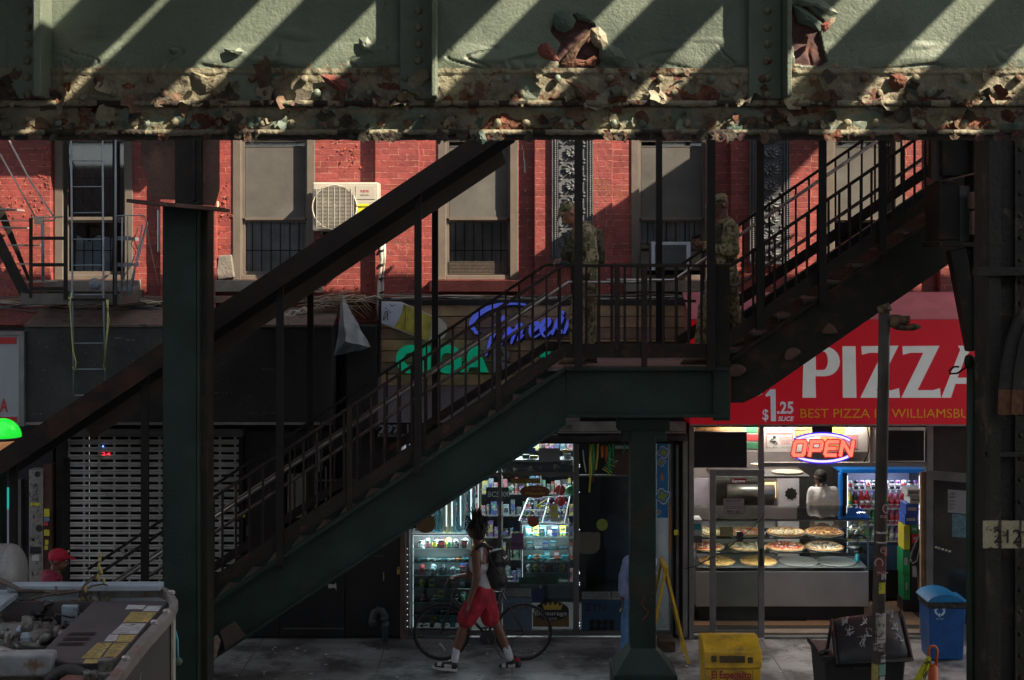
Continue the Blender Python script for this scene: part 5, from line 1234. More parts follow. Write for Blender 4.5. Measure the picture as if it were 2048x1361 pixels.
# slanted tray on the right cabinet
TR=thing('slanted_display_tray','white framed slanted glass tray of small goods on top of the right cabinet','display tray',W(1090,1046,YF+.12))
def slant(px,py,Y): return W(px,py,Y)
q=MB();A_=W(1038,1044,YF+.12);B_=W(1128,1050,YF+.12);C_=W(1140,992,YF+.55);D_=W(1056,998,YF+.55);E_=W(1048,1021,YF+.33)
F1=W(1084,1047,YF+.12);F2=W(1098,996,YF+.55);H1=(A_+D_)/2;H2=(B_+C_)/2
for p_,r_ in ((A_,B_),(B_,C_),(C_,D_),(D_,A_),(F1,F2),(H1,H2)): q.bar(p_,r_,.014,.02)
q.build('tray_frame',wht,TR)
for nm_,c00,c10,c11,c01 in (('l',A_,F1,(F1+F2)/2,H1),('r',F1,B_,H2,(F1+F2)/2),('u',H1,(F1+F2)/2,F2,D_),('v',(F1+F2)/2,H2,C_,F2)):
    q=MB();cols=[teal,blp,pnk,wht,grn2,yel,pur2,drk];n_=5
    for i in range(n_):
        for j in range(3):
            u=(i+.5)/n_;v=(j+.5)/3;c=(c00*(1-u)+c10*u)*(1-v)+(c01*(1-u)+c11*u)*v
            q.ell(c+Vector((0,0,.005)),.014,.02,.012,6,4,rnd.randrange(8))
    q.build('tray_goods',cols,TR)
# yellow hose loop, red bag pack, tubes hanging etc.
q=MB();q.tube([W(1070,1014,YF+.1),W(1082,1008,YF+.1),W(1092,1000,YF+.1),W(1096,1010,YF+.1),W(1086,1014,YF+.1),W(1074,1013,YF+.1)],.012,8);tag(q.build('coiled_hose',yel,smooth=True),'looped yellow hose lying on the slanted tray','hose')
q=MB();q.ell(W(1120,980,YF+.15),.07,.03,.065,12,8);o=q.build('red_pouch',redm,smooth=True);tag(o,'upper of two red pouches hanging in the shop window','pouch',None)
q=MB();q.ell(W(1120,1003,YF+.15),.07,.03,.065,12,8);o=q.build('red_pouch',redm,smooth=True);tag(o,'lower of two red pouches hanging in the shop window','pouch',None)
q=MB();q.tube([W(1122,968,YF+.1),W(1119,985,YF+.1),W(1115,1006,YF+.1)],.004,5);tag(q.build('dangling_string',wht),'thin white cord hanging over the red pouches','cord')
q=MB();q.ell(W(1142,982,YF+.3),.08,.05,.07,10,8);tag(q.build('green_bag',grn2,smooth=True),'green bag on the shelf right of the red pouches','bag')
# rear shelving of the shop: bays of bright packets
SHV=thing('rear_shelving','tall rear shelving in the cigar shop packed with bright little packets','shelving',(X(1000),20.2,0))
q=MB();
for z in [.3+.3*k for k in range(9)]: q.box(WX(860,20.2),WX(1155,20.2),20.2,20.5,z,z+.015)
for px in (860,930,1003,1080,1154): q.box(WX(px,20.2),WX(px,20.2)+.02,20.2,20.5,0,2.7)
q.build('shelf_boards',M['alu'],SHV)
q=MB();q.box(WX(860,20.2),WX(1155,20.2),20.5,20.52,0,2.7);q.build('back_board',mat('shelf_back',(.14,.16,.18),.6),SHV)
mm=[mat('packet_%d'%k_,c_,.5,var=.3,scale=25,col2=(.3,.3,.28),c2lo=.56,c2hi=.6,c2scale=30) for k_,c_ in enumerate(((.05,.13,.17),(.04,.06,.17),(.25,.1,.12),(.3,.3,.3),(.05,.15,.09),(.28,.25,.07),(.1,.06,.14),(.03,.03,.035),(.22,.04,.03),(.07,.09,.1),(.15,.2,.22),(.02,.02,.02)))]
for k in range(9):
    x=WX(864,20.2)
    while x<WX(1148,20.2):
        wd=rnd.uniform(.035,.085);h=rnd.uniform(.1,.24);q=MB();q.box(x,x+wd,20.22,20.3,.316+.3*k,.316+.3*k+h);q.box(x+wd*.15,x+wd*.85,20.217,20.2195,.316+.3*k+h*.3,.316+.3*k+h*.7,1)
        o=q.build('product_packet',[rnd.choice(mm),rnd.choice(mm)]);tag(o,'small bright packet in the packed rows on the rear shelves of the cigar shop','packet','packets on the rear shelves');x+=wd+rnd.uniform(.005,.03)
# glowing glass tubes (tall bongs) above the left cabinet
for i,px in enumerate((872,880,888,899,909,917,926,938,948,960)):
    q=MB();h=rnd.uniform(.45,.7);q.lathe([(.04,0),(.045,.05),(.02,.1),(.018,h),(.022,h+.01)],(WX(px,YF+.35),YF+.35,WZ(1066,YF+.35)),10)
    o=q.build('glass_water_pipe',mat('tinted_glass_pipe_%d'%i,rnd.choice([(.25,.4,.42),(.1,.25,.3),(.4,.42,.3),(.15,.18,.2)]),.1,var=.1),smooth=True);tag(o,'tall glass water pipe in the row lit by vertical light strips','water pipe','glass water pipes over the left cabinet')
for px in (893,904,921,942,957):
    q=MB();q.tube([W(px,1064,YF+.45),W(px,960,YF+.45)],.008,8);tag(q.build('vertical_light_strip',cab_led),'thin vertical white light strip behind the glass water pipes','light strip','vertical light strips')
q=MB();q.lathe([(.0,0),(.12,0),(.12,.01)],W(851,1048,YF-.03),28,axis='y');o=q.build('round_cigar_sign',mat('bronze_disc',(.15,.09,.03),.5,var=.3,scale=12),smooth=False);tag(o,'round bronze sign half hidden by the stair beam above the left cabinet','sign')
# transom contents
for i,(x,y,w_,h,m_) in enumerate(((1053,896,18,10,blp),(1126,900,10,7,yel),(1045,910,14,16,grn2),(1060,912,16,14,yel),(1128,908,14,20,wht),(1030,916,12,10,wht))):
    q=MB();q.pbox(x,x+w_,y,y+h,YF+.2,.06);tag(q.build('stock_box',m_,bevel=.003),['small blue carton','tiny yellow carton','green carton','yellow and white carton','tall white carton','low white carton'][i]+' in the top window of the cigar shop','carton')
q=MB();q.pbox(1004,1146,920,924,YF+.05,.3);tag(q.build('transom_shelf',M['alu_d']),'metal shelf across the top window of the cigar shop','shelf')
q=MB();q.pbox(1004,1146,925,944,YF+.1,.05);tag(q.build('patterned_valance',mat('patterned_cloth',(.05,.045,.045),.8,col2=(.28,.22,.19),c2lo=.54,c2hi=.57,c2scale=9)),'patterned dark valance under the shelf in the top window','valance')
# coloured straps hanging in the door's top light
for i,(x,y0_,y1_,m_) in enumerate(((1180,888,955,yel),(1184,890,985,yel),(1187,888,948,grn2),(1192,890,965,maroon2),(1196,888,940,yel),(1204,892,915,org),(1208,890,925,redm),(1213,893,918,org),(1218,890,945,grn2),(1222,896,920,grn2),(1226,889,930,grn2),(1260,888,905,redm),(1166,900,945,wht),(1250,889,908,grn2))):
    q=MB();dx=rnd.uniform(-6,6);q.tube([W(x,y0_,YF-.05),W(x+dx*.3,(y0_+y1_)/2,YF-.07),W(x+dx,y1_,YF-.05)],.008+.004*(i%3),6);tag(q.build('hanging_strap',m_,smooth=True),'coloured strap dangling over the dark cigar shop door','strap','straps over the shop door')
for i in range(6):
    q=MB();a=(1205+i*3,938-i*4);q.tube([W(a[0],a[1],YF-.05),W(a[0]+10,a[1]+6,YF-.06),W(a[0]+16,a[1]+14-i*2,YF-.05)],.006,5);tag(q.build('hanging_strap',rnd.choice((yel,grn2,wht)),smooth=True),'coloured strap dangling over the dark cigar shop door','strap','straps over the shop door')
q=MB();q.pbox(1230,1262,892,898,YF-.03,.004);q.pbox(1230,1262,899,950,YF-.03,.004,1);tag(q.build('transom_notice',[pale,mat('dark_bronze_film',(.06,.035,.025),.5)]),'dark film with a pale top strip in the window over the shop door','window film')
q=MB();q.pbox(1160,1215,1020,1024,YF+.5,.02);
lamp('cigar_ceiling_light',(X(1010),19.6,2.85),45,1.6,(.9,.96,1),sy=.4)
q=MB();q.box(X(960),X(1060),19.5,19.7,2.86,2.89);tag(q.build('ceiling_light',lampm),'bright ceiling light panel inside the cigar shop','ceiling light')
# ================================================================ PIZZA SHOP
YPZ=17.45
PZ=thing('pizza_shop_awning','long red awning sign reading PIZZA in big white letters over the pizza shop','sign',(WX(1660,YPZ),YPZ,WZ(850,YPZ)))
redv=mat('red_sign_vinyl',(.36,.009,.02),.45,var=.08,scale=1.2,emit=.05,emitcol=(1,.0,.02),bump=.08,bscale=2,col2=(.3,.01,.02),c2lo=.5,c2hi=.75,c2scale=1.6);pinkv=mat('sun_faded_red_top',(.42,.12,.15),.7,var=.15,scale=4,col2=(.55,.4,.42),c2lo=.68,c2hi=.72,c2scale=14)
s=MB();s.pbox(1380,1985,640,849,YPZ,.03);s.box(WX(1380,YPZ),WX(1985,YPZ),YPZ+.031,YF-.004,WZ(849,YPZ),WZ(849,YPZ)+.03);s.build('sign_face',redv,PZ)
s=MB();a,b=WX(1380,YPZ),WX(1985,YPZ);zt=WZ(640,YPZ);s.add([(a,YPZ,zt),(b,YPZ,zt),(b,YF-.15,zt+.3),(a,YF-.15,zt+.3),(a,YPZ,zt+.01),(b,YPZ,zt+.01),(b,YF-.15,zt+.31),(a,YF-.15,zt+.31)],[(0,1,2,3),(4,7,6,5),(0,4,5,1),(1,5,6,2),(2,6,7,3),(3,7,4,0)])
s.add([(a,YPZ+.03,WZ(849,YPZ)),(a,YPZ+.03,zt),(a,YF-.15,zt+.3),(a,YF-.15,WZ(849,YPZ))],[(0,1,2,3)]);s.build('awning_top',pinkv,PZ)
s=MB();s.pbox(1380,1985,849.5,852.5,YPZ-.006,.05);s.build('awning_edge',M['steel'],PZ)
lw=mat('white_sign_letter',(.58,.58,.56),.5,var=.08,emit=.05,emitcol=(1,1,.98));Yl=YPZ-.012
def arcp(cx,cy_,rx,ry,a0,a1,n=10): return [(cx+rx*math.cos(math.radians(a0+(a1-a0)*i/n)),cy_-ry*math.sin(math.radians(a0+(a1-a0)*i/n))) for i in range(n+1)]
s=MB();s.pprism([(1608,694),(1631,694),(1632,741),(1631,760),(1632,796),(1605,796)],Yl,.01)
o_=arcp(1650,723.5,30,29.5,90,-90);i_=arcp(1647,722,9,18.5,90,-90)
P1=[(1631.5,694)]+o_+[(1632.5,753)];
s.pprism([(1631.6,694)]+o_+[(1632.2,753),(1632.2,740.5)]+i_[::-1]+[(1631.6,703.5)],Yl,.01);s.build('sign_letter',lw,PZ)
s=MB();s.pprism([(1685,693),(1711,693),(1713,796),(1686,796)],Yl,.01);s.build('sign_letter',lw,PZ)
zp_=[(1805,693),(1879,692),(1835,781),(1866,781),(1880,777),(1882,796),(1803,796),(1847,706),(1822,706),(1806,710)]
for dx in (-82,0):
    s=MB();s.pprism([(a_+dx,b_) for a_,b_ in zp_],Yl,.01);s.build('sign_letter',lw,PZ)
s=MB();s.pprism([(1883,796),(1921,700),(1916,692),(1952,692),(1932,712),(1915,756),(1962,756),(1964,768),(1911,768),(1902,796)],Yl,.01);s.pprism([(1952.5,692),(1956,692),(1990,796),(1966,796),(1958,768.5),(1952,740)],Yl,.01);s.build('sign_letter',lw,PZ)
s=MB();s.pprism([(1509,792),(1516,785),(1527,780),(1524,789),(1514,793)],Yl,.01);s.pprism([(1570,751),(1574,750),(1573,754)],Yl,.01);s.build('sign_letter',lw,PZ)
s=MB();s.pprism([(1541,779),(1551,779),(1552,843),(1542,843),(1541,792),(1532,794),(1531,790)],Yl,.006);s.text('$',1525,840,22,Yl+.004,wid=12,bold=.015);s.text('.25',1554,827,24,Yl+.004,wid=33,bold=.03);s.text('SLICE',1556,842,9,Yl+.004,wid=32,bold=.03,shear=.2);s.build('price_lettering',mat('pale_blue_white',(.62,.65,.75),.5,var=.05,emit=.04,emitcol=(.8,.85,1)),PZ)
s=MB();s.text('BEST PIZZA IN WILLIAMSBURG',1601,836,19,Yl+.004,wid=374);s.build('slogan_lettering',mat('mustard_letter',(.6,.3,.01),.5,var=.1,emit=.04),PZ)
# shop frame
PF=thing('pizza_storefront','silver framed pizza shop front with open glass doors and window transom','shop front',(X(1660),YF,0))
Yd=YF-.05
s=MB();
for a,b,c,d in ((1378,1388,853,1280),(1518.5,1528,853,939.5),(1854,1866,853,1280),(1528.5,1853,926,934),(1388.5,1518,1271,1277),(1528.5,1853,1274,1282),(1740,1746,853,925)): s.pbox(a,b,c,d,Yd,.1)
s.build('frame',M['alu'],PF,bevel=.003)
s=MB();s.pbox(1528.5,1853,1266,1273,YF+.06,.2);s.build('threshold',mat('worn_threshold',(.25,.19,.15),.6,var=.2),PF)
DL=thing('sliding_glass_door','glass door leaf with grey frame and payment stickers in front of the pizza case','door',(WX(1475,Yd-.06),Yd-.06,0))
Yx=Yd-.07
s=MB()
for a,b,c,d in ((1420,1432,940,1276),(1517,1529,940,1276),(1432.3,1516.7,940,953),(1432.3,1516.7,1262,1276)): s.pbox(a,b,c,d,Yx,.05)
s.build('door_frame',M['alu'],DL,bevel=.004)
dg_=glass('hazy_door_glass',(.72,.76,.74),.08,f=.6)
s=MB();s.pbox(1432.3,1516.7,953.3,1261.7,Yx+.02,.006);s.build('door_pane',dg_,DL)
s=MB();s.pbox(1520,1526,1098,1133,Yx-.02,.019);s.build('handle_plate',M['black'],DL)
s=MB();s.lathe([(.012,0),(.012,.01)],W(1425,1069,Yx-.011),12,axis='y');s.build('lock',mat('dull_brass',(.2,.14,.05),.4,metal=.6),DL)
def dsticker(x0_,x1_,y0_,y1_,m,lines=(),tc=None,th=5,tws=None):
    q=MB();q.pbox(x0_,x1_,y0_,y1_,Yx+.012,.003);o=q.build('sticker',m,DL)
    if lines:
        q=MB()
        for (t_,x,y,h,wd) in lines: q.text(t_,x,y,h,Yx+.011,wid=wd,bold=.02)
        q.build('lettering',tc or M['black'],o)
    return o
dsticker(1461,1493,957,967,mat('red_box_sticker',(.3,.02,.03),.5),[('Supreme',1464,965,6,26)],lw)
dsticker(1446,1489,997,1028,mat('clear_white_sticker',(.27,.25,.25),.5),[('WE ACCEPT',1451,1005,5.5,33),('MIN.$5',1454,1026,5.5,26),('CREDIT OR DEBIT CARDS',1450,1018,2.5,35)],mat('dark_red_print',(.07,.02,.03),.5),5)
q=MB()
for (a,b,c,d) in ((1446,1489,997,998),(1446,1489,1027,1028),(1446,1447,998,1027),(1488,1489,998,1027),(1449,1461,1008,1009),(1449,1461,1013,1014),(1462,1474,1008,1009),(1462,1474,1013,1014),(1475,1486,1008,1009),(1475,1486,1013,1014)): q.pbox(a,b,c,d,Yx+.009,.002)
q.build('sticker_border',bpy.data.materials['dark_red_print'],DL)
dsticker(1440,1466,1054,1073,mat('yellowed_clear_sticker',(.2,.18,.08),.5,var=.3,scale=30))
dsticker(1474,1486,1064,1084,mat('navy_door_tag',(.02,.025,.05),.4))
dsticker(1433,1452,1066,1092,mat('faint_round_logo',(.25,.26,.24),.5,var=.3,scale=40)) if False else None
# thin cable across the door
s=MB();s.tube([W(1529,1027,18.15),W(1526,1036,18.15),W(1500,1060,18.1),W(1470,1085,18.1),W(1430,1113,18.1),W(1390,1133,18.1),W(1370,1138,18.1)],.006,6);tag(s.build('drooping_cable',M['black'],smooth=True),'black cable drooping diagonally across the pizza shop glass door','cable')
# menu boards behind the transom
YM=19.0
MBD=thing('menu_board','long printed menu board high inside the pizza shop with coloured price panels','menu board',W(1560,905,YM))
mcols=[mat('menu_white',(.5,.47,.43),.5,var=.1),mat('menu_green',(.06,.2,.1),.5,var=.2),mat('menu_red',(.45,.05,.05),.5,var=.2),mat('menu_yellow',(.5,.4,.08),.5,var=.2),mat('menu_orange_mix',(.5,.25,.1),.5,var=.5,scale=30),mat('menu_pink',(.5,.2,.22),.5,var=.2)]
s=MB();s.pbox(1390,1735,835,904,YM,.03);s.build('board',mcols[0],MBD)
for (a,b,c,d,m_) in ((1392,1490,838,862,4),(1492,1518,854,866,1),(1492,1518,869,882,2),(1492,1518,885,898,1),(1590,1624,842,872,4),(1626,1690,842,868,3),(1692,1716,845,870,0),(1692,1716,872,898,5),(1640,1690,870,900,4)):
    s=MB();s.pbox(a,b,c,d,YM-.003,.002);s.build('menu_panel',mcols[m_],MBD)
s=MB();s.pbox(1532,1586,867,868,YM-.003,.002);s.pbox(1532,1533,868,897,YM-.003,.002);s.pbox(1585,1586,868,897,YM-.003,.002);s.build('panel_rule',mcols[2],MBD)
s=MB();s.text('BUFFALO',1559,877,4,YM-.003,wid=24);s.text('CHICKEN',1559,883,4,YM-.003,wid=24);s.text('WINGS',1562,889,4,YM-.003,wid=18);s.build('menu_lettering',mcols[2],MBD)
s=MB();s.text('6 Pcs. $6.99 | 12 Pcs. $12.99',1534,897,3.4,YM-.003,wid=50);s.text('6 Pcs. $4.99 | 14 Pcs. $14.99',1534,866,3.4,YM-.003,wid=50)
for k in range(12): s.ell(W(rnd.uniform(1537,1555),rnd.uniform(873,892),YM-.003),.012,.003,.008,6,4)
s.build('menu_lettering',M['black'],MBD)
s=MB();s.pbox(1378,1494,864,936,18.8,.08);tag(s.build('dark_screen',M['black'],bevel=.006),'back of a dark wall screen hanging in the left transom of the pizza shop','screen')
s=MB();s.pbox(1752,1848,862,922,YF+.02,.05);gr=s.build('transom_grille',M['black'],PF)
s=MB()
for k in range(17): s.pbox(1760,1832,868+k*3.2,869.3+k*3.2,YF+.01,.009)
s.build('grille_slats',M['el_dark'],gr)
# OPEN neon sign
YO=18.25
OS=thing('open_sign','glowing neon sign reading OPEN in red inside a pale blue oval','neon sign',W(1645,927,YO))
nr=mat('neon_red',(1,.1,.06),emit=.8,emitcol=(1,.13,.08),var=0);nb=mat('neon_blue_white',(.5,.45,1),emit=.75,emitcol=(.5,.45,1),var=0);nbd=mat('sign_blue_edge',(.03,.02,.35),emit=.25,emitcol=(.08,.03,1),var=0);nrd=mat('sign_red_edge',(.2,.01,.02),emit=.12,emitcol=(1,.0,.02),var=0)
def oval(cx,cy_,rx,ry,a0,a1,wd): return [(cx+rx*math.cos(math.radians(a0+(a1-a0)*i/22)),cy_-ry*math.sin(math.radians(a0+(a1-a0)*i/22))) for i in range(23)]
s=MB();s.ribbon(oval(1645,896.5,66,28,32,148,0),8,YO+.012,.01);s.ribbon(oval(1645,896.5,66,28,212,328,0),8,YO+.012,.01);s.build('oval_backing',nbd,OS)
s=MB();s.ribbon(oval(1645,896.5,66,27,34,146,0),4.2,YO,.008);s.ribbon(oval(1645,896.5,66,27,214,326,0),4.2,YO,.008);s.build('oval_tube',nb,OS)
def ital(pts,x0_,yb,w_,h): return [(x0_+u*w_+(v)*h*.18,yb-v*h) for u,v in pts]
sh={'O':[[(0.12,0),(.88,0),(1,.12),(1,.88),(.88,1),(.12,1),(0,.88),(0,.12),(.12,0)]],
    'P':[[(0,0),(0,1),(.88,1),(1,.88),(1,.5),(.88,.38),(.1,.38)]],
    'E':[[(1,1),(.12,1),(0,.88),(0,.12),(.12,0),(1,0)],[(0,.5),(.85,.5)]],
    'N':[[(0,0),(0,1),(1,.0),(1,1)]]}
for L_,x_ in (('O',1586),('P',1619),('E',1650),('N',1681)):
    s=MB();q=MB()
    for st_ in sh[L_]:
        pp=ital(st_,x_,911,21,27)
        # letter strokes as boxes
        for m_,B_,wd,yy,dd in ((0,q,10.5,YO-.004,.012),(0,s,6.6,YO-.014,.009)):
            for u,v in zip(pp,pp[1:]):
                du=Vector((v[0]-u[0],v[1]-u[1]));du.normalize();e=wd*.38
                B_.ribbon([(u[0]-du.x*e,u[1]-du.y*e),(v[0]+du.x*e,v[1]+du.y*e)],wd,yy+rnd.uniform(0,.0006),dd)
    o=q.build('letter_backing',nrd,OS);s.build('letter_tube',nr,o)
s=MB();s.pbox(1625,1665,853,868,YO+.03,.04);s.build('mount_box',M['black'],OS)
s=MB();s.tube([W(1560,852,YO),W(1580,861,YO),W(1605,862,YO),W(1630,856,YO)],.005,6);s.tube([W(1700,852,YO),W(1690,858,YO),W(1670,861,YO)],.005,6);s.tube([W(1735,856,YO),W(1739,880,YO),W(1737,905,YO),W(1728,925,YO)],.007,6);s.build('sign_cable',M['black'],OS,smooth=True)
# ---- oven, pillar, wall bits
OV=thing('pizza_oven','steel pizza oven with a curved hood seen through the hazy door','oven',(WX(1500,20.7),20.9,0))
s=MB();s.pbox(1430,1552,1030,1160,20.6,.9);s.pbox(1430,1552,952,962,20.6,.9);s.pbox(1548,1553,962,1030,20.6,.9);s.build('oven_body',M['alu'],OV,bevel=.01)
s=MB();s.tube([W(1455,985,20.55),W(1548,985,20.55)],.11,18);s.build('oven_hood',M['steel'],OV,smooth=True)
s=MB();s.pbox(1530,1552,965,996,20.58,.02);s.build('oven_light',mat('warm_oven_glow',(.6,.45,.2),emit=.5,emitcol=(1,.7,.3),var=0),OV)
s=MB();s.pbox(1556,1599,952,1190,20.5,.4);o=s.build('white_pillar',mat('white_oven_flue',(.42,.4,.42),.5,var=.08),bevel=.01);tag(o,'white flue box beside the oven behind the pizza case','flue')
s=MB();s.text('PIZZA',1571,991,7,20.495,wid=20,bold=.05);s.pprism(star(1582,988,13,9,.8),20.496,.003);o=s.build('dark_plaque',M['el_dark']);tag(o,'small dark plaque on the white flue behind the counter','plaque')
s=MB();s.pbox(1388,1420,958,1190,20.9,.06);tag(s.build('white_wall_panel',mat('lilac_wall',(.3,.27,.32),.6,var=.1)),'lilac white wall panel at the left of the pizza shop','wall panel')
s=MB();s.lathe([(.0,0),(.08,0),(.085,.17),(.08,.18)],(WX(1410,20.2),20.2,WZ(1040,20.2)),18);tag(s.build('white_tub',wht,smooth=True),'white tub standing on the counter left of the glass door','tub')
for i,(cx,cy_,r) in enumerate(((1578,949,34),(1574,944,31),(1515,929,14))):
    s=MB();s.lathe([(0,-.006),(r/K(19.6),-.006),(r/K(19.6),.006),(0,.008)],W(cx,cy_,19.6),26);tag(s.build('pizza_tray_stack',mat('raw_dough_%d'%i,(.5,.43,.33),.8,var=.1,scale=15)),['largest pale dough round on the rack above the oven','upper pale dough round on the rack above the oven','small pale dough round beside the transom post'][i],'dough')
s=MB();s.pbox(1520,1620,953,957,19.3,.7);tag(s.build('dough_rack',M['alu_d']),'thin metal rack carrying the pale dough rounds','rack')
# ---- the pizza display case
YC1=19.2;dC=.62
CA=thing('pizza_display_case','glass pizza display case with three shelves above a stainless steel front','display case',(WX(1565,YC1),YC1+.3,0))
a,b=WX(1391,YC1),WX(1738,YC1);zt=WZ(1040,YC1);zb_=WZ(1143,YC1)
steel=mat('stainless_front',(.42,.41,.4),.3,metal=.6,var=.15,scale=2,bump=.05,bscale=8)
s=MB();s.box(a,b,YC1,YC1+dC,.2,zb_);s.build('front_panel',steel,CA,bevel=.01)
s=MB();s.box(a+.05,b-.05,YC1+.06,YC1+dC-.05,.012,.2);s.build('plinth',M['black'],CA)
s=MB();s.lathe([(.022,0),(.022,.004)],W(1598,1150,YC1-.005),16,axis='y');s.build('round_sticker',pale,CA)
e=.018
s=MB()
for x in (a,b-e): 
    for y in (YC1,YC1+dC-e): s.box(x,x+e,y,y+e,zb_+.002,zt-.02)
s.box(a,b,YC1,YC1+e,zt-.02,zt);s.box(a,b,YC1+dC-e,YC1+dC,zt+.05,zt+.07);s.build('case_frame',M['alu'],CA)
s=MB();s.add([(a,YC1-.02,zt+.002),(b+.02,YC1-.02,zt+.002),(b+.02,YC1+dC,zt+.075),(a,YC1+dC,zt+.075),(a,YC1-.02,zt+.01),(b+.02,YC1-.02,zt+.01),(b+.02,YC1+dC,zt+.083),(a,YC1+dC,zt+.083)],[(0,1,2,3),(4,7,6,5),(0,4,5,1),(1,5,6,2),(2,6,7,3),(3,7,4,0)]);s.build('glass_top',glass('greenish_glass_top',(.6,.7,.66),.05,f=.8),CA)
s=MB();s.box(a+e,b-e,YC1+.004,YC1+.009,zb_+.01,zt-.02);s.build('front_glass',M['glass'],CA)
tilt=math.tan(R(3.2))
pz=[]
for y_ in (1078,1107,1137):
    z=WZ(y_,YC1+.02);s=MB();s.add([(a+e,YC1+.02,z),(b-e,YC1+.02,z),(b-e,YC1+dC-.02,z+(dC-.04)*tilt),(a+e,YC1+dC-.02,z+(dC-.04)*tilt),(a+e,YC1+.02,z+.006),(b-e,YC1+.02,z+.006),(b-e,YC1+dC-.02,z+(dC-.04)*tilt+.006),(a+e,YC1+dC-.02,z+(dC-.04)*tilt+.006)],[(0,1,2,3),(4,7,6,5),(0,4,5,1),(1,5,6,2),(2,6,7,3),(3,7,4,0)])
    if y_==1137: s.build('tray_shelf',mat('dark_tray_shelf',(.07,.075,.08),.5,var=.2),CA)
    else: s.build('glass_shelf',mshelf,CA)
    s=MB();s.box(a+e,b-e,YC1+.01,YC1+.019,z-.002,z+.007);s.build('shelf_edge',M['black'],CA);pz.append(z+.008)
crust=mat('baked_crust',(.5,.26,.1),.8,var=.3,scale=18,bump=.3);tray_=mat('aluminium_tray',(.5,.5,.5),.3,metal=.7,var=.1)
cheese=mat('cheese',(.5,.3,.09),.6,var=.3,scale=22);sauce=mat('tomato_topping',(.34,.04,.02),.5,var=.3,scale=25);whitec=mat('white_cheese_topping',(.62,.56,.46),.7,var=.2,scale=25);brownc=mat('browned_topping',(.2,.08,.03),.7,var=.3,scale=25);blk=mat('mushroom_olive_topping',(.2,.13,.08),.7,var=.4,scale=25)
def pizza(px,row,kind,lab):
    t=thing('pizza',lab,'pizza',(0,0,0),'pizzas in the display case')
    r=.238;x=WX(px,YC1+.3);y=YC1+.3;z=pz[row]+.29*tilt
    t.location=(x,y,z);Mt=Matrix.Rotation(math.atan(tilt),3,'X')
    def PP(s,nm,m,sm=True):
        s.v=[Mt@v+Vector((x,y,z)) for v in s.v];return s.build(nm,m,t,smooth=sm)
    s=MB();s.lathe([(0,.0),(r+.012,.0),(r+.022,.012),(r+.018,.013),(r+.006,.004),(0,.004)],(0,0,0),36);PP(s,'tray',tray_)
    if kind=='empty': return t
    s=MB();prof=[(0,.005),(r,.005),(r+.004,.018),(r-.008,.03),(r-.028,.022),(0,.02)];s.lathe(prof,(0,0,0),36)
    for i,v in enumerate(s.v): v.z+=.004*noise.noise(Vector((v.x*25,v.y*25,px)));
    PP(s,'crust',crust)
    base,top1,top2={'white':(cheese,whitec,brownc),'mush':(cheese,brownc,sauce),'mix':(sauce,sauce,whitec),'pep':(sauce,brownc,whitec),'olive':(blk,whitec,blk),'plain':(cheese,crust,cheese)}[kind]
    s=MB();s.lathe([(0,.0225),(r-.03,.0235),(r-.028,.021)],(0,0,0),30);PP(s,'topping_base',base)
    s=MB()
    n=190
    for i in range(n):
        rr=(r-.03)*math.sqrt(rnd.random());an=rnd.uniform(0,2*PI);q_=rnd.uniform(.007,.021);s.ell((rr*math.cos(an),rr*math.sin(an),.024),q_,q_*.7,.006,6,4,0 if rnd.random()<.65 else 1,M=Matrix.Rotation(rnd.uniform(0,3),3,'Z'))
    PP(s,'toppings',[top1,top2])
    return t
pizza(1406,0,'white','pizza at the left end of the top shelf, mostly hidden behind the door frame')
pizza(1492,0,'pep','pizza on the top shelf seen through the hazy door glass')
pizza(1572,0,'white','white cheese pizza on the top shelf right of the door post')
pizza(1648,0,'mush','golden pizza with brown flecks at the right of the top shelf')
pizza(1410,1,'pep','red flecked pizza at the left end of the middle shelf')
pizza(1496,1,'olive','dark topped pizza on the middle shelf behind the hazy door glass')
pizza(1571,1,'mix','dark red and white pizza on the middle shelf right of the door post')
pizza(1648,1,'olive','white topped pizza with dark flecks at the right of the middle shelf')
pizza(1433,2,'plain','plain golden pizza on the bottom shelf behind the door frame')
pizza(1517,2,'plain','plain pizza on the bottom shelf crossed by the door post')
pizza(1597,2,'empty','empty round tray on the bottom shelf, nearer the door post')
pizza(1672,2,'empty','empty round tray at the right end of the bottom shelf')
s=MB();s.box(WX(1600,21.2),WX(1690,21.2),21.2,21.3,.02,2.4);tag(s.build('dark_doorway_panel',dark),'dark panel standing in for the unlit doorway behind the pizza worker','doorway')  # dark sheet painted for the shade of an unlit doorway
# foil tray, knot, plate, bowl, bottle
s=MB()
n=20
for k in range(n):
    t0=2*PI*k/n;t1=2*PI*(k+1)/n;r0=.07;r1=.11+.02*(k%2);r2=.11+.02*((k+1)%2);c=Vector((WX(1712,YC1+.28),YC1+.28,pz[0]+.02))
    s.add([c+Vector((r0*math.cos(t0),r0*math.sin(t0),0)),c+Vector((r0*math.cos(t1),r0*math.sin(t1),0)),c+Vector((r2*math.cos(t1),r2*math.sin(t1),.05+.015*(k%3))),c+Vector((r1*math.cos(t0),r1*math.sin(t0),.05+.015*((k+2)%3)))],[(0,1,2,3)])
    s.add([c,c+Vector((r0*math.cos(t0),r0*math.sin(t0),0)),c+Vector((r0*math.cos(t1),r0*math.sin(t1),0))],[(0,1,2)])
FT=thing('foil_tray','crinkled foil dish of golden bread at the right of the top shelf','dish',(WX(1712,YC1+.28),YC1+.28,pz[0]));s.build('foil_dish',mat('bright_foil',(.6,.6,.6),.25,metal=.9,var=.1),FT)
s=MB();s.ell((WX(1712,YC1+.28),YC1+.28,pz[0]+.045),.07,.05,.03,12,6);s.build('bread',cheese,FT,smooth=True)
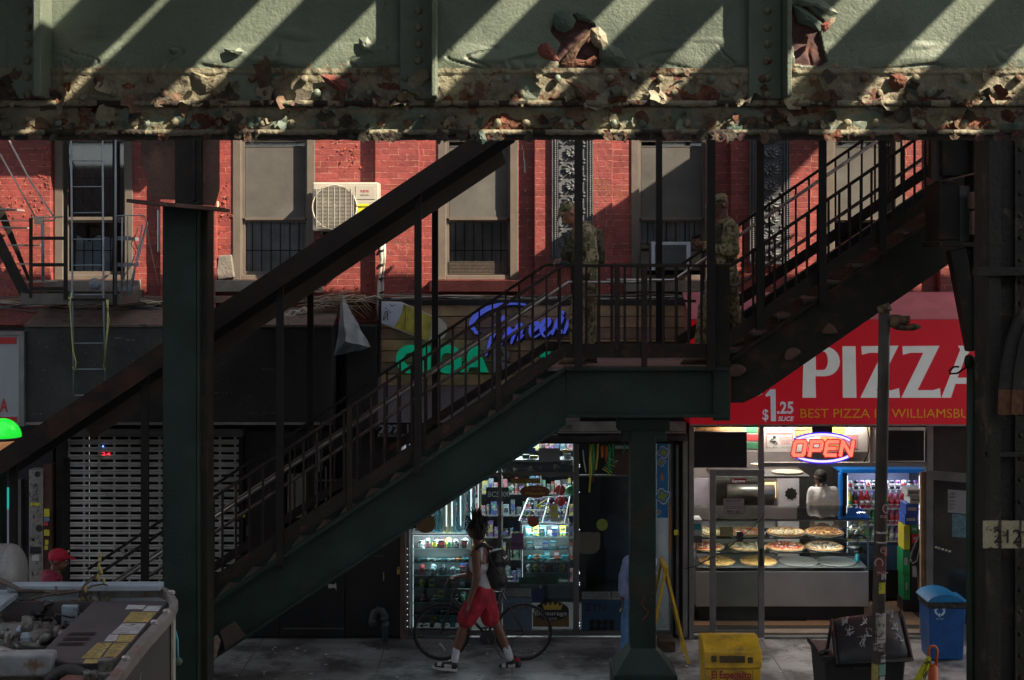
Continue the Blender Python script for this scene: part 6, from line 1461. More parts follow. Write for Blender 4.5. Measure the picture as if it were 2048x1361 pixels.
s=MB();s.lathe([(0,0),(.1,0),(.11,.012),(0,.015)],W(1662,1037,YC1+.35),24);tag(s.build('wooden_plate',mat('tan_plate',(.42,.27,.14),.6,var=.15)),'round tan board lying on top of the glass pizza case','board')
s=MB();s.tube([W(1683,1020,YC1+.5),W(1708,1036,YC1+.3)],.008,6);s.pbox(1703,1710,1030,1036,YC1+.28,.03);tag(s.build('pizza_server',M['alu_d']),'thin metal pizza server resting at the right end of the glass top','utensil')
s=MB();s.lathe([(0,0),(.06,0),(.085,.03),(.09,.035)],W(1707,1098,YC1+.3),20);tag(s.build('glass_dish',mat('clear_dish',(.2,.22,.23),.2,var=.1),smooth=True),'shallow grey dish at the right end of the middle shelf','dish')
s=MB();s.lathe([(.03,0),(.03,.1),(.02,.12)],W(1714,1124,YC1+.3),12);tag(s.build('blue_cup',teal,smooth=True),'small teal cup standing at the right of the bottom shelf','cup')
for i,(px,r_) in enumerate(((1543,0),(1634,0),(1543,1),(1712,1),(1459,1),(1467,0),(1722,0))):
    s=MB();c=Vector((WX(px,YC1+.03),YC1+.03,pz[r_]+.0));s.box(c.x-.025,c.x+.025,c.y,c.y+.004,c.z,c.z+.02);tag(s.build('price_tag',pale),'small white price tag standing on the front edge of a pizza shelf','price tag','price tags in the pizza case')
# interior floor patch and back brown strip
s=MB();s.pbox(1390,1740,1234,1243,YF+.95,.02)
s=MB();s.box(X(1640),X(1880),YF+.6,21.7,.0125,.016);tag(s.build('tan_floor_tiles',mat('tan_floor',(.2,.12,.07),.6,var=.2,scale=6)),kind='structure')
s=MB();s.box(X(1380),X(1740),YF+.55,YF+.78,.0125,.02);tag(s.build('brown_floor_mat',mat('coarse_brown_mat',(.16,.085,.045),.9,var=.3,scale=40)),'coarse brown mat strip on the floor in front of the pizza case','mat')
# left counter clutter
s=MB();s.pbox(1378,1404,1040,1072,18.62,.3);tag(s.build('white_counter_box',wht),'small white box on the counter at the left of the pizza shop','box')
s=MB();s.pbox(1382,1402,1048,1060,18.615,.004);tag(s.build('teal_card',teal),'teal card on the white box at the left counter','card')
s=MB();s.tube([W(1382,1040,18.7),W(1382,1010,18.7),W(1381,1000,18.7)],[.03,.03,.01],10);tag(s.build('dark_bottle',drk,smooth=True),'dark bottle on the left counter of the pizza shop','bottle')
s=MB();s.pbox(1380,1404,1073,1086,18.6,.4);tag(s.build('wall_counter',M['alu_d']),'narrow wall counter just inside the pizza shop at left','counter')
# ---- drinks fridge
YR1=20.3
FR=thing('drinks_fridge','tall drinks fridge with blue header and lit wire shelves of bottles','fridge',(WX(1768,YR1),YR1+.3,0))
bluf=mat('fridge_blue',(.01,.16,.55),.35,var=.1,emit=.03,emitcol=(0,.25,1))
a,b=WX(1686,YR1),WX(1850,YR1);zt=WZ(938,YR1)
s=MB();s.box(a,a+.06,YR1,YR1+.65,.05,zt-.06);s.box(b-.06,b,YR1,YR1+.65,.05,zt-.06);s.box(a+.06,b-.06,YR1+.6,YR1+.65,.05,zt-.06);s.box(a+.06,b-.06,YR1,YR1+.6,.05,WZ(1110,YR1));s.build('fridge_body',M['black'],FR,bevel=.005)
s=MB();s.box(a-.03,b,YR1-.03,YR1+.65,zt-.058,zt);s.box(a-.05,a-.005,YR1-.02,YR1+.1,1.2,zt-.06);s.build('blue_header',bluf,FR,bevel=.01)
s=MB();s.box(a+.07,b-.07,YR1-.01,YR1-.001,WZ(1140,YR1),WZ(1090,YR1));s.build('blue_lower_panel',mat('dim_blue_panel',(.03,.07,.13),.5,var=.2),FR)
s=MB();s.box(a+.065,b-.065,YR1+.57,YR1+.59,WZ(1105,YR1),zt-.08);s.build('back_liner',mat('fridge_liner',(.18,.2,.3),.4,var=.1),FR)
s=MB();s.box(a+.062,a+.072,YR1+.02,YR1+.035,1.0,zt-.1);s.box(b-.072,b-.062,YR1+.02,YR1+.035,1.0,zt-.1);s.build('light_tube',mat('fridge_tube',(1,1,1),emit=1.2,emitcol=(.75,.8,1),var=0),FR)
bm=[(mat('clear_drink',(.22,.25,.28),.15,var=.1),blp,wht),(pnk,wht,redm),(yel,yel,grn2),(grn2,wht,grn2),(redm,redm,wht),(pur2,blp,wht),(org,wht,yel),(drk,redm,redm)]
protoB=[prod('bottle','bottle of drink in the rows standing on the lit fridge shelves','bottle','bottles in the drinks fridge',x_[0],x_[1],x_[2]) for x_ in bm]
protoC=[prod('can','can of drink on the top wire shelf of the fridge','drink can','cans in the drinks fridge',x_,y_) for x_,y_ in ((wht,redm),(drk,wht),(pur2,wht))]
for r_,(yy,seq) in enumerate(((980,None),(1018,[2,7,4,4,0,3,2,1,1,4,6,1]),(1050,[0,7,2,0,3,3,3,1,1,4,0,5]),(1083,[2,0,2,3,0,2,2,0,5,5,5,4]))):
    z=WZ(yy,YR1);s=MB()
    for k in range(9): s.box(a+.07,b-.07,YR1+.03+k*.06,YR1+.036+k*.06,z-.006,z)
    s.box(a+.07,b-.07,YR1+.005,YR1+.015,z-.012,z);s.box(a+.07,b-.07,YR1+.005,YR1+.011,z+.055,z+.062)
    for k in range(13): x=a+.07+(b-a-.14)*k/12;s.box(x-.002,x+.002,YR1+.004,YR1+.012,z,z+.055)
    s.build('wire_shelf',wht,FR)
    n=12
    for k in range(n):
        x=a+.11+(b-a-.22)*k/(n-1)
        for dy in ((.06,.16) if r_ else (.06,)):
            if seq is None: put(protoC[k%3],x,YR1+dy,z+.001)
            else: put(protoB[seq[k]],x,YR1+dy+.0,z+.001)
lamp('fridge_light',((a+b)/2,YR1+.05,zt-.1),2.5,.7,(.8,.85,1),sy=.05,rot=(R(20),0,0))
# stacked goods at the right of the fridge
for (x0_,x1_,y0_,y1_,m_,lab) in ((1815,1843,980,993,wht,'upper white carton on the stack right of the fridge'),(1820,1845,994,1008,wht,'lower white carton on the stack right of the fridge'),(1812,1838,1009,1030,blp,'upper blue drinks case on the stack'),(1810,1836,1031,1050,blp,'lower blue drinks case on the stack'),(1822,1838,1051,1068,grn2,'green drinks case on the stack behind the hanging jacket'),(1824,1838,1069,1086,redm,'red drinks case under the green one'),(1808,1820,1052,1100,yel,'yellow patterned upright box beside the stack'),(1806,1820,1101,1150,grn2,'green upright box below the yellow one'),(1822,1844,1087,1200,drk,'dark crate at the bottom of the stack'),(1808,1820,1151,1200,grn2,'lowest green box beside the dark crate')):
    s=MB();s.pbox(x0_,x1_,y0_,y1_-.3,19.7,.3);s.pbox(x0_+3,x1_-5,y0_+(y1_-y0_)*.3,y0_+(y1_-y0_)*.6,19.697,.002,1);tag(s.build('stacked_case',[m_,pale if m_ is not wht else M['alu']],bevel=.004),lab,'case')
s=MB();s.box(WX(1806,19.7),WX(1846,19.7),19.7,20.0,.02,WZ(1200.2,19.7));tag(s.build('low_pallet_box',drk),'dark low box on the floor under the stacked drinks cases','box')
s=MB();s.pprism([(1845,1062),(1852,1060),(1852,1100),(1850,1150),(1846,1196),(1838,1196),(1836,1150),(1834,1132),(1826,1134),(1819,1128),(1822,1112),(1832,1085)],19.3,.07);tag(s.build('hanging_jacket',mat('dark_jacket',(.04,.037,.04),.8,var=.3,bump=.5,bscale=12),bevel=.02),'dark jacket hanging beside the pizza shop door post','jacket')
s=MB();s.ribbon([(1846,1064),(1841,1090),(1834,1122),(1826,1128),(1822,1120)],2,19.28,.01);s.build('white_piping',pale,bpy.data.objects['hanging_jacket'])
# open right hand door leaf
RD=thing('open_shop_door','dark glass door leaf standing open at the right of the pizza shop with taped notices','door',(WX(1860,18.2),18.2,0))
def dl(u,z,off=0): # u 0..1 along the leaf, swung towards the street
    p0=Vector((WX(1853,18.34),18.33,0));p1=Vector((WX(1853,18.34)+.56,17.98,0));p=p0.lerp(p1,u);n=(p1-p0).normalized();return Vector((p.x-n.y*-off*-1,p.y-off,z))
zt=WZ(941,18.34)
s=MB()
for u0,u1,z0,z1 in ((0,.13,.05,zt),(.9,1,.05,zt),(.13,.9,zt-.11,zt),(.13,.9,.05,.25)): 
    s.bar((dl(u0,(z0+z1)/2)+dl(u1,(z0+z1)/2))/2-Vector((0,0,(z1-z0)/2)),(dl(u0,(z0+z1)/2)+dl(u1,(z0+z1)/2))/2+Vector((0,0,(z1-z0)/2)),(dl(u1,0)-dl(u0,0)).length if False else .035,(dl(u1,0)-dl(u0,0)).length,up=(dl(1,0)-dl(0,0)).normalized())
s.build('door_frame',M['alu'],RD)
s=MB();p,q_=dl(.13,.25,-.0),dl(.9,.25,0);s.add([p,q_,Vector((q_.x,q_.y,zt-.11)),Vector((p.x,p.y,zt-.11))],[(0,1,2,3)]);s.build('door_pane',mat('dark_door_glass',(.03,.028,.026),.12,var=.3,scale=3,spec=.8),RD)
def note(u0,u1,py0,py1,m,txt=None):
    z0=WZ(py1,18.15);z1=WZ(py0,18.15);s=MB();p,q_=dl(u0,z0,.012),dl(u1,z0,.012);s.add([p,q_,Vector((q_.x,q_.y,z1)),Vector((p.x,p.y,z1))],[(0,1,2,3)]);o=s.build('taped_notice',m,RD);return o
o=note(.38,.78,980,1026,mat('grey_paper',(.28,.29,.3),.7,var=.1));o=note(.46,.9,1028,1074,mat('teal_paper',(.1,.2,.24),.6,var=.35,scale=25));note(.8,.9,968,1010,mat('dark_framed_paper',(.1,.1,.1),.7,var=.2))
s=MB();s.text('SE LES',1889,990,5,18.05,wid=21,bold=.02);s.text('ACUSO',1889,997,5,18.05,wid=21,bold=.02);
for k in range(8): s.pbox(1889,1889+rnd.uniform(14,24),1001+k*2.6,1001.8+k*2.6,18.05,.001)
s.build('notice_lettering',M['black'],RD)
s=MB()
for (x,y) in ((1870,1093),(1876,1095),(1883,1097),(1890,1099),(1897,1101)): s.pbox(x,x+5,y,y+4,18.04,.002)
s.build('reflective_tape',mat('silver_tape',(.4,.38,.3),.5),RD)
s=MB();s.pbox(1842,1853,945,1270,YF-.02,.07);tag(s.build('tan_door_post',mat('tan_wood_post',(.2,.13,.075),.7,var=.25,scale=8)),'tan wooden door post right of the drinks cases','post')
s=MB();s.pbox(1866.5,1945,853,1280,YF+.05,.05);s.build('dark_side_panel',mat('dark_brown_shopwall',(.03,.024,.02),.7,var=.3),PF)
lamp('pizza_ceiling_light',(X(1560),20.1,2.85),17,1.8,(1,.93,.84),sy=.5)
lamp('pizza_case_light',((WX(1391,YC1)+WX(1738,YC1))/2,YC1+.25,WZ(1040,YC1)-.03),2.2,1.9,(1,.93,.82),sy=.05)
for k in (0,1): lamp('shelf_fill_light',((WX(1391,YC1)+WX(1738,YC1))/2,YC1+.05,pz[k]-.03),2.6,2.0,(1,.93,.82),sy=.03,rot=(R(28),0,0))  # added fill under the shelves to brighten the dark pizza rows
lamp('pizza_front_fill',(X(1600),18.95,2.7),20,1.8,(1,.92,.82),sy=.1,rot=(R(35),0,0))  # added fill without a fixture, brightens the pizzas from the front
s=MB();s.box(X(1500),X(1620),20.0,20.2,2.86,2.89);tag(s.build('ceiling_light',lampw),'warm ceiling light panel inside the pizza shop','ceiling light')
s=MB();s.pbox(1692,1712,1045,1052,YC1+.5,.02)
# ================================================================ STREET THINGS
# ---- yellow newspaper box
YN1=13.5
NB=thing('newspaper_box','yellow newspaper box lettered El Especialito near the kerb','newspaper box',(WX(1467,YN1),YN1+.22,0))
ylw=mat('worn_yellow_paint',(.55,.33,.012),.5,var=.3,scale=5,bump=.25,bscale=40,col2=(.22,.13,.03),c2lo=.5,c2hi=.68,c2scale=6)
a,b=WX(1411,YN1),WX(1522,YN1)
zt=WZ(1290,YN1);zk=WZ(1338,YN1)
s=MB();s.prism([(0,0)]*0 or [(a,0),(b,0),(b,zk),(a,zk)],YN1,YN1+.42);s.build('box_body',ylw,NB,bevel=.012)
s=MB();y1=YN1+.42;zb2=WZ(1272,YN1+.3)
s.add([(a-.01,YN1-.008,zk+.004),(b+.01,YN1-.008,zk+.004),(b+.01,YN1+.01,WZ(1304,YN1)),(a-.01,YN1+.01,WZ(1304,YN1)),(a-.01,YN1+.26,zb2+.02),(b+.01,YN1+.26,zb2+.02),(b+.01,y1,zb2),(a-.01,y1,zb2),(a-.01,y1,zk+.004),(b+.01,y1,zk+.004)],
 [(0,1,2,3),(3,2,5,4),(4,5,6,7),(7,6,9,8),(0,8,9,1),(0,3,4,7,8),(1,9,6,5,2)]);s.build('hood',ylw,NB,bevel=.01)
s=MB();s.pbox(1440,1490,1313,1326,YN1-.02,.012);s.pbox(1423,1433,1313,1325,YN1-.02,.012);s.pbox(1496,1506,1316,1327,YN1-.02,.012);s.build('display_slots',mat('dark_slot',(.06,.04,.015),.7,var=.4,scale=30),NB)
s=MB();s.text('El Especialito',1424,1357,15,YN1-.003,wid=79,bold=.035);s.pbox(1468,1503,1359,1361,YN1-.003,.002);s.build('lettering',mat('maroon_lettering',(.22,.02,.02),.6),NB)
s=MB();
for (p_,q_,r_,t_) in ((1422,1506,1340,1341),(1422,1423,1341,1400),(1505,1506,1341,1400)): s.pbox(p_,q_,r_,t_,YN1-.002,.0015)
s.build('panel_outline',bpy.data.materials['dark_slot'],NB)
# ---- black wheelie bin with tilted open lid
YBN=13.9
BN=thing('black_wheelie_bin','black wheelie bin with its scuffed lid propped half open and graffiti','bin',(WX(1730,YBN),YBN+.3,0))
blkp=mat('scuffed_black_plastic',(.016,.016,.018),.5,var=.3,scale=6,bump=.25,bscale=18,col2=(.07,.07,.08),c2lo=.66,c2hi=.69,c2scale=22)
s=MB();x0_,x1_=WX(1650,YBN),WX(1812,YBN);zr=WZ(1318,YBN)
s.add([(x0_+.06,YBN+.08,.05),(x1_-.06,YBN+.08,.05),(x1_-.06,YBN+.6,.05),(x0_+.06,YBN+.6,.05),(x0_,YBN,zr),(x1_,YBN,zr),(x1_,YBN+.7,zr),(x0_,YBN+.7,zr)],[(0,3,2,1),(0,1,5,4),(1,2,6,5),(2,3,7,6),(3,0,4,7),(4,5,6,7)]);s.build('bin_body',blkp,BN,bevel=.02)
s=MB();s.box(x0_-.03,x1_+.03,YBN-.03,YBN-.001,zr-.02,zr+.03);s.box(x0_-.03,x0_-.001,YBN,YBN+.7,zr-.02,zr+.03);s.box(x1_+.001,x1_+.03,YBN,YBN+.7,zr-.02,zr+.03);s.build('rim',blkp,BN,bevel=.006)
# lid: domed sheet, hinged at the left back, tilted
s=MB();P0=W(1640,1312,YBN-.02);nx,ny=14,8
corners=[W(1662,1240,YBN+.55),W(1800,1222,YBN+.62),W(1822,1318,YBN-.05),W(1672,1330,YBN-.1)]
vs=[];fs=[]
for j in range(ny+1):
    for i in range(nx+1):
        u=i/nx;v=j/ny;p=(corners[0]*(1-u)+corners[1]*u)*(1-v)+(corners[3]*(1-u)+corners[2]*u)*v
        d=min(1,4*u,4*(1-u),4*v,4*(1-v));p=p+Vector((0,-.03,.10))*(d**.5)
        vs.append(p)
nv=len(vs);vs+=[p+Vector((0,.01,-.03)) for p in vs]
for j in range(ny):
    for i in range(nx):
        a_=j*(nx+1)+i;fs+=[(a_,a_+1,a_+nx+2,a_+nx+1),(nv+a_,nv+a_+nx+1,nv+a_+nx+2,nv+a_+1)]
for i in range(nx): fs+=[(i,nv+i,nv+i+1,i+1),(ny*(nx+1)+i,ny*(nx+1)+i+1,nv+ny*(nx+1)+i+1,nv+ny*(nx+1)+i)]
for j in range(ny): fs+=[(j*(nx+1),(j+1)*(nx+1),nv+(j+1)*(nx+1),nv+j*(nx+1)),(j*(nx+1)+nx,nv+j*(nx+1)+nx,nv+(j+1)*(nx+1)+nx,(j+1)*(nx+1)+nx)]
s.add(vs,fs);lid=s.build('lid',blkp,BN,smooth=True)
s=MB()
rm=[corners[0],corners[3],corners[2],corners[1]];s.tube([c+Vector((0,-.03,.005)) for c in rm],.022,8);s.tube([W(1641,1308,YBN),W(1655,1300,YBN+.3),W(1664,1245,YBN+.5)],.02,8);s.build('lid_rim',blkp,BN,smooth=True)
s=MB()
def lidp(u,v):
    p=(corners[0]*(1-u)+corners[1]*u)*(1-v)+(corners[3]*(1-u)+corners[2]*u)*v;d=min(1,4*u,4*(1-u),4*v,4*(1-v));return p+Vector((0,-.03,.10))*(d**.5)+Vector((0,-.012,.012))
for (cu,cv) in ((.18,.25),(.22,.5),(.42,.35),(.47,.6),(.8,.2),(.84,.45),(.88,.7),(.35,.75)):
    for j_ in range(4):
        q=[lidp(min(.97,max(.03,cu+rnd.uniform(-.07,.07))),min(.95,max(.05,cv+rnd.uniform(-.12,.12)))) for _ in range(4)];s.tube(q,.0026,4)
s.build('graffiti_tag',pale,BN)
s=MB();s.pbox(1722,1740,1319,1329,YBN-.035,.004);s.build('red_label',redm,BN)
s=MB();s.pbox(1706,1712,1316,1340,YBN-.06,.05);s.pbox(1700,1770,1334,1340,YBN-.045,.015);s.build('bin_handle',blkp,BN)
s=MB()
for px in (1660,1800): s.lathe([(.1,0),(.1,.05)],(WX(px,YBN)-.02,YBN+.6,.1),16,axis='x')
s.build('wheels',M['black_rub'],BN)
# ---- blue recycling bin
YBL=17.55
BL=thing('blue_recycling_bin','blue recycling bin with domed lid and white recycling symbol by the pizza shop door','recycling bin',(WX(1885,YBL),YBL,0))
bl=mat('blue_bin_plastic',(.005,.065,.23),.45,var=.3,scale=5,bump=.15,bscale=20,col2=(.03,.06,.12),c2lo=.6,c2hi=.75,c2scale=7);bl2=mat('lighter_blue_lid',(.005,.14,.33),.4,var=.12)
s=MB();a,b=WX(1852,YBL),WX(1917,YBL);a2,b2=WX(1848,YBL),WX(1921,YBL);zt=WZ(1204,YBL);Yq=YBL-.22
s.add([(a,Yq+.03,0.01),(b,Yq+.03,0.01),(b,Yq+.42,.01),(a,Yq+.42,.01),(a2,Yq,zt),(b2,Yq,zt),(b2,Yq+.45,zt),(a2,Yq+.45,zt)],[(0,3,2,1),(0,1,5,4),(1,2,6,5),(2,3,7,6),(3,0,4,7),(4,5,6,7)]);s.build('bin_body',bl,BL,bevel=.015)
s=MB();s.box(a2-.012,b2+.012,Yq-.012,Yq+.46,zt-.03,zt+.05);s.build('liner_bag',mat('black_liner_bag',(.015,.015,.015),.4,bump=.8,bscale=30),BL,bevel=.012)
s=MB();n=12;nv=[]
L_=MB()
vs=[];
for j in range(2):
    for i in range(n+1):
        u=i/n;x=a2-.025+(b2-a2+.05)*u;z=zt+.055+.085*math.sin(PI*min(1,u*1.15+.0))**.6 if u*1.15<1 else zt+.055
        vs.append((x,Yq-.03+j*.52,z))
for j in range(2):
    for i in range(n+1):
        u=i/n;x=a2-.025+(b2-a2+.05)*u;vs.append((x,Yq-.03+j*.52,zt+.052))
m1=n+1;fs=[]
for i in range(n): fs+=[(i,i+1,m1+i+1,m1+i),(2*m1+i,3*m1+i,3*m1+i+1,2*m1+i+1),(i,2*m1+i,2*m1+i+1,i+1),(m1+i,m1+i+1,3*m1+i+1,3*m1+i)]
L_.add(vs,fs);L_.build('domed_lid',bl2,BL)
s=MB()
for k in range(3):
    a0=90+k*120;cx,cy_=1880,1222
    for (aa,bb) in ((a0-48,a0+30),):
        pp=[(cx+9*math.cos(math.radians(t)),cy_-9*math.sin(math.radians(t))) for t in (aa,aa+20,aa+40,bb)]
        s.ribbon(pp,4,Yq-.003,.004)
    t=math.radians(a0-58);c=(cx+9*math.cos(t),cy_-9*math.sin(t));d=(math.sin(t),math.cos(t));n_=(math.cos(t),-math.sin(t))
    s.pprism([(c[0]+d[0]*5,c[1]+d[1]*5),(c[0]+n_[0]*4.5,c[1]+n_[1]*4.5),(c[0]-n_[0]*4.5,c[1]-n_[1]*4.5)],Yq-.004,.004)
s.build('recycling_symbol',mat('pale_symbol',(.4,.5,.62),.5),BL)
s=MB();s.text('RECYCLE',1872,1240,3.6,Yq-.003,wid=15);s.build('lettering',bpy.data.materials['pale_symbol'],BL)
# ---- orange delineator with tape, black bag
YOD=15.2
OD=thing('orange_delineator','orange delineator post with loop handle and yellow caution tape tied to it','delineator',(WX(1866,YOD),YOD,0))
orr=mat('orange_plastic',(.5,.09,.015),.45,var=.15,scale=9)
s=MB();c=WX(1866,YOD);pp=[];
for t in range(13):
    an=PI*t/12;pp.append((c+.045*math.cos(an)*1.0,YOD,WZ(1304,YOD)+.06*math.sin(an)))
s.tube([(c+.03,YOD,WZ(1332,YOD))]+pp+[(c-.03,YOD,WZ(1332,YOD))],.014,8);s.build('loop_handle',orr,OD,smooth=True)
s=MB();s.lathe([(.03,WZ(1330,YOD)),(.05,WZ(1336,YOD)),(.055,.12),(.17,.1),(.18,.0)],(c,YOD,0),16);s.build('post_body',orr,OD,smooth=True)
s=MB()
for (p_,wd) in (([(1860,1315),(1852,1325),(1846,1340),(1838,1358),(1832,1372)],9),([(1858,1318),(1856,1334),(1850,1350),(1846,1368)],6),([(1846,1332),(1838,1348),(1828,1366)],6)): s.ribbon(p_,wd,YOD-.05-rnd.uniform(0,.02),.004)
o=s.build('caution_tape',mat('caution_tape',(.48,.5,.02),.4,col2=(.03,.03,.02),c2lo=.56,c2hi=.58,c2scale=18),OD)
s=MB();s.ell((WX(1925,14.6),14.6,.16),.3,.2,.17,14,8);tag(s.build('black_rubbish_bag',mat('shiny_black_bag',(.012,.012,.012),.3,bump=.8,bscale=9),smooth=True),'black rubbish bag at the foot of the green pipe','bag')
# ---- A-frame sandwich board
YA=17.5
AF=thing('a_frame_sign','yellow A frame sandwich board standing edge on beside the landing column','sandwich board',(WX(1340,YA),YA,0))
s=MB();top=W(1327,1128,YA);
for fx,dy in ((1372,0),(1290,0)):
    foot=W(fx,1322,YA);foot.z=.0
    for yy in (-.26,.22): s.bar(top+Vector((0,yy,0)),foot+Vector((0,yy,.0)),.03,.045,up=(0,1,0))
    mid=top.lerp(foot,.7)
s.build('frame_leg',mat('yellow_plastic_frame',(.6,.36,.02),.5,var=.15,scale=7),AF)
s=MB();s.bar(top+Vector((.03,-.24,-.05)),W(1366,1300,YA)+Vector((0,-.24,0)),.012,.012);
q=MB();t1=top+Vector((.01,0,-.04));f1=W(1366,1290,YA);q.add([t1+Vector((0,-.23,0)),t1+Vector((0,.2,0)),f1+Vector((0,.2,0)),f1+Vector((0,-.23,0)),t1+Vector((.008,-.23,0)),t1+Vector((.008,.2,0)),f1+Vector((.008,.2,0)),f1+Vector((.008,-.23,0))],[(0,1,2,3),(4,7,6,5),(0,4,5,1),(1,5,6,2),(2,6,7,3),(3,7,4,0)]);q.build('message_panel',pale,AF)
s=MB();s.bar(top+Vector((0,-.3,.0)),top+Vector((0,.26,0)),.05,.05);s.build('hinge_bar',bpy.data.materials['yellow_plastic_frame'],AF)
s=MB();s.box(WX(1318,17.8),WX(1350,17.8),17.75,18.1,0,.12);tag(s.build('cardboard_scrap',mat('brown_cardboard',(.1,.07,.05),.9,var=.3),bevel=.01),'crumpled brown cardboard on the pavement behind the sandwich board','cardboard')
# ---- street pole with stickers
YPL=12.6
SP=thing('sticker_covered_pole','tall dark street pole layered with stickers and a broken rusty bracket on top','pole',(WX(1760,YPL),YPL,-.1))
rp=mat('dark_brown_pole',(.035,.026,.02),.6,var=.35,scale=6,bump=.25,bscale=40)
s=MB();s.tube([W(1769,612,YPL),W(1767,760,YPL),W(1764,900,YPL),W(1761,1050,YPL),W(1758,1200,YPL),W(1756,1361,YPL),W(1754,1640,YPL)],[.048,.049,.051,.053,.055,.058,.06],18);pole=s.build('pole_shaft',rp,SP,smooth=True)
def wrap(y0_,y1_,m,u0=-1,u1=1,dr=.0015,name='sticker'):
    cxp=lambda y:1769-(y-612)*.0173;s=MB();n=10;vs=[];fs=[]
    r=(.048+(y0_-612)*.0000125)+dr
    for yy in (y0_,y1_):
        c=W(cxp(yy),yy,YPL)
        for i in range(n+1):
            u=u0+(u1-u0)*i/n;an=math.asin(max(-.99,min(.99,u)));vs.append((c.x+r*math.sin(an),c.y-r*math.cos(an),c.z))
    for i in range(n): fs.append((i,i+1,n+2+i,n+1+i))
    s.add(vs,fs);return s.build(name,m,SP)
pw=mat('torn_white_paper',(.4,.37,.33),.8,var=.25,scale=30,col2=(.06,.05,.045),c2lo=.56,c2hi=.6,c2scale=26)
wrap(1224,1284,pw);wrap(1284,1300,mat('grey_torn_paper',(.25,.22,.2),.8,var=.3,scale=30,col2=(.05,.04,.035),c2lo=.5,c2hi=.55,c2scale=22),-1,.5)
dkr=mat('dark_red_sticker',(.13,.03,.03),.5,var=.2,scale=30);wrap(1008,1040,dkr,.2,1);wrap(1093,1110,redm,.35,1);wrap(1112,1150,dkr,-.9,.7)
wrap(1163,1185,st[1],-.35,.6,.003);wrap(1308,1322,pale,.1,.95,.002);wrap(1326,1348,mat('green_sticker',(.15,.32,.24),.5,var=.1),-.1,.95,.003);wrap(1326,1361,mat('yellow_graffiti_sticker',(.3,.25,.08),.6,var=.5,scale=40),-1,-.2);wrap(1062,1066,pw,-1,1);wrap(1082,1085,pw,-1,1);wrap(1145,1157,pw,0,.8);wrap(1350,1361,pale,0,.8)
s=MB();Yt=YPL-.06
s.text('ECK',1761,1036,5,Yt,wid=14,bold=.02);s.text('CRU.COM',1754,1148,4.5,Yt,wid=22,bold=.02)
s.ribbon(arcp(1772,1018,6,8,60,300),2.5,Yt,.002);s.ribbon(arcp(1767,1101,6,6,0,360),1.6,Yt,.002);s.ribbon(arcp(1758,1127,8,9,-40,220),2.5,Yt,.002);s.ribbon([(1762,1103),(1768,1098),(1772,1102)],1.6,Yt,.002);s.build('sticker_print',mat('pinkish_print',(.4,.25,.22),.5),SP)
s=MB();s.text('int',1762,1319,9,Yt-.002,wid=12,bold=.03);s.text('BERY',1748,1236,5,Yt-.002,wid=18);
for k in range(9): s.pbox(1746,1746+rnd.uniform(10,25),1250+k*3.6,1250.8+k*3.6,Yt-.002,.001)
s.ribbon([(1755,1240),(1759,1246),(1755,1250),(1763,1248),(1757,1254)],1.4,Yt-.002,.001);s.ribbon([(1757,1167),(1762,1168),(1758,1173),(1763,1175),(1759,1181)],1.2,Yt-.002,.001);s.build('black_print',M['black'],SP)
s=MB();s.ell(W(1794,643,YPL),.09,.05,.065,12,8);s.ell(W(1815,655,YPL),.12,.06,.03,12,6);s.pbox(1800,1821,632,648,YPL-.05,.08);s.tube([W(1772,632,YPL),W(1782,640,YPL)],.03,10);s.tube([W(1772,625,YPL),W(1766,612,YPL)],.055,12)
for v in s.v: v+=Vector((noise.noise(v*14),noise.noise(v*14+Vector((5,0,0))),noise.noise(v*14+Vector((0,9,0)))))*.012
s.build('rusted_bracket',mat('ochre_rusted_metal',(.13,.075,.035),.8,var=.4,scale=12,bump=.6,bscale=30,col2=(.04,.03,.02),c2lo=.5,c2hi=.6,c2scale=10),SP,smooth=True)
# small debris shapes caught on the upper stair beam
for i,(px,py) in enumerate(((1580,712),(1658,660),(1472,742))):
    s=MB();s.ell(W(px,py,YN-.04),.08,.02,.05,8,5)
    for v in s.v: v+=Vector((noise.noise(v*9),0,noise.noise(v*9+Vector((5,0,0)))))*.06
    tag(s.build('rust_patch_plate',cap_rust),['brown rusted patch plate in the middle of the upper stair beam','higher brown rusted patch plate on the upper stair beam','brown rag at the joint of landing and upper stair beam'][i],'patch')
# ---- subway globe lamp
YGL=15.5
GL=thing('subway_globe_lamp','round station globe lamp, green upper half over a pale orange lower half','lamp',W(8,940,YGL))
s=MB();s.ell(W(4,875,YGL),.2,.2,.2,28,16,zmin=0);s.build('green_dome',mat('green_globe_glass',(.02,.45,.05),.2,var=.05,emit=.28,emitcol=(.02,1,.05),spec=.7),GL,smooth=True)
s=MB();c=W(4,875,YGL);s.lathe([(.203,-.025),(.207,-.01),(.203,.004)],c,28);s.build('rim_band',M['black'],GL,smooth=True)
s=MB();s.ell(c+Vector((0,0,-.026)),.2,.2,.12,28,16,zmax=0);s.build('milky_bowl',mat('orange_milky_glass',(.45,.24,.13),.4,var=.06,emit=.1,emitcol=(1,.45,.2)),GL,smooth=True)
s=MB();s.lathe([(.07,0),(.09,-.05),(.05,-.1),(.05,-1.9)],c+Vector((0,0,-.14)),16);s.build('lamp_post',M['el_green'],GL,smooth=True)
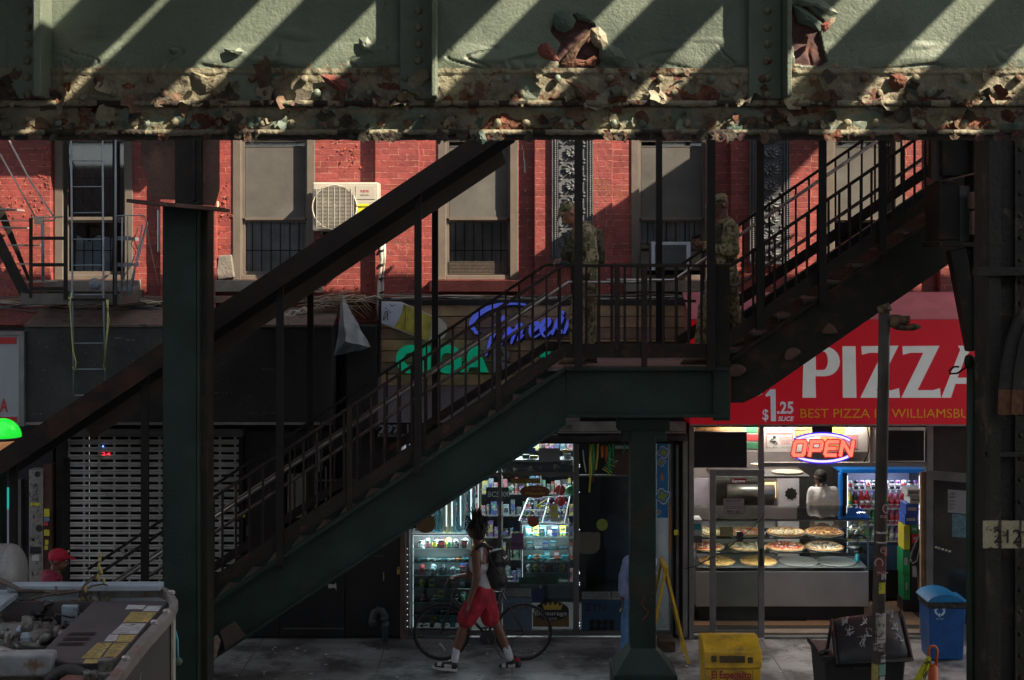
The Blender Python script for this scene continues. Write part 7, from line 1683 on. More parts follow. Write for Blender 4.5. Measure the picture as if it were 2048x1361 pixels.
# ---- fire escape
FE=thing('fire_escape','black iron fire escape balcony with drop ladder and steep stair on the red wall','fire escape',W(170,600,17.9))
YE=17.35
s=MB();zp=WZ(589,YE);x0_,x1_=WX(45,YE),WX(241,YE)
for k in range(8): s.box(x0_,x1_,YE+.12*k+.06,YE+.12*k+.1,zp-.03,zp)
for k in range(7): s.box(x0_+ (x1_-x0_)*k/6-.015,x0_+(x1_-x0_)*k/6+.015,YE+.05,YF-.1,zp-.05,zp-.031)
s.build('grated_floor',M['el_dark'],FE)
s=MB();s.box(x0_,x1_,YE,YE+.012,zp-.12,zp+.01);s.box(x1_-.001,x1_+.02,YE,YF-.02,zp-.12,zp+.03);s.box(x0_-.02,x0_,YE,YF-.02,zp-.12,zp+.02);s.build('edge_plate',mat('grey_brown_channel',(.09,.08,.075),.7,var=.25,scale=6),FE)
s=MB();q=MB()
for y_,h in ((477,7),(530,7),(578,7)):
    s.pbox(60,127,y_-h/2,y_+h/2,YE-.012,.01);q.bar(W(240,y_,YE),W(240,y_,YE)+Vector((0,.85,0)),.012,.04);q.pbox(226,262,y_-4,y_+4,YE-.005,.006)
s.build('side_rail',M['el_dark'],FE);q.build('side_rail',mat('bluish_flat_bar',(.13,.15,.17),.6,var=.2),FE)
s=MB();s.pbox(58,64,436,596,YE-.01,.03);s.build('corner_post',M['el_dark'],FE)
s=MB();s.pbox(127,134,250,600,YE-.02,.03);s.pbox(225,233,250,610,YE-.02,.03);s.build('tall_post',M['el_dark'],FE)
lad=mat('blue_grey_ladder',(.2,.24,.27),.5,metal=.3,var=.15)
s=MB();
for pts in ([(142,270),(145,600),(148,790)],[(205,270),(207,600),(212,770)]): s.tube([W(p[0],p[1],YE-.06) for p in pts],.012,8)
lr=s.build('drop_ladder_rail',lad,FE,smooth=True)
s=MB()
for y_ in (322,374,426,479,531,590,687,739,791): s.tube([W(144+(y_-322)*.009,y_,YE-.06),W((206 if y_<700 else 211) if y_<780 else 182,y_,YE-.06)],.008,6)
s.build('ladder_rung',lad,FE,smooth=True)
s=MB();s.pbox(141,210,597,603,YE-.085,.02);s.build('ladder_clamp',M['el_dark'],FE)
s=MB();s.tube([W(231,270,YE-.04),W(231,590,YE-.04)],.012,8);s.tube([W(231,432,YE-.04),W(286,431,YE+.4),W(291,436,YE+.5)],.008,6);s.tube([W(244,434,YE),W(244,582,YE)],.011,6);s.tube([W(255,434,YE),W(255,582,YE)],.009,6);s.tube([W(85,440,YE+.3),W(86,566,YE+.3)],.02,8);s.build('grey_rail',lad,FE,smooth=True)
s=MB();pr=mat('pale_metal_rod',(.38,.34,.3),.4,metal=.3)
s.tube([W(15,275,YE),W(62,365,YE),W(110,438,YE),W(104,442,YE),W(72,441,YE)],.011,8);s.tube([W(0,308,YE),W(40,380,YE),W(75,442,YE)],.01,8);s.tube([W(0,442,YE+.02),W(60,442,YE+.02)],.008,6);s.tube([W(64,435,YE),W(125,434,YE)],.01,6);s.build('brace_rod',pr,FE,smooth=True)
s=MB();s.pbox(68,86,436,449,YE-.01,.02);s.build('joint_plate',mat('cream_plate',(.35,.31,.24),.6),FE)
s=MB();s.bar(W(-40,402,YE+.1),W(56,590,YE+.1),.04,.16,up=(0,1,0));
s=MB();s.pprism([(-40,395),(0,466),(62,592),(40,592),(-12,490),(-40,440)],YE+.1,.02);s.pprism([(-20,395),(8,420),(60,560),(62,575),(55,560),(0,440)],YE+.75,.02);s.build('stair_string',M['el_dark'],FE)
s=MB()
for (px,py) in ((-8,416),(6,453),(26,489),(45,527),(62,563)): s.box(WX(px-12,YE+.1),WX(px+21,YE+.1),YE+.12,YE+.75,WZ(py+3,YE),WZ(py,YE)+.0)
s.build('stair_step',mat('pale_worn_step',(.28,.27,.25),.6,var=.2),FE)
s=MB();s.tube([W(255,592,YE+.05),W(295,445,YE+.5)],.014,8);s.tube([W(262,590,YE+.1),W(285,450,YE+.4)],.009,6);s.build('leaning_rod',lad,FE,smooth=True)
s=MB();s.tube([W(280,432,YE+.4),W(291,440,YE+.4),W(296,470,YE+.4),W(306,520,YE+.4),W(317,572,YE+.4)],.005,6);s.tube([W(270,470,YE+.3),W(262,490,YE+.3),W(272,505,YE+.3),W(262,530,YE+.3),W(244,560,YE+.3)],.006,6);s.tube([W(276,455,YE+.3),W(268,480,YE+.3),W(276,500,YE+.3)],.006,6);tag(s.build('loose_wire',cabm[2],smooth=True),'loose tan wire looping over the right end of the fire escape','wire')
s=MB();s.ell(W(190,568,YE+.2),.085,.05,.07,7,5,M=Matrix.Rotation(.5,3,'Y'));tag(s.build('stone_lump',mat('blue_grey_stone',(.18,.2,.23),.8,var=.2)),'grey blue stone block lying on the fire escape floor','stone')
rope=mat('yellow_green_rope',(.36,.38,.14),.8,var=.2)
for i,pts in enumerate(([(143,585),(140,610),(143,660),(146,700),(152,725),(150,742),(146,735)],[(213,600),(218,640),(212,690),(208,735),(211,742)],[(216,600),(215,650),(211,700),(208,738)],[(137,595),(142,600),(136,612)])):
    s=MB();s.tube([W(p[0],p[1],YE-.08) for p in pts],.008,6);tag(s.build('yellow_rope',rope,smooth=True),['yellow rope hanging down the left side of the drop ladder','outer yellow rope hanging down the right side of the drop ladder','inner yellow rope hanging down the right side of the drop ladder','short yellow rope end knotted at the left ladder clamp'][i],'rope')
# upper fire escape balcony (out of frame, widened to shade the wall)
U=thing('upper_fire_escape','upper balcony of the fire escape above the frame, widened to shade the wall','fire escape',(-4,17.9,7.3))
s=MB();s.box(-7.4,-2.9,YE,YF-.1,7.3,7.34);s.build('floor_plate',M['el_dark'],U)
s=MB();
for k in range(3): s.box(-7.4,-2.9,YE,YE+.02,7.6+k*.3,7.66+k*.3)
s.bar((-8.2,YE+.2,5.2),(-6.4,YE+.2,7.3),.04,.2);s.bar((-8.2,YE+.5,5.2),(-6.4,YE+.5,7.3),.04,.2);s.build('rails',M['el_dark'],U)
# ================================================================ PEOPLE
def blob(caps,ells=(),vox=.011,smooth=3,name='body',m=None,parent=None,disp=0,dscale=18,mats=None,split=None):
    """one continuous skin grown over tapered limbs (p,q,r1,r2) and ellipsoids (c,rx,ry,rz[,matrix])"""
    s=MB()
    for p,q,r1,r2 in caps:
        p=Vector(p);q=Vector(q);n=7;d=q-p
        if d.length<1e-4: s.ell(p,r1,r1,r1,12,8);continue
        s.tube([p+d*(i/n) for i in range(n+1)],[r1+(r2-r1)*i/n for i in range(n+1)],12);s.ell(p,r1,r1,r1,12,8);s.ell(q,r2,r2,r2,12,8)
    for e in ells: s.ell(e[0],e[1],e[2],e[3],16,10,M=e[4] if len(e)>4 else None)
    me=bpy.data.meshes.new('t');me.from_pydata([tuple(v) for v in s.v],[],s.f);o=bpy.data.objects.new('t',me);C.objects.link(o)
    r=o.modifiers.new('r','REMESH');r.mode='VOXEL';r.voxel_size=vox
    if smooth: sm=o.modifiers.new('s','SMOOTH');sm.iterations=smooth;sm.factor=.5
    dg=bpy.context.evaluated_depsgraph_get();me2=bpy.data.meshes.new_from_object(o.evaluated_get(dg))
    vs=[v.co.copy() for v in me2.vertices];ns=[v.normal.copy() for v in me2.vertices];fs=[tuple(p.vertices) for p in me2.polygons]
    bpy.data.objects.remove(o);bpy.data.meshes.remove(me);bpy.data.meshes.remove(me2)
    if disp: vs=[v+n*disp*(noise.noise(Vector((v.x*dscale,v.y*dscale,v.z*dscale*.45)))+.4*noise.noise(v*dscale*2)) for v,n in zip(vs,ns)]
    b=MB();b.v=vs;b.f=[list(f) for f in fs];b.m=[0]*len(fs)
    if split: b.m=[split(sum((vs[i] for i in f),Vector())/len(f)) for f in fs]
    return b.build(name,mats or m,parent,smooth=True)
def camo(name,a,b_,c,sc_=16):
    m=mat(name,a,.85,var=.15,scale=10,bump=.35,bscale=45,col2=b_,c2lo=.5,c2hi=.53,c2scale=sc_)
    t=m.node_tree;N=t.nodes.new;L=t.links.new;bs=t.nodes['Principled BSDF'];old=bs.inputs['Base Color'].links[0].from_socket
    g=N('ShaderNodeNewGeometry');n=N('ShaderNodeTexNoise');n.inputs['Scale'].default_value=sc_*1.5;n.inputs['Detail'].default_value=3;mp=N('ShaderNodeMapping');mp.inputs['Location'].default_value=(7,3,1);L(g.outputs['Position'],mp.inputs[0]);L(mp.outputs[0],n.inputs['Vector'])
    r=N('ShaderNodeMapRange');r.inputs[1].default_value=.56;r.inputs[2].default_value=.59;L(n.outputs[0],r.inputs[0]);mx=N('ShaderNodeMix');mx.data_type='RGBA';L(r.outputs[0],mx.inputs[0]);L(old,mx.inputs[6]);mx.inputs[7].default_value=(*c,1);L(mx.outputs[2],bs.inputs['Base Color']);return m
camoM=camo('camouflage_cloth',(.32,.26,.15),(.13,.135,.065),(.075,.045,.025))
vestM=camo('dark_camouflage_vest',(.075,.065,.04),(.04,.042,.022),(.02,.015,.01),20)
bootM=mat('tan_suede_boot',(.13,.085,.05),.8,var=.2,scale=14,bump=.2)
skinL=mat('tan_skin',(.33,.15,.085),.5,var=.08,scale=12);skinD=mat('deep_brown_skin',(.16,.07,.042),.4,var=.15,scale=12);skinM=mat('brown_skin',(.14,.065,.04),.5,var=.08,scale=12)
eyeW=mat('eye_white',(.5,.48,.45),.3,var=0);dkh=mat('black_hair',(.012,.01,.009),.7,var=.2,scale=30,bump=.6,bscale=90)
def head_parts(c,yaw,pitch,skin,parent=None,r=.1):
    """ellipsoids and caps of a head at c; yaw 0 faces the camera (-Y); positive yaw turns to screen left (-X)"""
    Rm=Matrix.Rotation(-yaw,3,'Z')@Matrix.Rotation(pitch,3,'X')
    f=lambda x,y,z:c+Rm@Vector((x,y,z))*(r/.1)
    k=r/.1
    E=[(c+Rm@Vector((0,.012,.025))*k,.074*k,.092*k,.088*k,Rm),(f(0,-.025,-.035),.056*k,.062*k,.07*k,Rm),(f(0,-.05,-.075),.03*k,.03*k,.024*k,Rm)]
    Cc=[(f(0,-.088,.015),f(0,-.108,-.022),.009*k,.015*k),(f(-.03,-.082,.028),f(.03,-.082,.028),.013*k,.013*k),(f(-.02,-.087,-.052),f(.02,-.087,-.052),.0085*k,.0085*k),(f(-.018,-.084,-.062),f(.018,-.084,-.062),.009*k,.009*k),
        (f(-.074,.008,.012),f(-.076,.014,-.018),.016*k,.01*k),(f(.074,.008,.012),f(.076,.014,-.018),.016*k,.01*k)]
    return E,Cc,f,Rm
def face_marks(f,parent,brow=None,k=1):
    s=MB()
    for sx_ in (-1,1): s.ell(f(sx_*.03,-.086,.012),.012*k,.008*k,.006*k,8,5)
    o=s.build('eyes',eyeW,parent,smooth=True)
    s=MB()
    for sx_ in (-1,1):
        s.ell(f(sx_*.03,-.093,.012),.0055*k,.003*k,.0055*k,8,5);s.tube([f(sx_*.014,-.094,.034),f(sx_*.045,-.086,.036)],.0045*k,6)
    s.build('eyebrows',brow or dkh,parent,smooth=True)
def hand(wr,direc,palm_n,size=1,curl=.6,side=1):
    """caps for a hand from the wrist wr along direc; fingers curl towards palm_n; thumb leaves the side of the palm"""
    d=Vector(direc).normalized();n=Vector(palm_n).normalized();n=(n-d*n.dot(d)).normalized();s_=d.cross(n)*side
    wr=Vector(wr);k=size;out=[]
    for u in (-.028,-.01,.01,.028): out.append((wr+d*.01*k+s_*u*.7*k,wr+d*.085*k+s_*u*k,.014*k,.012*k))
    for i,(u,L_) in enumerate(((-.032,.072),(-.011,.08),(.011,.075),(.031,.058))):
        p=wr+d*.088*k+s_*u*k;a=0;seg=[.45,.32,.25];r=.0092*k
        cu=curl*(1+.12*i)
        for q_ in seg:
            a+=cu*.75;v=(d*math.cos(a)+n*math.sin(a));e=p+v*L_*q_*k*1.1;out.append((p,e,r,r*.9));p=e;r*=.9
    p=wr+d*.028*k-s_*.028*k;v=(d*.65-s_*.75+n*.25).normalized();e=p+v*.042*k;out.append((p,e,.014*k,.011*k));v2=(d*.8-s_*.1+n*.5).normalized();out.append((e,e+v2*.032*k,.0105*k,.009*k))
    return out
def J(px,py,Y,dy=0): return W(px,py,Y+dy)
def shoe(heel,toe,h,m_sole,m_up,parent,w_=.048,name='shoe',m2=None,high=.09,patch=None):
    heel=Vector(heel);toe=Vector(toe);d=(toe-heel);L_=d.length;d.normalize();up=Vector((0,0,1));up=(up-d*up.dot(d)).normalized();sd=d.cross(up)
    a=heel;s=MB()
    prof=[(-.02,.038),(.03,.042),(.1,.04),(.17,.05),(.23,.046),(.275,.03),(.29,.012)]
    vs=[];fs=[];n=len(prof)
    sc_=L_/.27
    for t,wv in prof:
        for sgn in (-1,1):
            for hh in (0,.024): vs.append(a+d*t*sc_+sd*sgn*wv+up*(hh-.002))
    for i in range(n-1):
        b=i*4;fs+=[(b,b+4,b+6,b+2),(b+1,b+3,b+7,b+5),(b,b+1,b+5,b+4),(b+2,b+6,b+7,b+3)]
    fs+=[(0,2,3,1),((n-1)*4,(n-1)*4+1,(n-1)*4+3,(n-1)*4+2)]
    s.add(vs,fs);s.build('sole',m_sole,parent)
    g=lambda t,u,z:a+d*t*sc_+sd*u+up*z
    mt=m_up if isinstance(m_up,list) else [m_up]
    def sp(c):
        if len(mt)<2: return 0
        t=(c-a).dot(d)/sc_;z=(c-a).dot(up)
        return patch(t,z) if patch else 0
    blob([(g(.02,0,.055),g(.09,0,.06),.04,.042),(g(.09,0,.058),g(.17,0,.045),.043,.042),(g(.17,0,.042),g(.24,0,.034),.042,.034),(g(.035,0,.06),g(.03,0,.05+high*.8),.04,.037)],vox=.008,smooth=2,name=name,mats=mt,parent=parent,split=sp)
# ---------------------------------------------------------------- walking man
YW_=17.0
WM=thing('person','man walking left in white vest, red shorts and white socks with a black backpack','person',W(955,1343,YW_)-Vector((0,0,0)))
WM.location.z=0
hd=J(951,1060,YW_)
E,Cc,fh,Rm=head_parts(hd,R(118),R(-2),skinD,r=.1)
nk=J(957,1085,YW_);shN=J(952,1107,YW_,-.17);shF=J(950,1106,YW_,.19);ch=J(960,1118,YW_);ws=J(966,1168,YW_);hp=J(966,1190,YW_)
elN=J(954,1158,YW_,-.2);wrN=J(938,1208,YW_,-.2)
elF=J(938,1152,YW_,.28);wrF=J(915,1154,YW_,.42)
hipN=J(963,1197,YW_,-.09);hipF=J(969,1197,YW_,.09)
# near leg is the one ahead (left), far leg trails right
knN=J(928,1252,YW_,-.1);anN=J(909,1318,YW_,-.1);knF=J(994,1252,YW_,.1);anF=J(1020,1312,YW_,.1)
caps=Cc+[(fh(0,.02,-.06),nk+Vector((0,0,-.03)),.052,.058),(nk,ch,.06,.1),(shN,elN,.058,.042),(elN,wrN,.043,.027),(shF,elF,.056,.04),(elF,wrF,.041,.026),(shN,shF,.055,.055),
  (hipN,knN,.083,.056),(knN,J(920,1275,YW_,-.09),.054,.058),(J(920,1275,YW_,-.09),anN,.057,.036),(hipF,knF,.083,.056),(knF,J(1004,1275,YW_,.1),.054,.058),(J(1004,1275,YW_,.1),anF,.057,.036)]
caps+=hand(wrN,(J(936,1226,YW_)-J(938,1208,YW_)),(-1,.2,0),1.0,.35,1)
caps+=hand(wrF,Vector((-1,.1,-.25)),(0,.3,-1),1.0,1.2,1)
ells=E+[(ch+Vector((0,0,-.02)),.115,.165,.16),(ws,.1,.14,.14),(hp,.11,.15,.12)]
blob(caps,ells,vox=.0095,smooth=2,name='body',m=skinD,parent=WM)
face_marks(fh,WM)
# vest
vest=mat('white_vest',(.5,.5,.53),.8,var=.06,scale=10,bump=.3,bscale=25)
blob([(J(958,1098,YW_,-.09),J(956,1118,YW_,-.1),.042,.075),(J(958,1098,YW_,.1),J(956,1118,YW_,.1),.042,.075)],[(ch+Vector((-.005,0,-.05)),.125,.165,.15),(ws+Vector((-.004,0,0)),.115,.152,.17)],vox=.012,smooth=2,name='vest',m=vest,parent=WM,disp=.006)
# shorts
shr=mat('red_shorts',(.33,.012,.026),.75,var=.3,scale=9,bump=.8,bscale=12)
def cutshort(c): return 0
blob([(hipN+Vector((0,0,.04)),J(936,1232,YW_,-.1),.12,.115),(J(936,1232,YW_,-.1),J(934,1238,YW_,-.1),.115,.112),(hipF+Vector((0,0,.04)),J(981,1234,YW_,.09),.12,.115)],[(hp+Vector((0,0,.03)),.128,.165,.13)],vox=.012,smooth=2,name='shorts',m=shr,parent=WM,disp=.014,dscale=12)
# socks and shoes
sock=mat('white_sock',(.55,.55,.58),.85,var=.06,scale=30,bump=.4,bscale=60)
for k_,a_ in ((J(913,1300,YW_,-.1),anN+Vector((0,0,-.02))),(J(1012,1293,YW_,.1),anF+Vector((0,0,-.02)))): blob([(k_,a_,.047,.044)],vox=.01,smooth=1,name='sock',m=sock,parent=WM,disp=.003,dscale=40)
blackl=mat('black_shoe_leather',(.015,.015,.017),.4,var=.1);whl=mat('white_shoe_leather',(.5,.48,.45),.45,var=.1);redc=mat('dark_red_collar',(.25,.01,.03),.7,var=.1)
pf=lambda t,z: (2 if (z>.11 and t<.06) else (1 if (.08<t<.2 and z>.02 and z<.062) else 0))
shoe(J(911,1342,YW_,-.1)+Vector((0,0,.0)),J(868,1340,YW_,-.12)+Vector((0,0,.02)),0,whl,[blackl,whl,blackl],WM,patch=lambda t,z:(1 if (.06<t<.15 and z<.07) or (.19<t<.24 and z>.04) else 0),high=.07)
shoe(J(1040,1339,YW_,.1),J(998,1341,YW_,.1),0,whl,[blackl,whl,redc],WM,patch=lambda t,z:(2 if z>.1 else (1 if (.06<t<.15 and z<.07) or (.18<t<.23 and z>.04) else 0)),high=.07)
# dreadlocks: cap of hair plus separate locks
hr=blob([(fh(0,.03,.05),fh(0,.05,-.04),.088,.075)],[(fh(0,.012,.045),.083,.098,.085,Rm)],vox=.01,smooth=1,name='hair',m=dkh,parent=WM,disp=.012,dscale=40)
s=MB();dr=random.Random(3)
for i in range(70):
    th=dr.uniform(-2.6,2.6);el=dr.uniform(.15,1.35)
    d=Rm@Vector((math.sin(th)*math.cos(el),math.cos(th)*math.cos(el),math.sin(el)));p=fh(0,.012,.04)+d*.08
    up_=el>.55;L_=dr.uniform(.07,.15) if up_ else dr.uniform(.09,.16)
    q=p+d*L_*.5+Vector((0,0,.03 if up_ else -.01));e=q+(d*.35+Vector((dr.uniform(-.3,.3),dr.uniform(-.3,.3),.35 if el>.9 else -1.0)))*L_*.5
    s.tube([p-d*.02,p+d*L_*.25+Vector((0,0,.01)),q,e],[.009,.0085,.0075,.005],6)
s.build('dreadlocks',dkh,hr,smooth=True)
s=MB();cnk=J(957,1085,YW_);pp=[cnk+Vector((.075*math.cos(t*2*PI/20),.085*math.sin(t*2*PI/20),-.02+.025*math.cos(t*2*PI/20))) for t in range(21)];s.tube(pp,.006,6);s.build('gold_chain',mat('gold_chain',(.6,.38,.08),.25,metal=.9,var=.1),WM,smooth=True)
# backpack
bpk=mat('black_backpack',(.014,.014,.016),.6,var=.25,scale=8,bump=.3,bscale=40)
bp_=blob([(J(1000,1112,YW_,0),J(990,1160,YW_,0),.085,.11)],[(J(992,1120,YW_),.1,.15,.12),(J(990,1148,YW_),.115,.16,.17),(J(1003,1160,YW_),.07,.12,.1),(J(1006,1118,YW_),.06,.11,.09)],vox=.013,smooth=2,name='backpack',m=bpk,parent=None,disp=.012,dscale=10)
tag(bp_,'black backpack on the back of the walking man in red shorts','backpack')
s=MB();s.tube([J(985,1098,YW_,-.16),J(966,1090,YW_,-.18),J(954,1096,YW_,-.2),J(948,1110,YW_,-.16),J(950,1125,YW_,-.18)],[.022,.026,.024,.02,.016],8);s.tube([J(985,1098,YW_,.16),J(966,1090,YW_,.14),J(950,1100,YW_,.16),J(946,1118,YW_,.15)],.02,8);s.tube([J(975,1100,YW_,-.17),J(983,1125,YW_,-.2),J(1000,1150,YW_,-.18)],.008,6);s.build('shoulder_strap',bpk,bp_,smooth=True)
s=MB();s.ribbon([(1007,1114),(1009,1118),(1014,1112)],2.0,YW_-.16,.004);s.build('brand_mark',lw,bp_)
s=MB();s.text('30',938,1182,1,YW_)
# ---------------------------------------------------------------- bicycle
YB_=17.38
BK=thing('bicycle','black single speed bicycle pushed along beside the walking man','bicycle',(WX(970,YB_),YB_,0))
blkm=mat('black_bike_frame',(.035,.035,.038),.3,var=.15,scale=10);tyre=mat('bike_tyre',(.018,.018,.018),.8,var=.2,scale=30,bump=.3)
def wheel(cx,cy_,Y,nm):
    c=W(cx,cy_,Y);c.z=.338;s=MB();n=48
    pp=[c+Vector((.322*math.cos(t*2*PI/n),0,.322*math.sin(t*2*PI/n))) for t in range(n+1)];s.tube(pp,.0165,8);w_=s.build('wheel_tyre',tyre,BK,smooth=True)
    s=MB();pp=[c+Vector((.302*math.cos(t*2*PI/n),0,.302*math.sin(t*2*PI/n))) for t in range(n+1)];s.tube(pp,.009,6);s.build('rim',M['alu_d'],w_,smooth=True)
    s=MB()
    for k in range(28):
        a=k*2*PI/28;o_=.025 if k%2 else -.025;s.tube([c+Vector((.02*math.cos(a+.6),o_,.02*math.sin(a+.6))),c+Vector((.3*math.cos(a),0,.3*math.sin(a)))],.0013,4)
    s.build('spokes',M['alu_d'],w_);s=MB();s.tube([c+Vector((0,-.05,0)),c+Vector((0,.05,0))],.018,10);s.build('hub',blkm,w_);return c
c1_=wheel(883,1262,YB_,'f');c2_=wheel(1047,1268,YB_,'r')
B=lambda x,y,dy=0:W(x,y,YB_+dy)
hdT=B(912,1178);hdB=B(906,1196);bb=B(975,1274);stT=B(1004,1186)
s=MB()
s.tube([hdT,hdB],.019,8);s.tube([hdT+Vector((0,0,-.01)),stT],.015,8);s.tube([hdB,bb],.018,8);s.tube([B(1011,1170),bb],.0155,8)
for dy in (-.05,.05): s.tube([bb+Vector((0,dy*.6,0)),c2_+Vector((0,dy,0))],.009,6);s.tube([stT+Vector((0,dy*.3,0)),c2_+Vector((0,dy,0))],.008,6)
s.build('bike_frame',blkm,BK,smooth=True)
s=MB()
for dy in (-.05,.05): s.tube([hdB+Vector((0,dy*.6,0)),hdB+Vector((-.03,dy,-.1)),c1_+Vector((0,dy,0))],.011,6)
s.build('fork',blkm,BK,smooth=True)
s=MB();s.tube([hdT,B(914,1165),B(905,1160)],.014,8);s.tube([B(900,1160,-.27),B(906,1159,-.1),B(906,1159,.1),B(900,1160,.27)],.012,8);s.build('handlebar',blkm,BK,smooth=True)
s=MB();s.tube([B(895,1160,-.27),B(893,1168,-.22)],.006,6);s.tube([B(896,1157,-.26),B(888,1176,-.24)],.005,6);s.build('brake_lever',M['alu'],BK,smooth=True)
s=MB();s.ell(B(1020,1156),.05,.065,.018,10,6);s.ell(B(1002,1157),.09,.025,.014,10,6);s.tube([B(1011,1172),B(1013,1158)],.012,8);s.build('saddle',M['black'],BK,smooth=True)
s=MB();s.lathe([(.085,-.004),(.09,0),(.085,.004)],bb+Vector((0,-.05,0)),26,axis='y');s.tube([bb+Vector((0,-.06,0)),B(979,1292,-.08)],.01,6);s.tube([bb+Vector((0,.06,0)),B(970,1256,.08)],.01,6);s.build('crankset',blkm,BK)
s=MB();
for q_ in (B(979,1293,-.12),B(970,1255,.12)): s.box(q_.x-.045,q_.x+.045,q_.y-.04,q_.y+.04,q_.z-.01,q_.z+.01)
s.build('pedal',M['alu_d'],BK)
s=MB();s.tube([bb+Vector((.0,-.05,.085)),c2_+Vector((0,-.05,.03))],.004,4);s.tube([bb+Vector((.0,-.05,-.085)),c2_+Vector((0,-.05,-.03))],.004,4);s.build('chain',M['black'],BK)
s=MB();s.tube([c1_+Vector((-.02,-.06,-.12)),c1_+Vector((.05,-.06,-.2))],.012,6);s.build('wheel_reflector',pale,BK)
s=MB();s.tube([bb+Vector((.03,.05,-.05)),bb+Vector((.2,.12,-.33))],.008,6);s.build('kickstand',M['alu_d'],BK)
# ---------------------------------------------------------------- soldiers on the landing
YS1=15.95
S1=thing('person','person in camouflage uniform and cap looking down at the left end of the stair landing','person',(WX(1160,YS1),YS1,ZL))
hd=J(1140,428,YS1);E,Cc,fh,Rm=head_parts(hd,R(82),R(42),skinL,r=.102)
nk=J(1156,450,YS1);shN=J(1178,466,YS1,-.19);shF=J(1168,466,YS1,.19);ch=J(1168,480,YS1);ws=J(1174,530,YS1);hp=J(1176,552,YS1)
elN=J(1186,518,YS1,-.24);wrN=J(1160,556,YS1,-.24);elF=J(1160,520,YS1,.22);wrF=J(1128,520,YS1,.1)
an1=J(1158,716,YS1,-.1);an1.z=ZL+.1;kn1=J(1152,640,YS1,-.1);an2=J(1180,712,YS1,.12);an2.z=ZL+.1;kn2=J(1176,640,YS1,.12)
caps=Cc+[(fh(0,.02,-.05),nk,.05,.056),(nk,ch,.06,.1)]+hand(wrN,Vector((-.3,0,-1)),(-1,.3,0),1.0,.4,-1)+hand(wrF,Vector((-1,-.2,-.05)),(0,0,-1),1,.9,-1)+[(elN,wrN,.036,.028),(elF,wrF,.036,.028),(shN,elN,.05,.04),(shF,elF,.05,.04),(ch,ws,.12,.11),(hp,kn1,.08,.055),(kn1,an1,.05,.04),(hp,kn2,.08,.055),(kn2,an2,.05,.04)]
blob(caps,E,vox=.0105,smooth=2,name='body',m=skinL,parent=S1);face_marks(fh,S1)
blob([(shN,elN,.078,.066),(elN,J(1163,551,YS1,-.24),.066,.048),(shF,elF,.078,.062),(elF,J(1134,520,YS1,.11),.06,.046),(shN,shF,.085,.085),(J(1160,458,YS1),J(1164,466,YS1),.07,.085)],[(ch,.14,.2,.2),(ws,.135,.18,.17),(J(1175,550,YS1),.135,.175,.12)],vox=.013,smooth=2,name='uniform_jacket',m=camoM,parent=S1,disp=.014,dscale=14)
blob([(J(1172,560,YS1,-.08),kn1,.12,.088),(kn1,J(1156,700,YS1,-.1),.085,.07),(J(1178,560,YS1,.1),kn2,.12,.088),(kn2,J(1178,700,YS1,.12),.085,.07)],[(J(1176,556,YS1),.14,.175,.13)],vox=.013,smooth=2,name='uniform_trousers',m=camoM,parent=S1,disp=.016,dscale=12)
blob([(J(1150,490,YS1,.0),J(1150,520,YS1,.0),.07,.075),(J(1196,470,YS1),J(1200,520,YS1),.06,.06)],[(J(1172,492,YS1),.155,.16,.2),(J(1133,508,YS1,.02),.06,.12,.09),(J(1137,484,YS1,.05),.04,.1,.08),(J(1198,500,YS1),.05,.14,.15)],vox=.013,smooth=1,name='armour_vest',m=vestM,parent=S1,disp=.014,dscale=20)
s=MB();s.box(*[v for v in (WX(1122,YS1),WX(1137,YS1),YS1-.1,YS1-.04,WZ(530,YS1),WZ(520,YS1))]);s.tube([J(1140,528,YS1,-.1),J(1120,526,YS1,-.1)],.02,8);s.build('vest_pouch',M['black'],S1,bevel=.005)
def softcap(c,f,Rm,m,parent,k=1.0):
    blob([(f(-.035,-.1,.062),f(-.03,-.155,.038),.012,.009),(f(.035,-.1,.062),f(.03,-.155,.038),.012,.009),(f(0,-.1,.064),f(0,-.165,.036),.012,.009),(f(-.05,-.07,.06),f(.05,-.07,.06),.02,.02)],[(f(0,.008,.07),.09*k,.106*k,.062*k,Rm),(f(0,.01,.055),.09*k,.105*k,.04*k,Rm)],vox=.009,smooth=2,name='patrol_cap',m=m,parent=parent,disp=.003,dscale=20)
softcap(hd,fh,Rm,camoM,S1)
for a_,dy in ((an1,-.1),(an2,.12)): shoe(Vector((a_.x+.06,a_.y,ZL)),Vector((a_.x-.2,a_.y,ZL)),0,mat('boot_sole',(.04,.03,.02),.8) if 'boot_sole' not in bpy.data.materials else bpy.data.materials['boot_sole'],bootM,S1,name='boot',high=.13)
YS2=15.95
S2=thing('person','person in camouflage uniform stepping off the upper stairs while holding a phone','person',(WX(1440,YS2),YS2,ZL))
hd=J(1440,412,YS2);E,Cc,fh,Rm=head_parts(hd,R(80),R(22),skinM,r=.102)
nk=J(1446,435,YS2);shN=J(1462,458,YS2,-.19);shF=J(1446,456,YS2,.19);ch=J(1452,470,YS2);ws=J(1450,515,YS2);hp=J(1450,540,YS2)
elN=J(1466,502,YS2,-.23);wrN=J(1408,496,YS2,-.1);elF=J(1440,504,YS2,.2);wrF=J(1405,488,YS2,.04)
kn1=J(1412,615,YS2,-.1);an1=J(1402,700,YS2,-.1);an1.z=ZL+.1;kn2=J(1462,615,YS2,.12);an2=J(1490,672,YS2,.12)
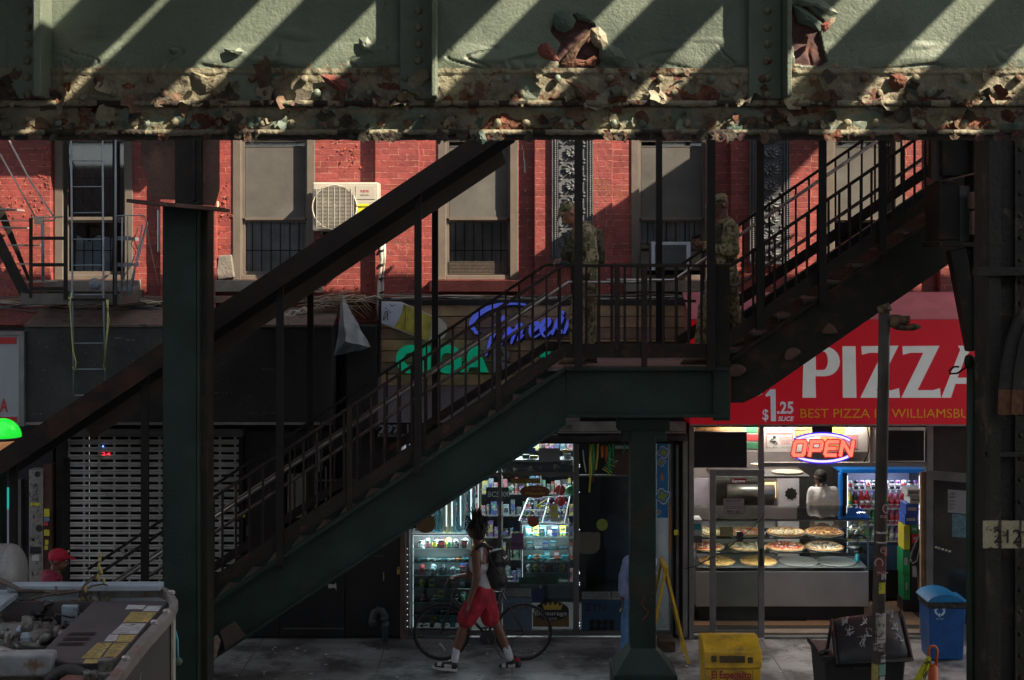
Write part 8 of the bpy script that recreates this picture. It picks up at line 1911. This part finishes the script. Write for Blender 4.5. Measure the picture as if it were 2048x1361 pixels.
caps=Cc+[(fh(0,.02,-.05),nk,.05,.056),(nk,ch,.06,.1)]+hand(wrN,Vector((-1,0,.25)),(0,.2,1),1.05,.8,1)+hand(wrF,Vector((-1,-.1,.1)),(0,-.6,.4),1.05,.7,-1)+[(elN,wrN,.038,.03),(elF,wrF,.038,.03),(shN,elN,.05,.04),(shF,elF,.05,.04),(ch,ws,.12,.11),(hp,kn1,.08,.055),(kn1,an1,.05,.04),(hp,kn2,.08,.055),(kn2,an2,.05,.04)]
blob(caps,E,vox=.0105,smooth=2,name='body',m=skinM,parent=S2);face_marks(fh,S2)
blob([(shN,elN,.08,.07),(elN,J(1414,497,YS2,-.12),.07,.046),(shF,elF,.08,.062),(elF,J(1411,490,YS2,.05),.06,.044),(shN,shF,.085,.085)],[(ch,.14,.2,.2),(ws,.13,.175,.18),(J(1450,540,YS2),.13,.17,.12)],vox=.013,smooth=2,name='uniform_jacket',m=camoM,parent=S2,disp=.014,dscale=14)
blob([(J(1444,555,YS2,-.08),kn1,.12,.092),(kn1,J(1402,690,YS2,-.1),.088,.07),(J(1456,555,YS2,.1),kn2,.12,.09),(kn2,J(1486,662,YS2,.12),.085,.07)],[(J(1450,548,YS2),.14,.17,.13)],vox=.013,smooth=2,name='uniform_trousers',m=camoM,parent=S2,disp=.016,dscale=12)
blob([(J(1440,455,YS2,-.12),J(1434,500,YS2,-.1),.05,.06),(J(1470,452,YS2,-.1),J(1466,470,YS2,-.16),.035,.03)],[(J(1446,486,YS2),.135,.15,.17),(J(1428,492,YS2),.05,.12,.1),(J(1466,470,YS2),.07,.13,.12),(J(1452,522,YS2),.14,.18,.05)],vox=.013,smooth=1,name='armour_vest',m=vestM,parent=S2,disp=.012,dscale=20)
softcap(hd,fh,Rm,camoM,S2)
bs=bpy.data.materials['boot_sole']
shoe(Vector((an1.x+.06,an1.y,ZL)),Vector((an1.x-.2,an1.y,ZL)),0,bs,bootM,S2,name='boot',high=.13)
st_z=an2.z-.1
shoe(Vector((an2.x+.07,an2.y,st_z+.02)),Vector((an2.x-.19,an2.y,st_z-.03)),0,bs,bootM,S2,name='boot',high=.13)
s=MB();s.bar(J(1384,476,YS2,-.04),J(1400,472,YS2,-.04),.012,.07,up=(0,-1,.5));o=s.build('phone',M['black'],bevel=.003);tag(o,'black phone held by the soldier on the stairs','phone')
s=MB();s.pbox(1403,1409,582,591,YS2-.2,.02);s.build('blue_patch',blp,S2)
# ---------------------------------------------------------------- red cap person
YRc=15.85
RC=thing('person','person in red cap and red hoodie with a white earbud behind the machine','person',(WX(112,YRc),YRc,0))
hd=J(117,1122,YRc);E,Cc,fh,Rm=head_parts(hd,R(-95),R(6),skinM,r=.1)
nk=J(111,1146,YRc);ch=J(104,1172,YRc)
blob(Cc+[(fh(0,.02,-.05),nk,.052,.056),(nk,ch,.06,.1),(ch,J(104,1240,YRc),.12,.11),(J(104,1250,YRc,-.09),J(108,1390,YRc,-.1),.08,.045),(J(104,1250,YRc,.09),J(98,1390,YRc,.1),.08,.045),(J(100,1165,YRc,-.18),J(104,1225,YRc,-.2),.05,.035)]+hand(J(108,1250,YRc,-.2),(0.1,0,-1),(1,0,0),1,.4,1),E,vox=.011,smooth=2,name='body',m=skinM,parent=RC);face_marks(fh,RC)
hood=mat('crimson_hoodie',(.22,.02,.05),.85,var=.15,scale=9,bump=.4,bscale=30)
blob([(J(98,1162,YRc,-.19),J(100,1215,YRc,-.22),.075,.06),(J(100,1215,YRc,-.22),J(108,1245,YRc,-.2),.06,.045),(J(98,1162,YRc,.19),J(100,1215,YRc,.22),.075,.06),(J(98,1162,YRc,-.17),J(98,1162,YRc,.17),.08,.08),(J(96,1148,YRc,-.07),J(120,1156,YRc,-.06),.05,.035),(J(96,1148,YRc,.07),J(120,1156,YRc,.06),.05,.035),(J(92,1152,YRc,-.06),J(92,1152,YRc,.06),.055,.055)],[(J(104,1190,YRc),.15,.2,.19),(J(104,1225,YRc),.15,.19,.16)],vox=.013,smooth=2,name='hoodie',m=hood,parent=RC,disp=.012,dscale=14)
blob([(J(104,1240,YRc,-.09),J(108,1388,YRc,-.1),.1,.065),(J(104,1240,YRc,.09),J(98,1388,YRc,.1),.1,.065)],[(J(104,1240,YRc),.13,.17,.1)],vox=.015,name='trousers',m=M['black'],parent=RC)
for dy in(-.1,.1): shoe(Vector((WX(100,YRc),YRc+dy,0)),Vector((WX(100,YRc)+.26,YRc+dy,0)),0,bs,blackl,RC,high=.05)
redcap=mat('bright_red_cap',(.4,.008,.03),.8,var=.1,scale=14,bump=.2)
blob([(fh(-.03,-.09,.05),fh(-.025,-.17,.035),.011,.008),(fh(.03,-.09,.05),fh(.025,-.17,.035),.011,.008),(fh(0,-.1,.052),fh(0,-.178,.034),.011,.008)],[(fh(0,.006,.055),.09,.108,.08,Rm),(fh(0,.02,.03),.088,.09,.05,Rm)],vox=.009,smooth=2,name='cap',m=redcap,parent=RC)
s=MB();s.ell(fh(.084,.01,.0),.01,.008,.012,8,6);s.tube([fh(.086,.006,-.002),fh(.083,-.012,-.035)],.0045,6);s.build('earbud',mat('white_earbud',(.8,.8,.8),.3),RC,smooth=True)
s=MB();s.ell(fh(.05,-.085,.1),.014,.012,.012,8,6);s.build('cap_logo',pale,RC)
# ---------------------------------------------------------------- pizza worker
YWk=20.0
PW=thing('person','pizza worker in pale grey polo shirt seen from behind the glass case','person',(WX(1642,YWk),YWk,0))
hd=J(1640,956,YWk);E,Cc,fh,Rm=head_parts(hd,R(160),R(0),skinM,r=.105)
nk=J(1642,975,YWk);ch=J(1645,995,YWk);
blob(Cc+[(fh(0,.02,-.05),nk,.055,.058),(nk,ch,.06,.1),(J(1624,985,YWk),J(1622,1010,YWk,-.02),.055,.045),(J(1622,1010,YWk,-.02),J(1624,1046,YWk,-.12),.043,.03),(J(1668,985,YWk),J(1672,1015,YWk),.055,.045),(J(1672,1015,YWk),J(1672,1046,YWk,-.1),.043,.03),(ch,J(1645,1060,YWk),.12,.12),(J(1636,1070,YWk),J(1634,1190,YWk),.08,.045),(J(1654,1070,YWk),J(1656,1190,YWk),.08,.045)]+hand(J(1624,1046,YWk,-.12),(0,-.4,-1),(0,-1,0),1,.5,1)+hand(J(1672,1046,YWk,-.1),(0,-.4,-1),(0,-1,0),1,.5,-1),E,vox=.012,smooth=2,name='body',m=skinM,parent=PW)
face_marks(fh,PW)
polo=mat('grey_polo',(.7,.68,.67),.85,var=.06,scale=12,bump=.3,bscale=20)
blob([(J(1625,986,YWk),J(1622,1006,YWk,-.01),.075,.068),(J(1667,986,YWk),J(1671,1008,YWk),.075,.068),(J(1625,984,YWk),J(1667,984,YWk),.07,.07)],[(J(1645,1000,YWk),.19,.14,.2),(J(1646,1030,YWk),.175,.135,.2)],vox=.014,smooth=2,name='polo_shirt',m=polo,parent=PW,disp=.012,dscale=10)
s=MB();s.tube([J(1633,972,YWk,.06),J(1642,970,YWk,-.09),J(1652,972,YWk,.06)],[.018,.02,.018],8);s.build('collar',polo,PW,smooth=True)
blob([(J(1636,1068,YWk),J(1634,1190,YWk),.1,.07),(J(1654,1068,YWk),J(1656,1190,YWk),.1,.07)],[(J(1645,1064,YWk),.16,.13,.1)],vox=.015,name='trousers',m=M['black'],parent=PW)
for dx in (-.07,.07): shoe(Vector((WX(1645,YWk)+dx,YWk-.08,.012)),Vector((WX(1645,YWk)+dx,YWk+.17,.012)),0,bs,blackl,PW,high=.05)
blob([],[(fh(0,.02,.045),.083,.095,.075,Rm),(fh(0,.05,.0),.075,.06,.07,Rm)],vox=.01,smooth=1,name='hair',m=dkh,parent=PW)
# ---------------------------------------------------------------- person in blue behind the column
YDn=17.0
DN=thing('person','person in lilac blue shirt and jeans mostly hidden behind the landing column','person',(WX(1272,YDn),YDn,0))
hd=J(1280,1078,YDn);E,Cc,fh,Rm=head_parts(hd,R(140),R(0),skinM,r=.1)
nk=J(1280,1102,YDn)
blob(Cc+[(fh(0,.02,-.05),nk,.052,.056),(nk,J(1280,1125,YDn),.06,.1),(J(1280,1125,YDn),J(1275,1190,YDn),.12,.12),(J(1254,1125,YDn),J(1246,1160,YDn),.05,.042),(J(1246,1160,YDn),J(1246,1198,YDn),.04,.03),(J(1265,1200,YDn),J(1252,1320,YDn),.08,.04),(J(1280,1200,YDn),J(1285,1325,YDn),.08,.04)]+hand(J(1246,1198,YDn),(0,0,-1),(-1,0,0),1,.4,1),E,vox=.012,smooth=2,name='body',m=skinM,parent=DN);face_marks(fh,DN)
lil=mat('lilac_denim_shirt',(.27,.32,.52),.85,var=.12,scale=10,bump=.3);den=mat('blue_jeans',(.12,.25,.46),.85,var=.2,scale=9,bump=.3)
blob([(J(1256,1126,YDn),J(1247,1158,YDn),.075,.06),(J(1247,1158,YDn),J(1245,1186,YDn),.058,.05),(J(1258,1124,YDn),J(1302,1124,YDn),.075,.075)],[(J(1280,1145,YDn),.19,.14,.2),(J(1276,1185,YDn),.17,.14,.17)],vox=.014,smooth=2,name='shirt',m=lil,parent=DN,disp=.01,dscale=12)
blob([(J(1264,1202,YDn),J(1250,1318,YDn),.11,.07),(J(1284,1202,YDn),J(1288,1322,YDn),.11,.07)],[(J(1274,1200,YDn),.16,.14,.1)],vox=.014,smooth=2,name='jeans',m=den,parent=DN,disp=.012,dscale=10)
for q_ in (1250,1288): shoe(Vector((WX(q_,YDn)+.05,YDn,0)),Vector((WX(q_,YDn)-.17,YDn-.12,0)),0,whl,mat('pale_blue_trainer',(.3,.35,.42),.6) if 'pale_blue_trainer' not in bpy.data.materials else bpy.data.materials['pale_blue_trainer'],DN,high=.05)
blob([],[(fh(0,.02,.045),.083,.095,.075,Rm)],vox=.01,smooth=1,name='hair',m=dkh,parent=DN)
# ================================================================ OPEN ENGINE MACHINE (bottom left)
ZM=1.9
def T(px,py,z=ZM): Y=(CZ-z)*F/(py-HY); return Vector(((px-CX)/F*Y,Y,z))
EM=thing('work_machine','weathered work machine with its engine bay open, labelled dark cover and bent steel frame','work machine',(-3.4,11.2,0))
frm=mat('scuffed_grey_frame',(.22,.2,.185),.5,metal=.2,var=.25,scale=6,bump=.2,bscale=30,col2=(.2,.09,.045),c2lo=.56,c2hi=.64,c2scale=5)
pan=mat('matt_plum_cover',(.06,.05,.052),.7,var=.15,scale=4,bump=.15,bscale=50)
dkm=mat('oily_engine_black',(.025,.022,.02),.55,var=.5,scale=14,bump=.5,bscale=25,col2=(.09,.07,.055),c2lo=.55,c2hi=.65,c2scale=12)
egr=mat('grimy_engine_grey',(.16,.155,.14),.55,metal=.3,var=.35,scale=12,bump=.4,bscale=30,col2=(.05,.04,.035),c2lo=.5,c2hi=.62,c2scale=9)
blg=mat('pale_blue_grey_paint',(.27,.32,.36),.5,var=.15,scale=6,col2=(.14,.1,.08),c2lo=.62,c2hi=.7,c2scale=7)
Xr=-2.80
s=MB();s.box(-6.2,Xr-.05,9.75,12.35,.35,1.25);s.build('chassis',dkm,EM,bevel=.02)
s=MB();s.box(Xr-.05,Xr-.03,9.6,12.25,.45,1.8);s.box(-6.2,Xr-.05,12.36,12.4,.45,1.86);s.build('side_panel',pan,EM)
s=MB()
for k in range(7):
    y=9.8+k*.28;z=1.2+rnd.uniform(-.3,.4);s.add([(Xr-.028,y,z),(Xr-.028,y+.05,z+.06),(Xr-.028,y+.055,z+.055),(Xr-.028,y+.006,z-.004)],[(0,1,2,3)])
s.build('side_scratches',pale,EM)
s=MB();s.box(Xr-.02,Xr+.0,12.2,12.28,.4,1.84);s.build('corner_edge',mat('pale_edge_strip',(.35,.33,.28),.6),EM)
# frame rails
path=[T(44,1188),T(150,1186),T(322,1184),T(338,1192),T(350,1212),T(342,1228),T(318,1255),T(286,1290),T(258,1325),T(228,1365),T(205,1400)]
s=MB()
for a,b in zip(path,path[1:]): s.bar(a,b+(b-a).normalized()*.01,.05 if a.y>11.9 else .075,.085,up=(0,0,1))
s.build('bent_frame',frm,EM,bevel=.006)
s=MB()
for (x,y) in ((343,1188),(333,1226),(309,1248),(252,1320)):
    c=T(x,y,ZM+.045);s.lathe([(.03,0),(.03,.02),(.018,.03)],c,6)
s.build('frame_bolts',mat('pale_bolt',(.35,.33,.32),.4,metal=.5,var=.1),EM)
s=MB();s.bar(T(20,1174,ZM+.06),T(324,1173,ZM+.06),.16,.05);s.bar(T(-40,1190,ZM-.02),T(160,1190,ZM-.02),.12,.06);s.bar(T(-40,1238,ZM),T(24,1188,ZM),.13,.05);s.build('pale_cross_rail',blg,EM,bevel=.008)
s=MB();s.bar(T(170,1202,ZM-.1),T(330,1200,ZM-.1),.05,.06);s.build('rear_pipe_rail',blg,EM)
# labelled cover
c0=T(74,1313,1.87);c1=T(228,1327,1.87);c2=T(336,1204,1.87);c3=T(186,1203,1.87);c3b=T(148,1240,1.87)
s=MB()
top=[c0,T(140,1325,1.87),c1,c2,c3,c3b];n=len(top)
s.add(top+[p-Vector((0,0,.1)) for p in top],[tuple(range(n)),tuple(range(2*n-1,n-1,-1))]+[(i,(i+1)%n,(i+1)%n+n,i+n) for i in range(n)]);cov=s.build('engine_cover',pan,EM,bevel=.01)
s=MB()
for r_ in range(3):
    for k in range(7):
        p=T(112+k*7.5+r_*11,1292-r_*10,1.872);q=T(118+k*7.5+r_*11,1285-r_*10,1.872);s.add([p,p+Vector((.035,0,0)),q+Vector((.035,0,0)),q],[(0,1,2,3)])
s.build('vent_slots',M['black'],cov)
ys_=mat('stained_yellow_label',(.42,.31,.1),.6,var=.25,scale=16,col2=(.14,.1,.05),c2lo=.56,c2hi=.62,c2scale=30);ws_=mat('stained_white_label',(.4,.4,.4),.6,var=.25,scale=16,col2=(.2,.1,.06),c2lo=.58,c2hi=.66,c2scale=14)
ln=mat('label_print',(.1,.08,.04),.7,var=.2)
for (q_,m_,L_) in (((250,1219,286,1219,292,1211,256,1210),ws_,0),((285,1223,316,1223,324,1212,295,1212),ws_,0),((245,1245,296,1245,313,1225,263,1224),ys_,4),((222,1268,275,1268,293,1247,245,1247),ws_,3),((208,1283,230,1283,238,1270,219,1269),ws_,1),((230,1284,262,1284,274,1270,240,1270),ys_,2),((162,1317,198,1317,224,1286,195,1286),ys_,5),((203,1317,230,1317,258,1286,228,1286),ys_,5),((165,1327,221,1327,228,1319,172,1319),ys_,1)):
    P4=[T(q_[0],q_[1],1.873),T(q_[2],q_[3],1.873),T(q_[4],q_[5],1.873),T(q_[6],q_[7],1.873)]
    s=MB();s.add(P4,[(0,1,2,3)]);lb=s.build('warning_label',m_,cov)
    if L_:
        s=MB()
        for k in range(L_*2):
            v=(k+.7)/(L_*2+.4);a=P4[0].lerp(P4[3],v);b=P4[1].lerp(P4[2],v);a2=a.lerp(b,.08);b2=a.lerp(b,rnd.uniform(.6,.92));d=(P4[3]-P4[0])*.018;z=Vector((0,0,.002));s.add([a2+z,b2+z,b2+d+z,a2+d+z],[(0,1,2,3)])
        s.build('label_lines',ln,lb)
# engine clutter
s=MB();s.box(-5.2,-3.85,9.9,12.2,1.24,1.3);s.build('bay_floor',dkm,EM)
def EP(name,bm,m,sm=False,bev=0): bm.build(name,m,EM,bevel=bev,smooth=sm)
s=MB();p=T(100,1262,1.62);s.box(p.x-.12,p.x+.45,p.y-.3,p.y+.2,1.3,1.68);EP('battery_cover',s,mat('dusty_brown_box',(.13,.1,.08),.7,var=.3,scale=6,bump=.2),bev=.04)
s=MB();p=T(60,1232,1.6);s.tube([p+Vector((-.3,0,0)),p+Vector((.75,.02,0))],.07,12);EP('round_bar',s,dkm,True)
s=MB();p=T(100,1218,1.6);s.tube([p+Vector((-.35,.1,0)),p+Vector((.28,.1,0))],.2,16);EP('air_filter_drum',s,egr,True)
s=MB();p=T(35,1290,1.6);s.tube([p+Vector((-.2,0,0)),p+Vector((.18,0,.02))],.17,14);s.box(p.x-.02,p.x+.28,p.y-.15,p.y+.15,1.45,1.74);s.tube([p+Vector((.1,-.1,.1)),p+Vector((.12,-.1,.25))],.05,10);EP('pump_housing',s,egr,True)
s=MB();p=T(30,1280,1.7)
for k in range(16): s.tube([p+Vector((rnd.uniform(-.4,.5),rnd.uniform(-.3,.6),rnd.uniform(-.25,0))),p+Vector((rnd.uniform(-.4,.5),rnd.uniform(-.3,.6),rnd.uniform(-.2,.05)))],rnd.uniform(.015,.04),8)
EP('engine_rods',s,egr,True)
for nm_,m_ in (('bracket',frm),('engine_part',dkm),('engine_part',egr),('small_fitting',blg),('engine_part',mat('rusty_fitting',(.16,.07,.035),.8,var=.4,scale=20))):
    s=MB()
    for k in range(34):
        p=T(rnd.uniform(0,170),rnd.uniform(1208,1310),1.6)
        if p.x>-2.95 or (p.y<11.3 and p.x>-3.75): continue
        sz=rnd.uniform(.012,.05);c_=rnd.random()
        if c_<.4: s.box(p.x-sz,p.x+sz*rnd.uniform(.5,2),p.y-sz,p.y+sz,1.45,1.6+rnd.uniform(0,.12))
        elif c_<.7: s.lathe([(sz,0),(sz,.05),(sz*.6,.08)],(p.x,p.y,1.6+rnd.uniform(0,.1)),10)
        else: s.tube([p,p+Vector((rnd.uniform(-.25,.25),rnd.uniform(-.3,.3),rnd.uniform(-.05,.15)))],sz*.3,6)
    if s.v: EP(nm_,s,m_)
def hose(pts,r,m,name='hose'):
    q=MB();P_=[T(x,y,z) for x,y,z in pts];out=[]
    for i in range(len(P_)-1):
        p0=P_[max(i-1,0)];p1=P_[i];p2=P_[i+1];p3=P_[min(i+2,len(P_)-1)]
        for k in range(5):
            t=k/5;out.append(.5*((2*p1)+(p2-p0)*t+(2*p0-5*p1+4*p2-p3)*t*t+(3*p1-p0-3*p2+p3)*t**3))
    out.append(P_[-1]);q.tube(out,r,8);q.build(name,m,EM,smooth=True)
hose([(38,1192,1.85),(50,1205,1.8),(72,1214,1.8),(120,1222,1.78),(150,1216,1.78),(164,1222,1.78),(166,1236,1.7)],.02,dkm)
hose([(70,1230,1.75),(90,1220,1.8),(92,1210,1.85),(110,1206,1.85),(140,1206,1.85)],.016,dkm);hose([(20,1196,1.85),(26,1215,1.75),(30,1235,1.7)],.01,yel);hose([(84,1296,1.5),(86,1282,1.7),(92,1276,1.75),(100,1278,1.7)],.035,egr)
hose([(100,1361,1.75),(115,1349,1.8),(140,1343,1.82),(165,1350,1.8),(180,1362,1.75),(182,1372,1.7)],.05,dkm,'rubber_hose');hose([(0,1305,1.8),(20,1312,1.82),(38,1318,1.85)],.05,frm,'pipe_elbow')
s=MB();a,b=T(-60,1328,1.85),T(110,1326,1.85);s.bar(a,b,.16,.16);EP('pale_front_beam',s,mat('chipped_pale_beam',(.24,.25,.25),.55,var=.2,scale=8,bump=.2,col2=(.16,.09,.05),c2lo=.55,c2hi=.65,c2scale=6),bev=.02)
s=MB();a,b=T(-60,1350,1.7),T(118,1348,1.7);s.bar(a,b,.3,.2);s.bar(T(118,1336,1.75),T(142,1360,1.7),.1,.12);EP('lower_front_beam',s,mat('rusty_brown_beam',(.1,.075,.055),.75,var=.3,scale=6,bump=.3),bev=.02)
s=MB();p=T(160,1352,1.78);s.lathe([(.14,-.1),(.14,0),(.1,.03),(.0,.03)],p,20);EP('filler_cap',s,mat('faded_red_brown_cap',(.2,.08,.06),.6,var=.3,scale=8),True)
s=MB();p=T(212,1345,1.8);s.box(p.x-.1,p.x+.1,p.y-.1,p.y+.1,1.6,1.82);s.lathe([(.06,0),(.06,.1)],p+Vector((0,0,.0)),14);s.tube([T(175,1343,1.85),T(175,1356,1.8)],.03,8);s.tube([T(188,1343,1.85),T(188,1356,1.8)],.025,8);EP('valve_block',s,egr,bev=.01)
s=MB();p=T(143,1218,1.8);s.box(p.x-.07,p.x+.07,p.y-.06,p.y+.06,1.6,1.84);EP('pale_relay_box',s,blg,bev=.01)
s=MB();p=T(186,1222,1.75);s.tube([p,p+Vector((0,0,.2))],.06,12);EP('short_pipe_stub',s,egr,True)
s=MB();p=T(190,1212,1.8)
for k in range(40): a=rnd.uniform(0,6.28);s.tube([p+Vector((rnd.uniform(-.05,.05),rnd.uniform(-.05,.05),-.15)),p+Vector((.12*math.cos(a),.12*math.sin(a),rnd.uniform(-.05,.1)))],.006,4)
EP('frayed_insulation',s,mat('straw_insulation',(.2,.16,.09),.9,var=.3,scale=20))
s=MB();s.box(T(150,1232,1.7).x,T(172,1232,1.7).x,T(160,1234,1.7).y,T(160,1234,1.7).y+.03,1.6,1.72);EP('white_clip',s,wht)
lf=[mat('dry_leaf_tan',(.25,.2,.11),.8,var=.3,scale=20),mat('dry_leaf_pale',(.36,.35,.3),.8,var=.2),mat('dry_leaf_dark',(.1,.08,.03),.8,var=.2)]
s=MB()
for k in range(150):
    p=T(rnd.uniform(20,80),rnd.uniform(1242,1262),1.5)+Vector((rnd.uniform(-.05,.05),0,rnd.uniform(0,.08)));r_=rnd.uniform(.012,.035);a=rnd.uniform(0,6)
    s.add([p+Vector((r_*1.6*math.cos(a),r_*1.6*math.sin(a),0)),p+Vector((-r_*.6*math.sin(a),r_*.6*math.cos(a),.015)),p-Vector((r_*1.6*math.cos(a),r_*1.6*math.sin(a),0)),p+Vector((r_*.6*math.sin(a),-r_*.6*math.cos(a),.01))],[(0,1,2,3)],rnd.randrange(3))
o=s.build('fallen_leaves',lf);tag(o,'dry fallen leaves heaped in the open engine bay',None,None,'stuff')
# wheels / base so that it stands
s=MB()
for x in(-5.6,-3.4):
    for y in (10.2,11.9): s.lathe([(.1,0),(.32,0),(.34,.05),(.34,.2),(.32,.25)],(x,y,.22),20,axis='x')
EP('wheels',s,M['black_rub'])
# grey drum behind
DR=thing('grey_metal_drum','large rounded grey metal drum standing behind the open machine at the left edge','drum',(-4.9,13.0,.0))
s=MB();cD=W(8,1152,13.0);s.tube([cD+Vector((-.55,0,0)),cD+Vector((.05,0,0))],.28,32);s.ell(cD+Vector((.05,0,0)),.14,.28,.28,32,16);s.build('drum_shell',mat('speckled_grey_drum',(.2,.2,.195),.45,metal=.3,var=.15,scale=30,bump=.08),DR,smooth=True)
s=MB();s.tube([cD+Vector((-.14,0,0)),cD+Vector((-.11,0,0))],.292,32);s.build('drum_band',egr,DR,smooth=True)
s=MB();s.box(cD.x-.4,cD.x,12.8,13.2,0,cD.z-.25);s.build('drum_stand',M['el_dark'],DR)
# twig lying over the frame
bark=mat('bare_twig_bark',(.06,.04,.03),.8,var=.3,scale=20);bud=mat('yellow_bud',(.3,.24,.05),.7)
TW=thing('bare_twig','bare budding twig lying across the pale rails of the open machine','twig',T(120,1184,2.0))
s=MB();z=2.02
def tw(pts,r0,r1):
    P_=[T(x,y,z) for x,y in pts];n=len(P_);s.tube(P_,[r0+(r1-r0)*i/(n-1) for i in range(n)],6)
tw([(-10,1158),(10,1166),(28,1174),(42,1182),(90,1183),(130,1183),(150,1181)],  .024,.01);tw([(90,1183),(120,1188),(150,1184),(170,1180),(185,1172),(205,1169),(215,1171)],.015,.006);tw([(165,1178),(172,1168),(185,1158),(196,1150),(203,1146)],.014,.006)
tw([(60,1200),(75,1194),(100,1190),(120,1188)],.008,.01);tw([(195,1158),(198,1140),(200,1120),(201,1110)],.01,.004);tw([(112,1175),(116,1190)],.012,.008);tw([(165,1180),(168,1172),(176,1176)],.008,.004)
s.build('twig_stems',bark,TW,smooth=True)
s=MB()
for (x,y) in ((203,1145),(201,1112),(200,1122),(198,1132),(199,1140),(208,1163),(196,1156),(171,1180)): s.ell(T(x,y,z+.01),.013,.018,.03,8,5)
s.build('buds',bud,TW,smooth=True)
s=MB();s.tube([W(342,1250,12.3),W(350,1262,12.3),W(355,1280,12.3),W(356,1320,12.3)],.01,6);tag(s.build('blue_wire',mat('light_blue_wire',(.08,.3,.4),.5),smooth=True),'light blue wire hanging off the right side of the machine','wire')
s=MB();s.tube([W(342,1322,12.3),W(358,1322,12.3)],.02,8);s.ell(W(357,1323,12.3),.035,.03,.035,8,6);tag(s.build('green_valve_stub',mat('dark_green_valve',(.05,.1,.08),.5)),'small green valve stub beside the machine and column','valve')

for k in range(12):
    x=rnd.uniform(5,150);y=rnd.uniform(1215,1300);pts=[(x,y,1.72)]
    for j_ in range(4): x+=rnd.uniform(-8,26);y+=rnd.uniform(-12,12);pts.append((min(x,178-(y-1210)*.9 if y>1240 else 175),y,rnd.uniform(1.66,1.82)))
    hose(pts,rnd.uniform(.007,.016),rnd.choice((dkm,dkm,egr,M['black'])),'engine_cable')
# ---- one mesh per separate piece for parts built as mirrored pairs
def loose(me):
    par=list(range(len(me.vertices)))
    def fd(a):
        while par[a]!=a: par[a]=par[par[a]];a=par[a]
        return a
    for p in me.polygons:
        v=p.vertices
        for q in v[1:]:
            a,b=fd(v[0]),fd(q)
            if a!=b: par[a]=b
    g={}
    for p in me.polygons: g.setdefault(fd(p.vertices[0]),[]).append(p.index)
    return list(g.values())
SPL={'guide_rail','stair_string','script_lettering','script_shadow','oval_tube','oval_backing','side_filler','bracket_plate','brick_pier','wheels','wall_bracket','paint_drip','display_slots','eyes','eyebrows','brake_lever','pedal','side_posts','lower_stringer_','rails','corner_angle','splice_plate','column_flange','light_tube','roof_beam','black_panels','door_mullion','kick_strip','security_bars_','ledge_plate','yellow_blocks','strap','fork','crankset_','frame_bolts','leaning_rod','tall_post','buds','ladder_clamp','pipe_tie','purlin_and_shade_strip','knee_brace'}
for o in [o for o in bpy.data.objects if o.type=='MESH' and o.name.split('.')[0] in SPL]:
    me=o.data;L_=loose(me)
    if not 2<=len(L_)<=24: continue
    base=o.name.split('.')[0];nm={'wheels':'wheel','eyes':'eye','eyebrows':'eyebrow','display_slots':'display_slot','side_posts':'side_post','rails':'rail','buds':'bud','black_panels':'black_panel','frame_bolts':'frame_bolt','yellow_blocks':'yellow_block'}.get(base,base)
    for k,fs in enumerate(L_):
        ids={};vs=[];ff=[];mi=[];sm=me.polygons[fs[0]].use_smooth
        for f in fs:
            q=[]
            for v in me.polygons[f].vertices:
                if v not in ids: ids[v]=len(vs);vs.append(me.vertices[v].co.copy())
                q.append(ids[v])
            ff.append(q);mi.append(me.polygons[f].material_index)
        m2=bpy.data.meshes.new(nm);m2.from_pydata(vs,[],ff)
        for mt in me.materials: m2.materials.append(mt)
        m2.polygons.foreach_set('material_index',mi);m2.polygons.foreach_set('use_smooth',[sm]*len(ff));m2.update()
        n_=bpy.data.objects.new(nm,m2);C.objects.link(n_);n_.parent=o.parent;n_.location=o.location
        for md in o.modifiers:
            b=n_.modifiers.new('bevel','BEVEL');b.width=md.width;b.segments=2;b.limit_method='ANGLE';b.angle_limit=md.angle_limit
        for key in o.keys():
            if key in('label','category','group','kind'): n_[key]=o[key]
        if k==0:
            for c in kids(o): c.parent=n_
    bpy.data.objects.remove(o)
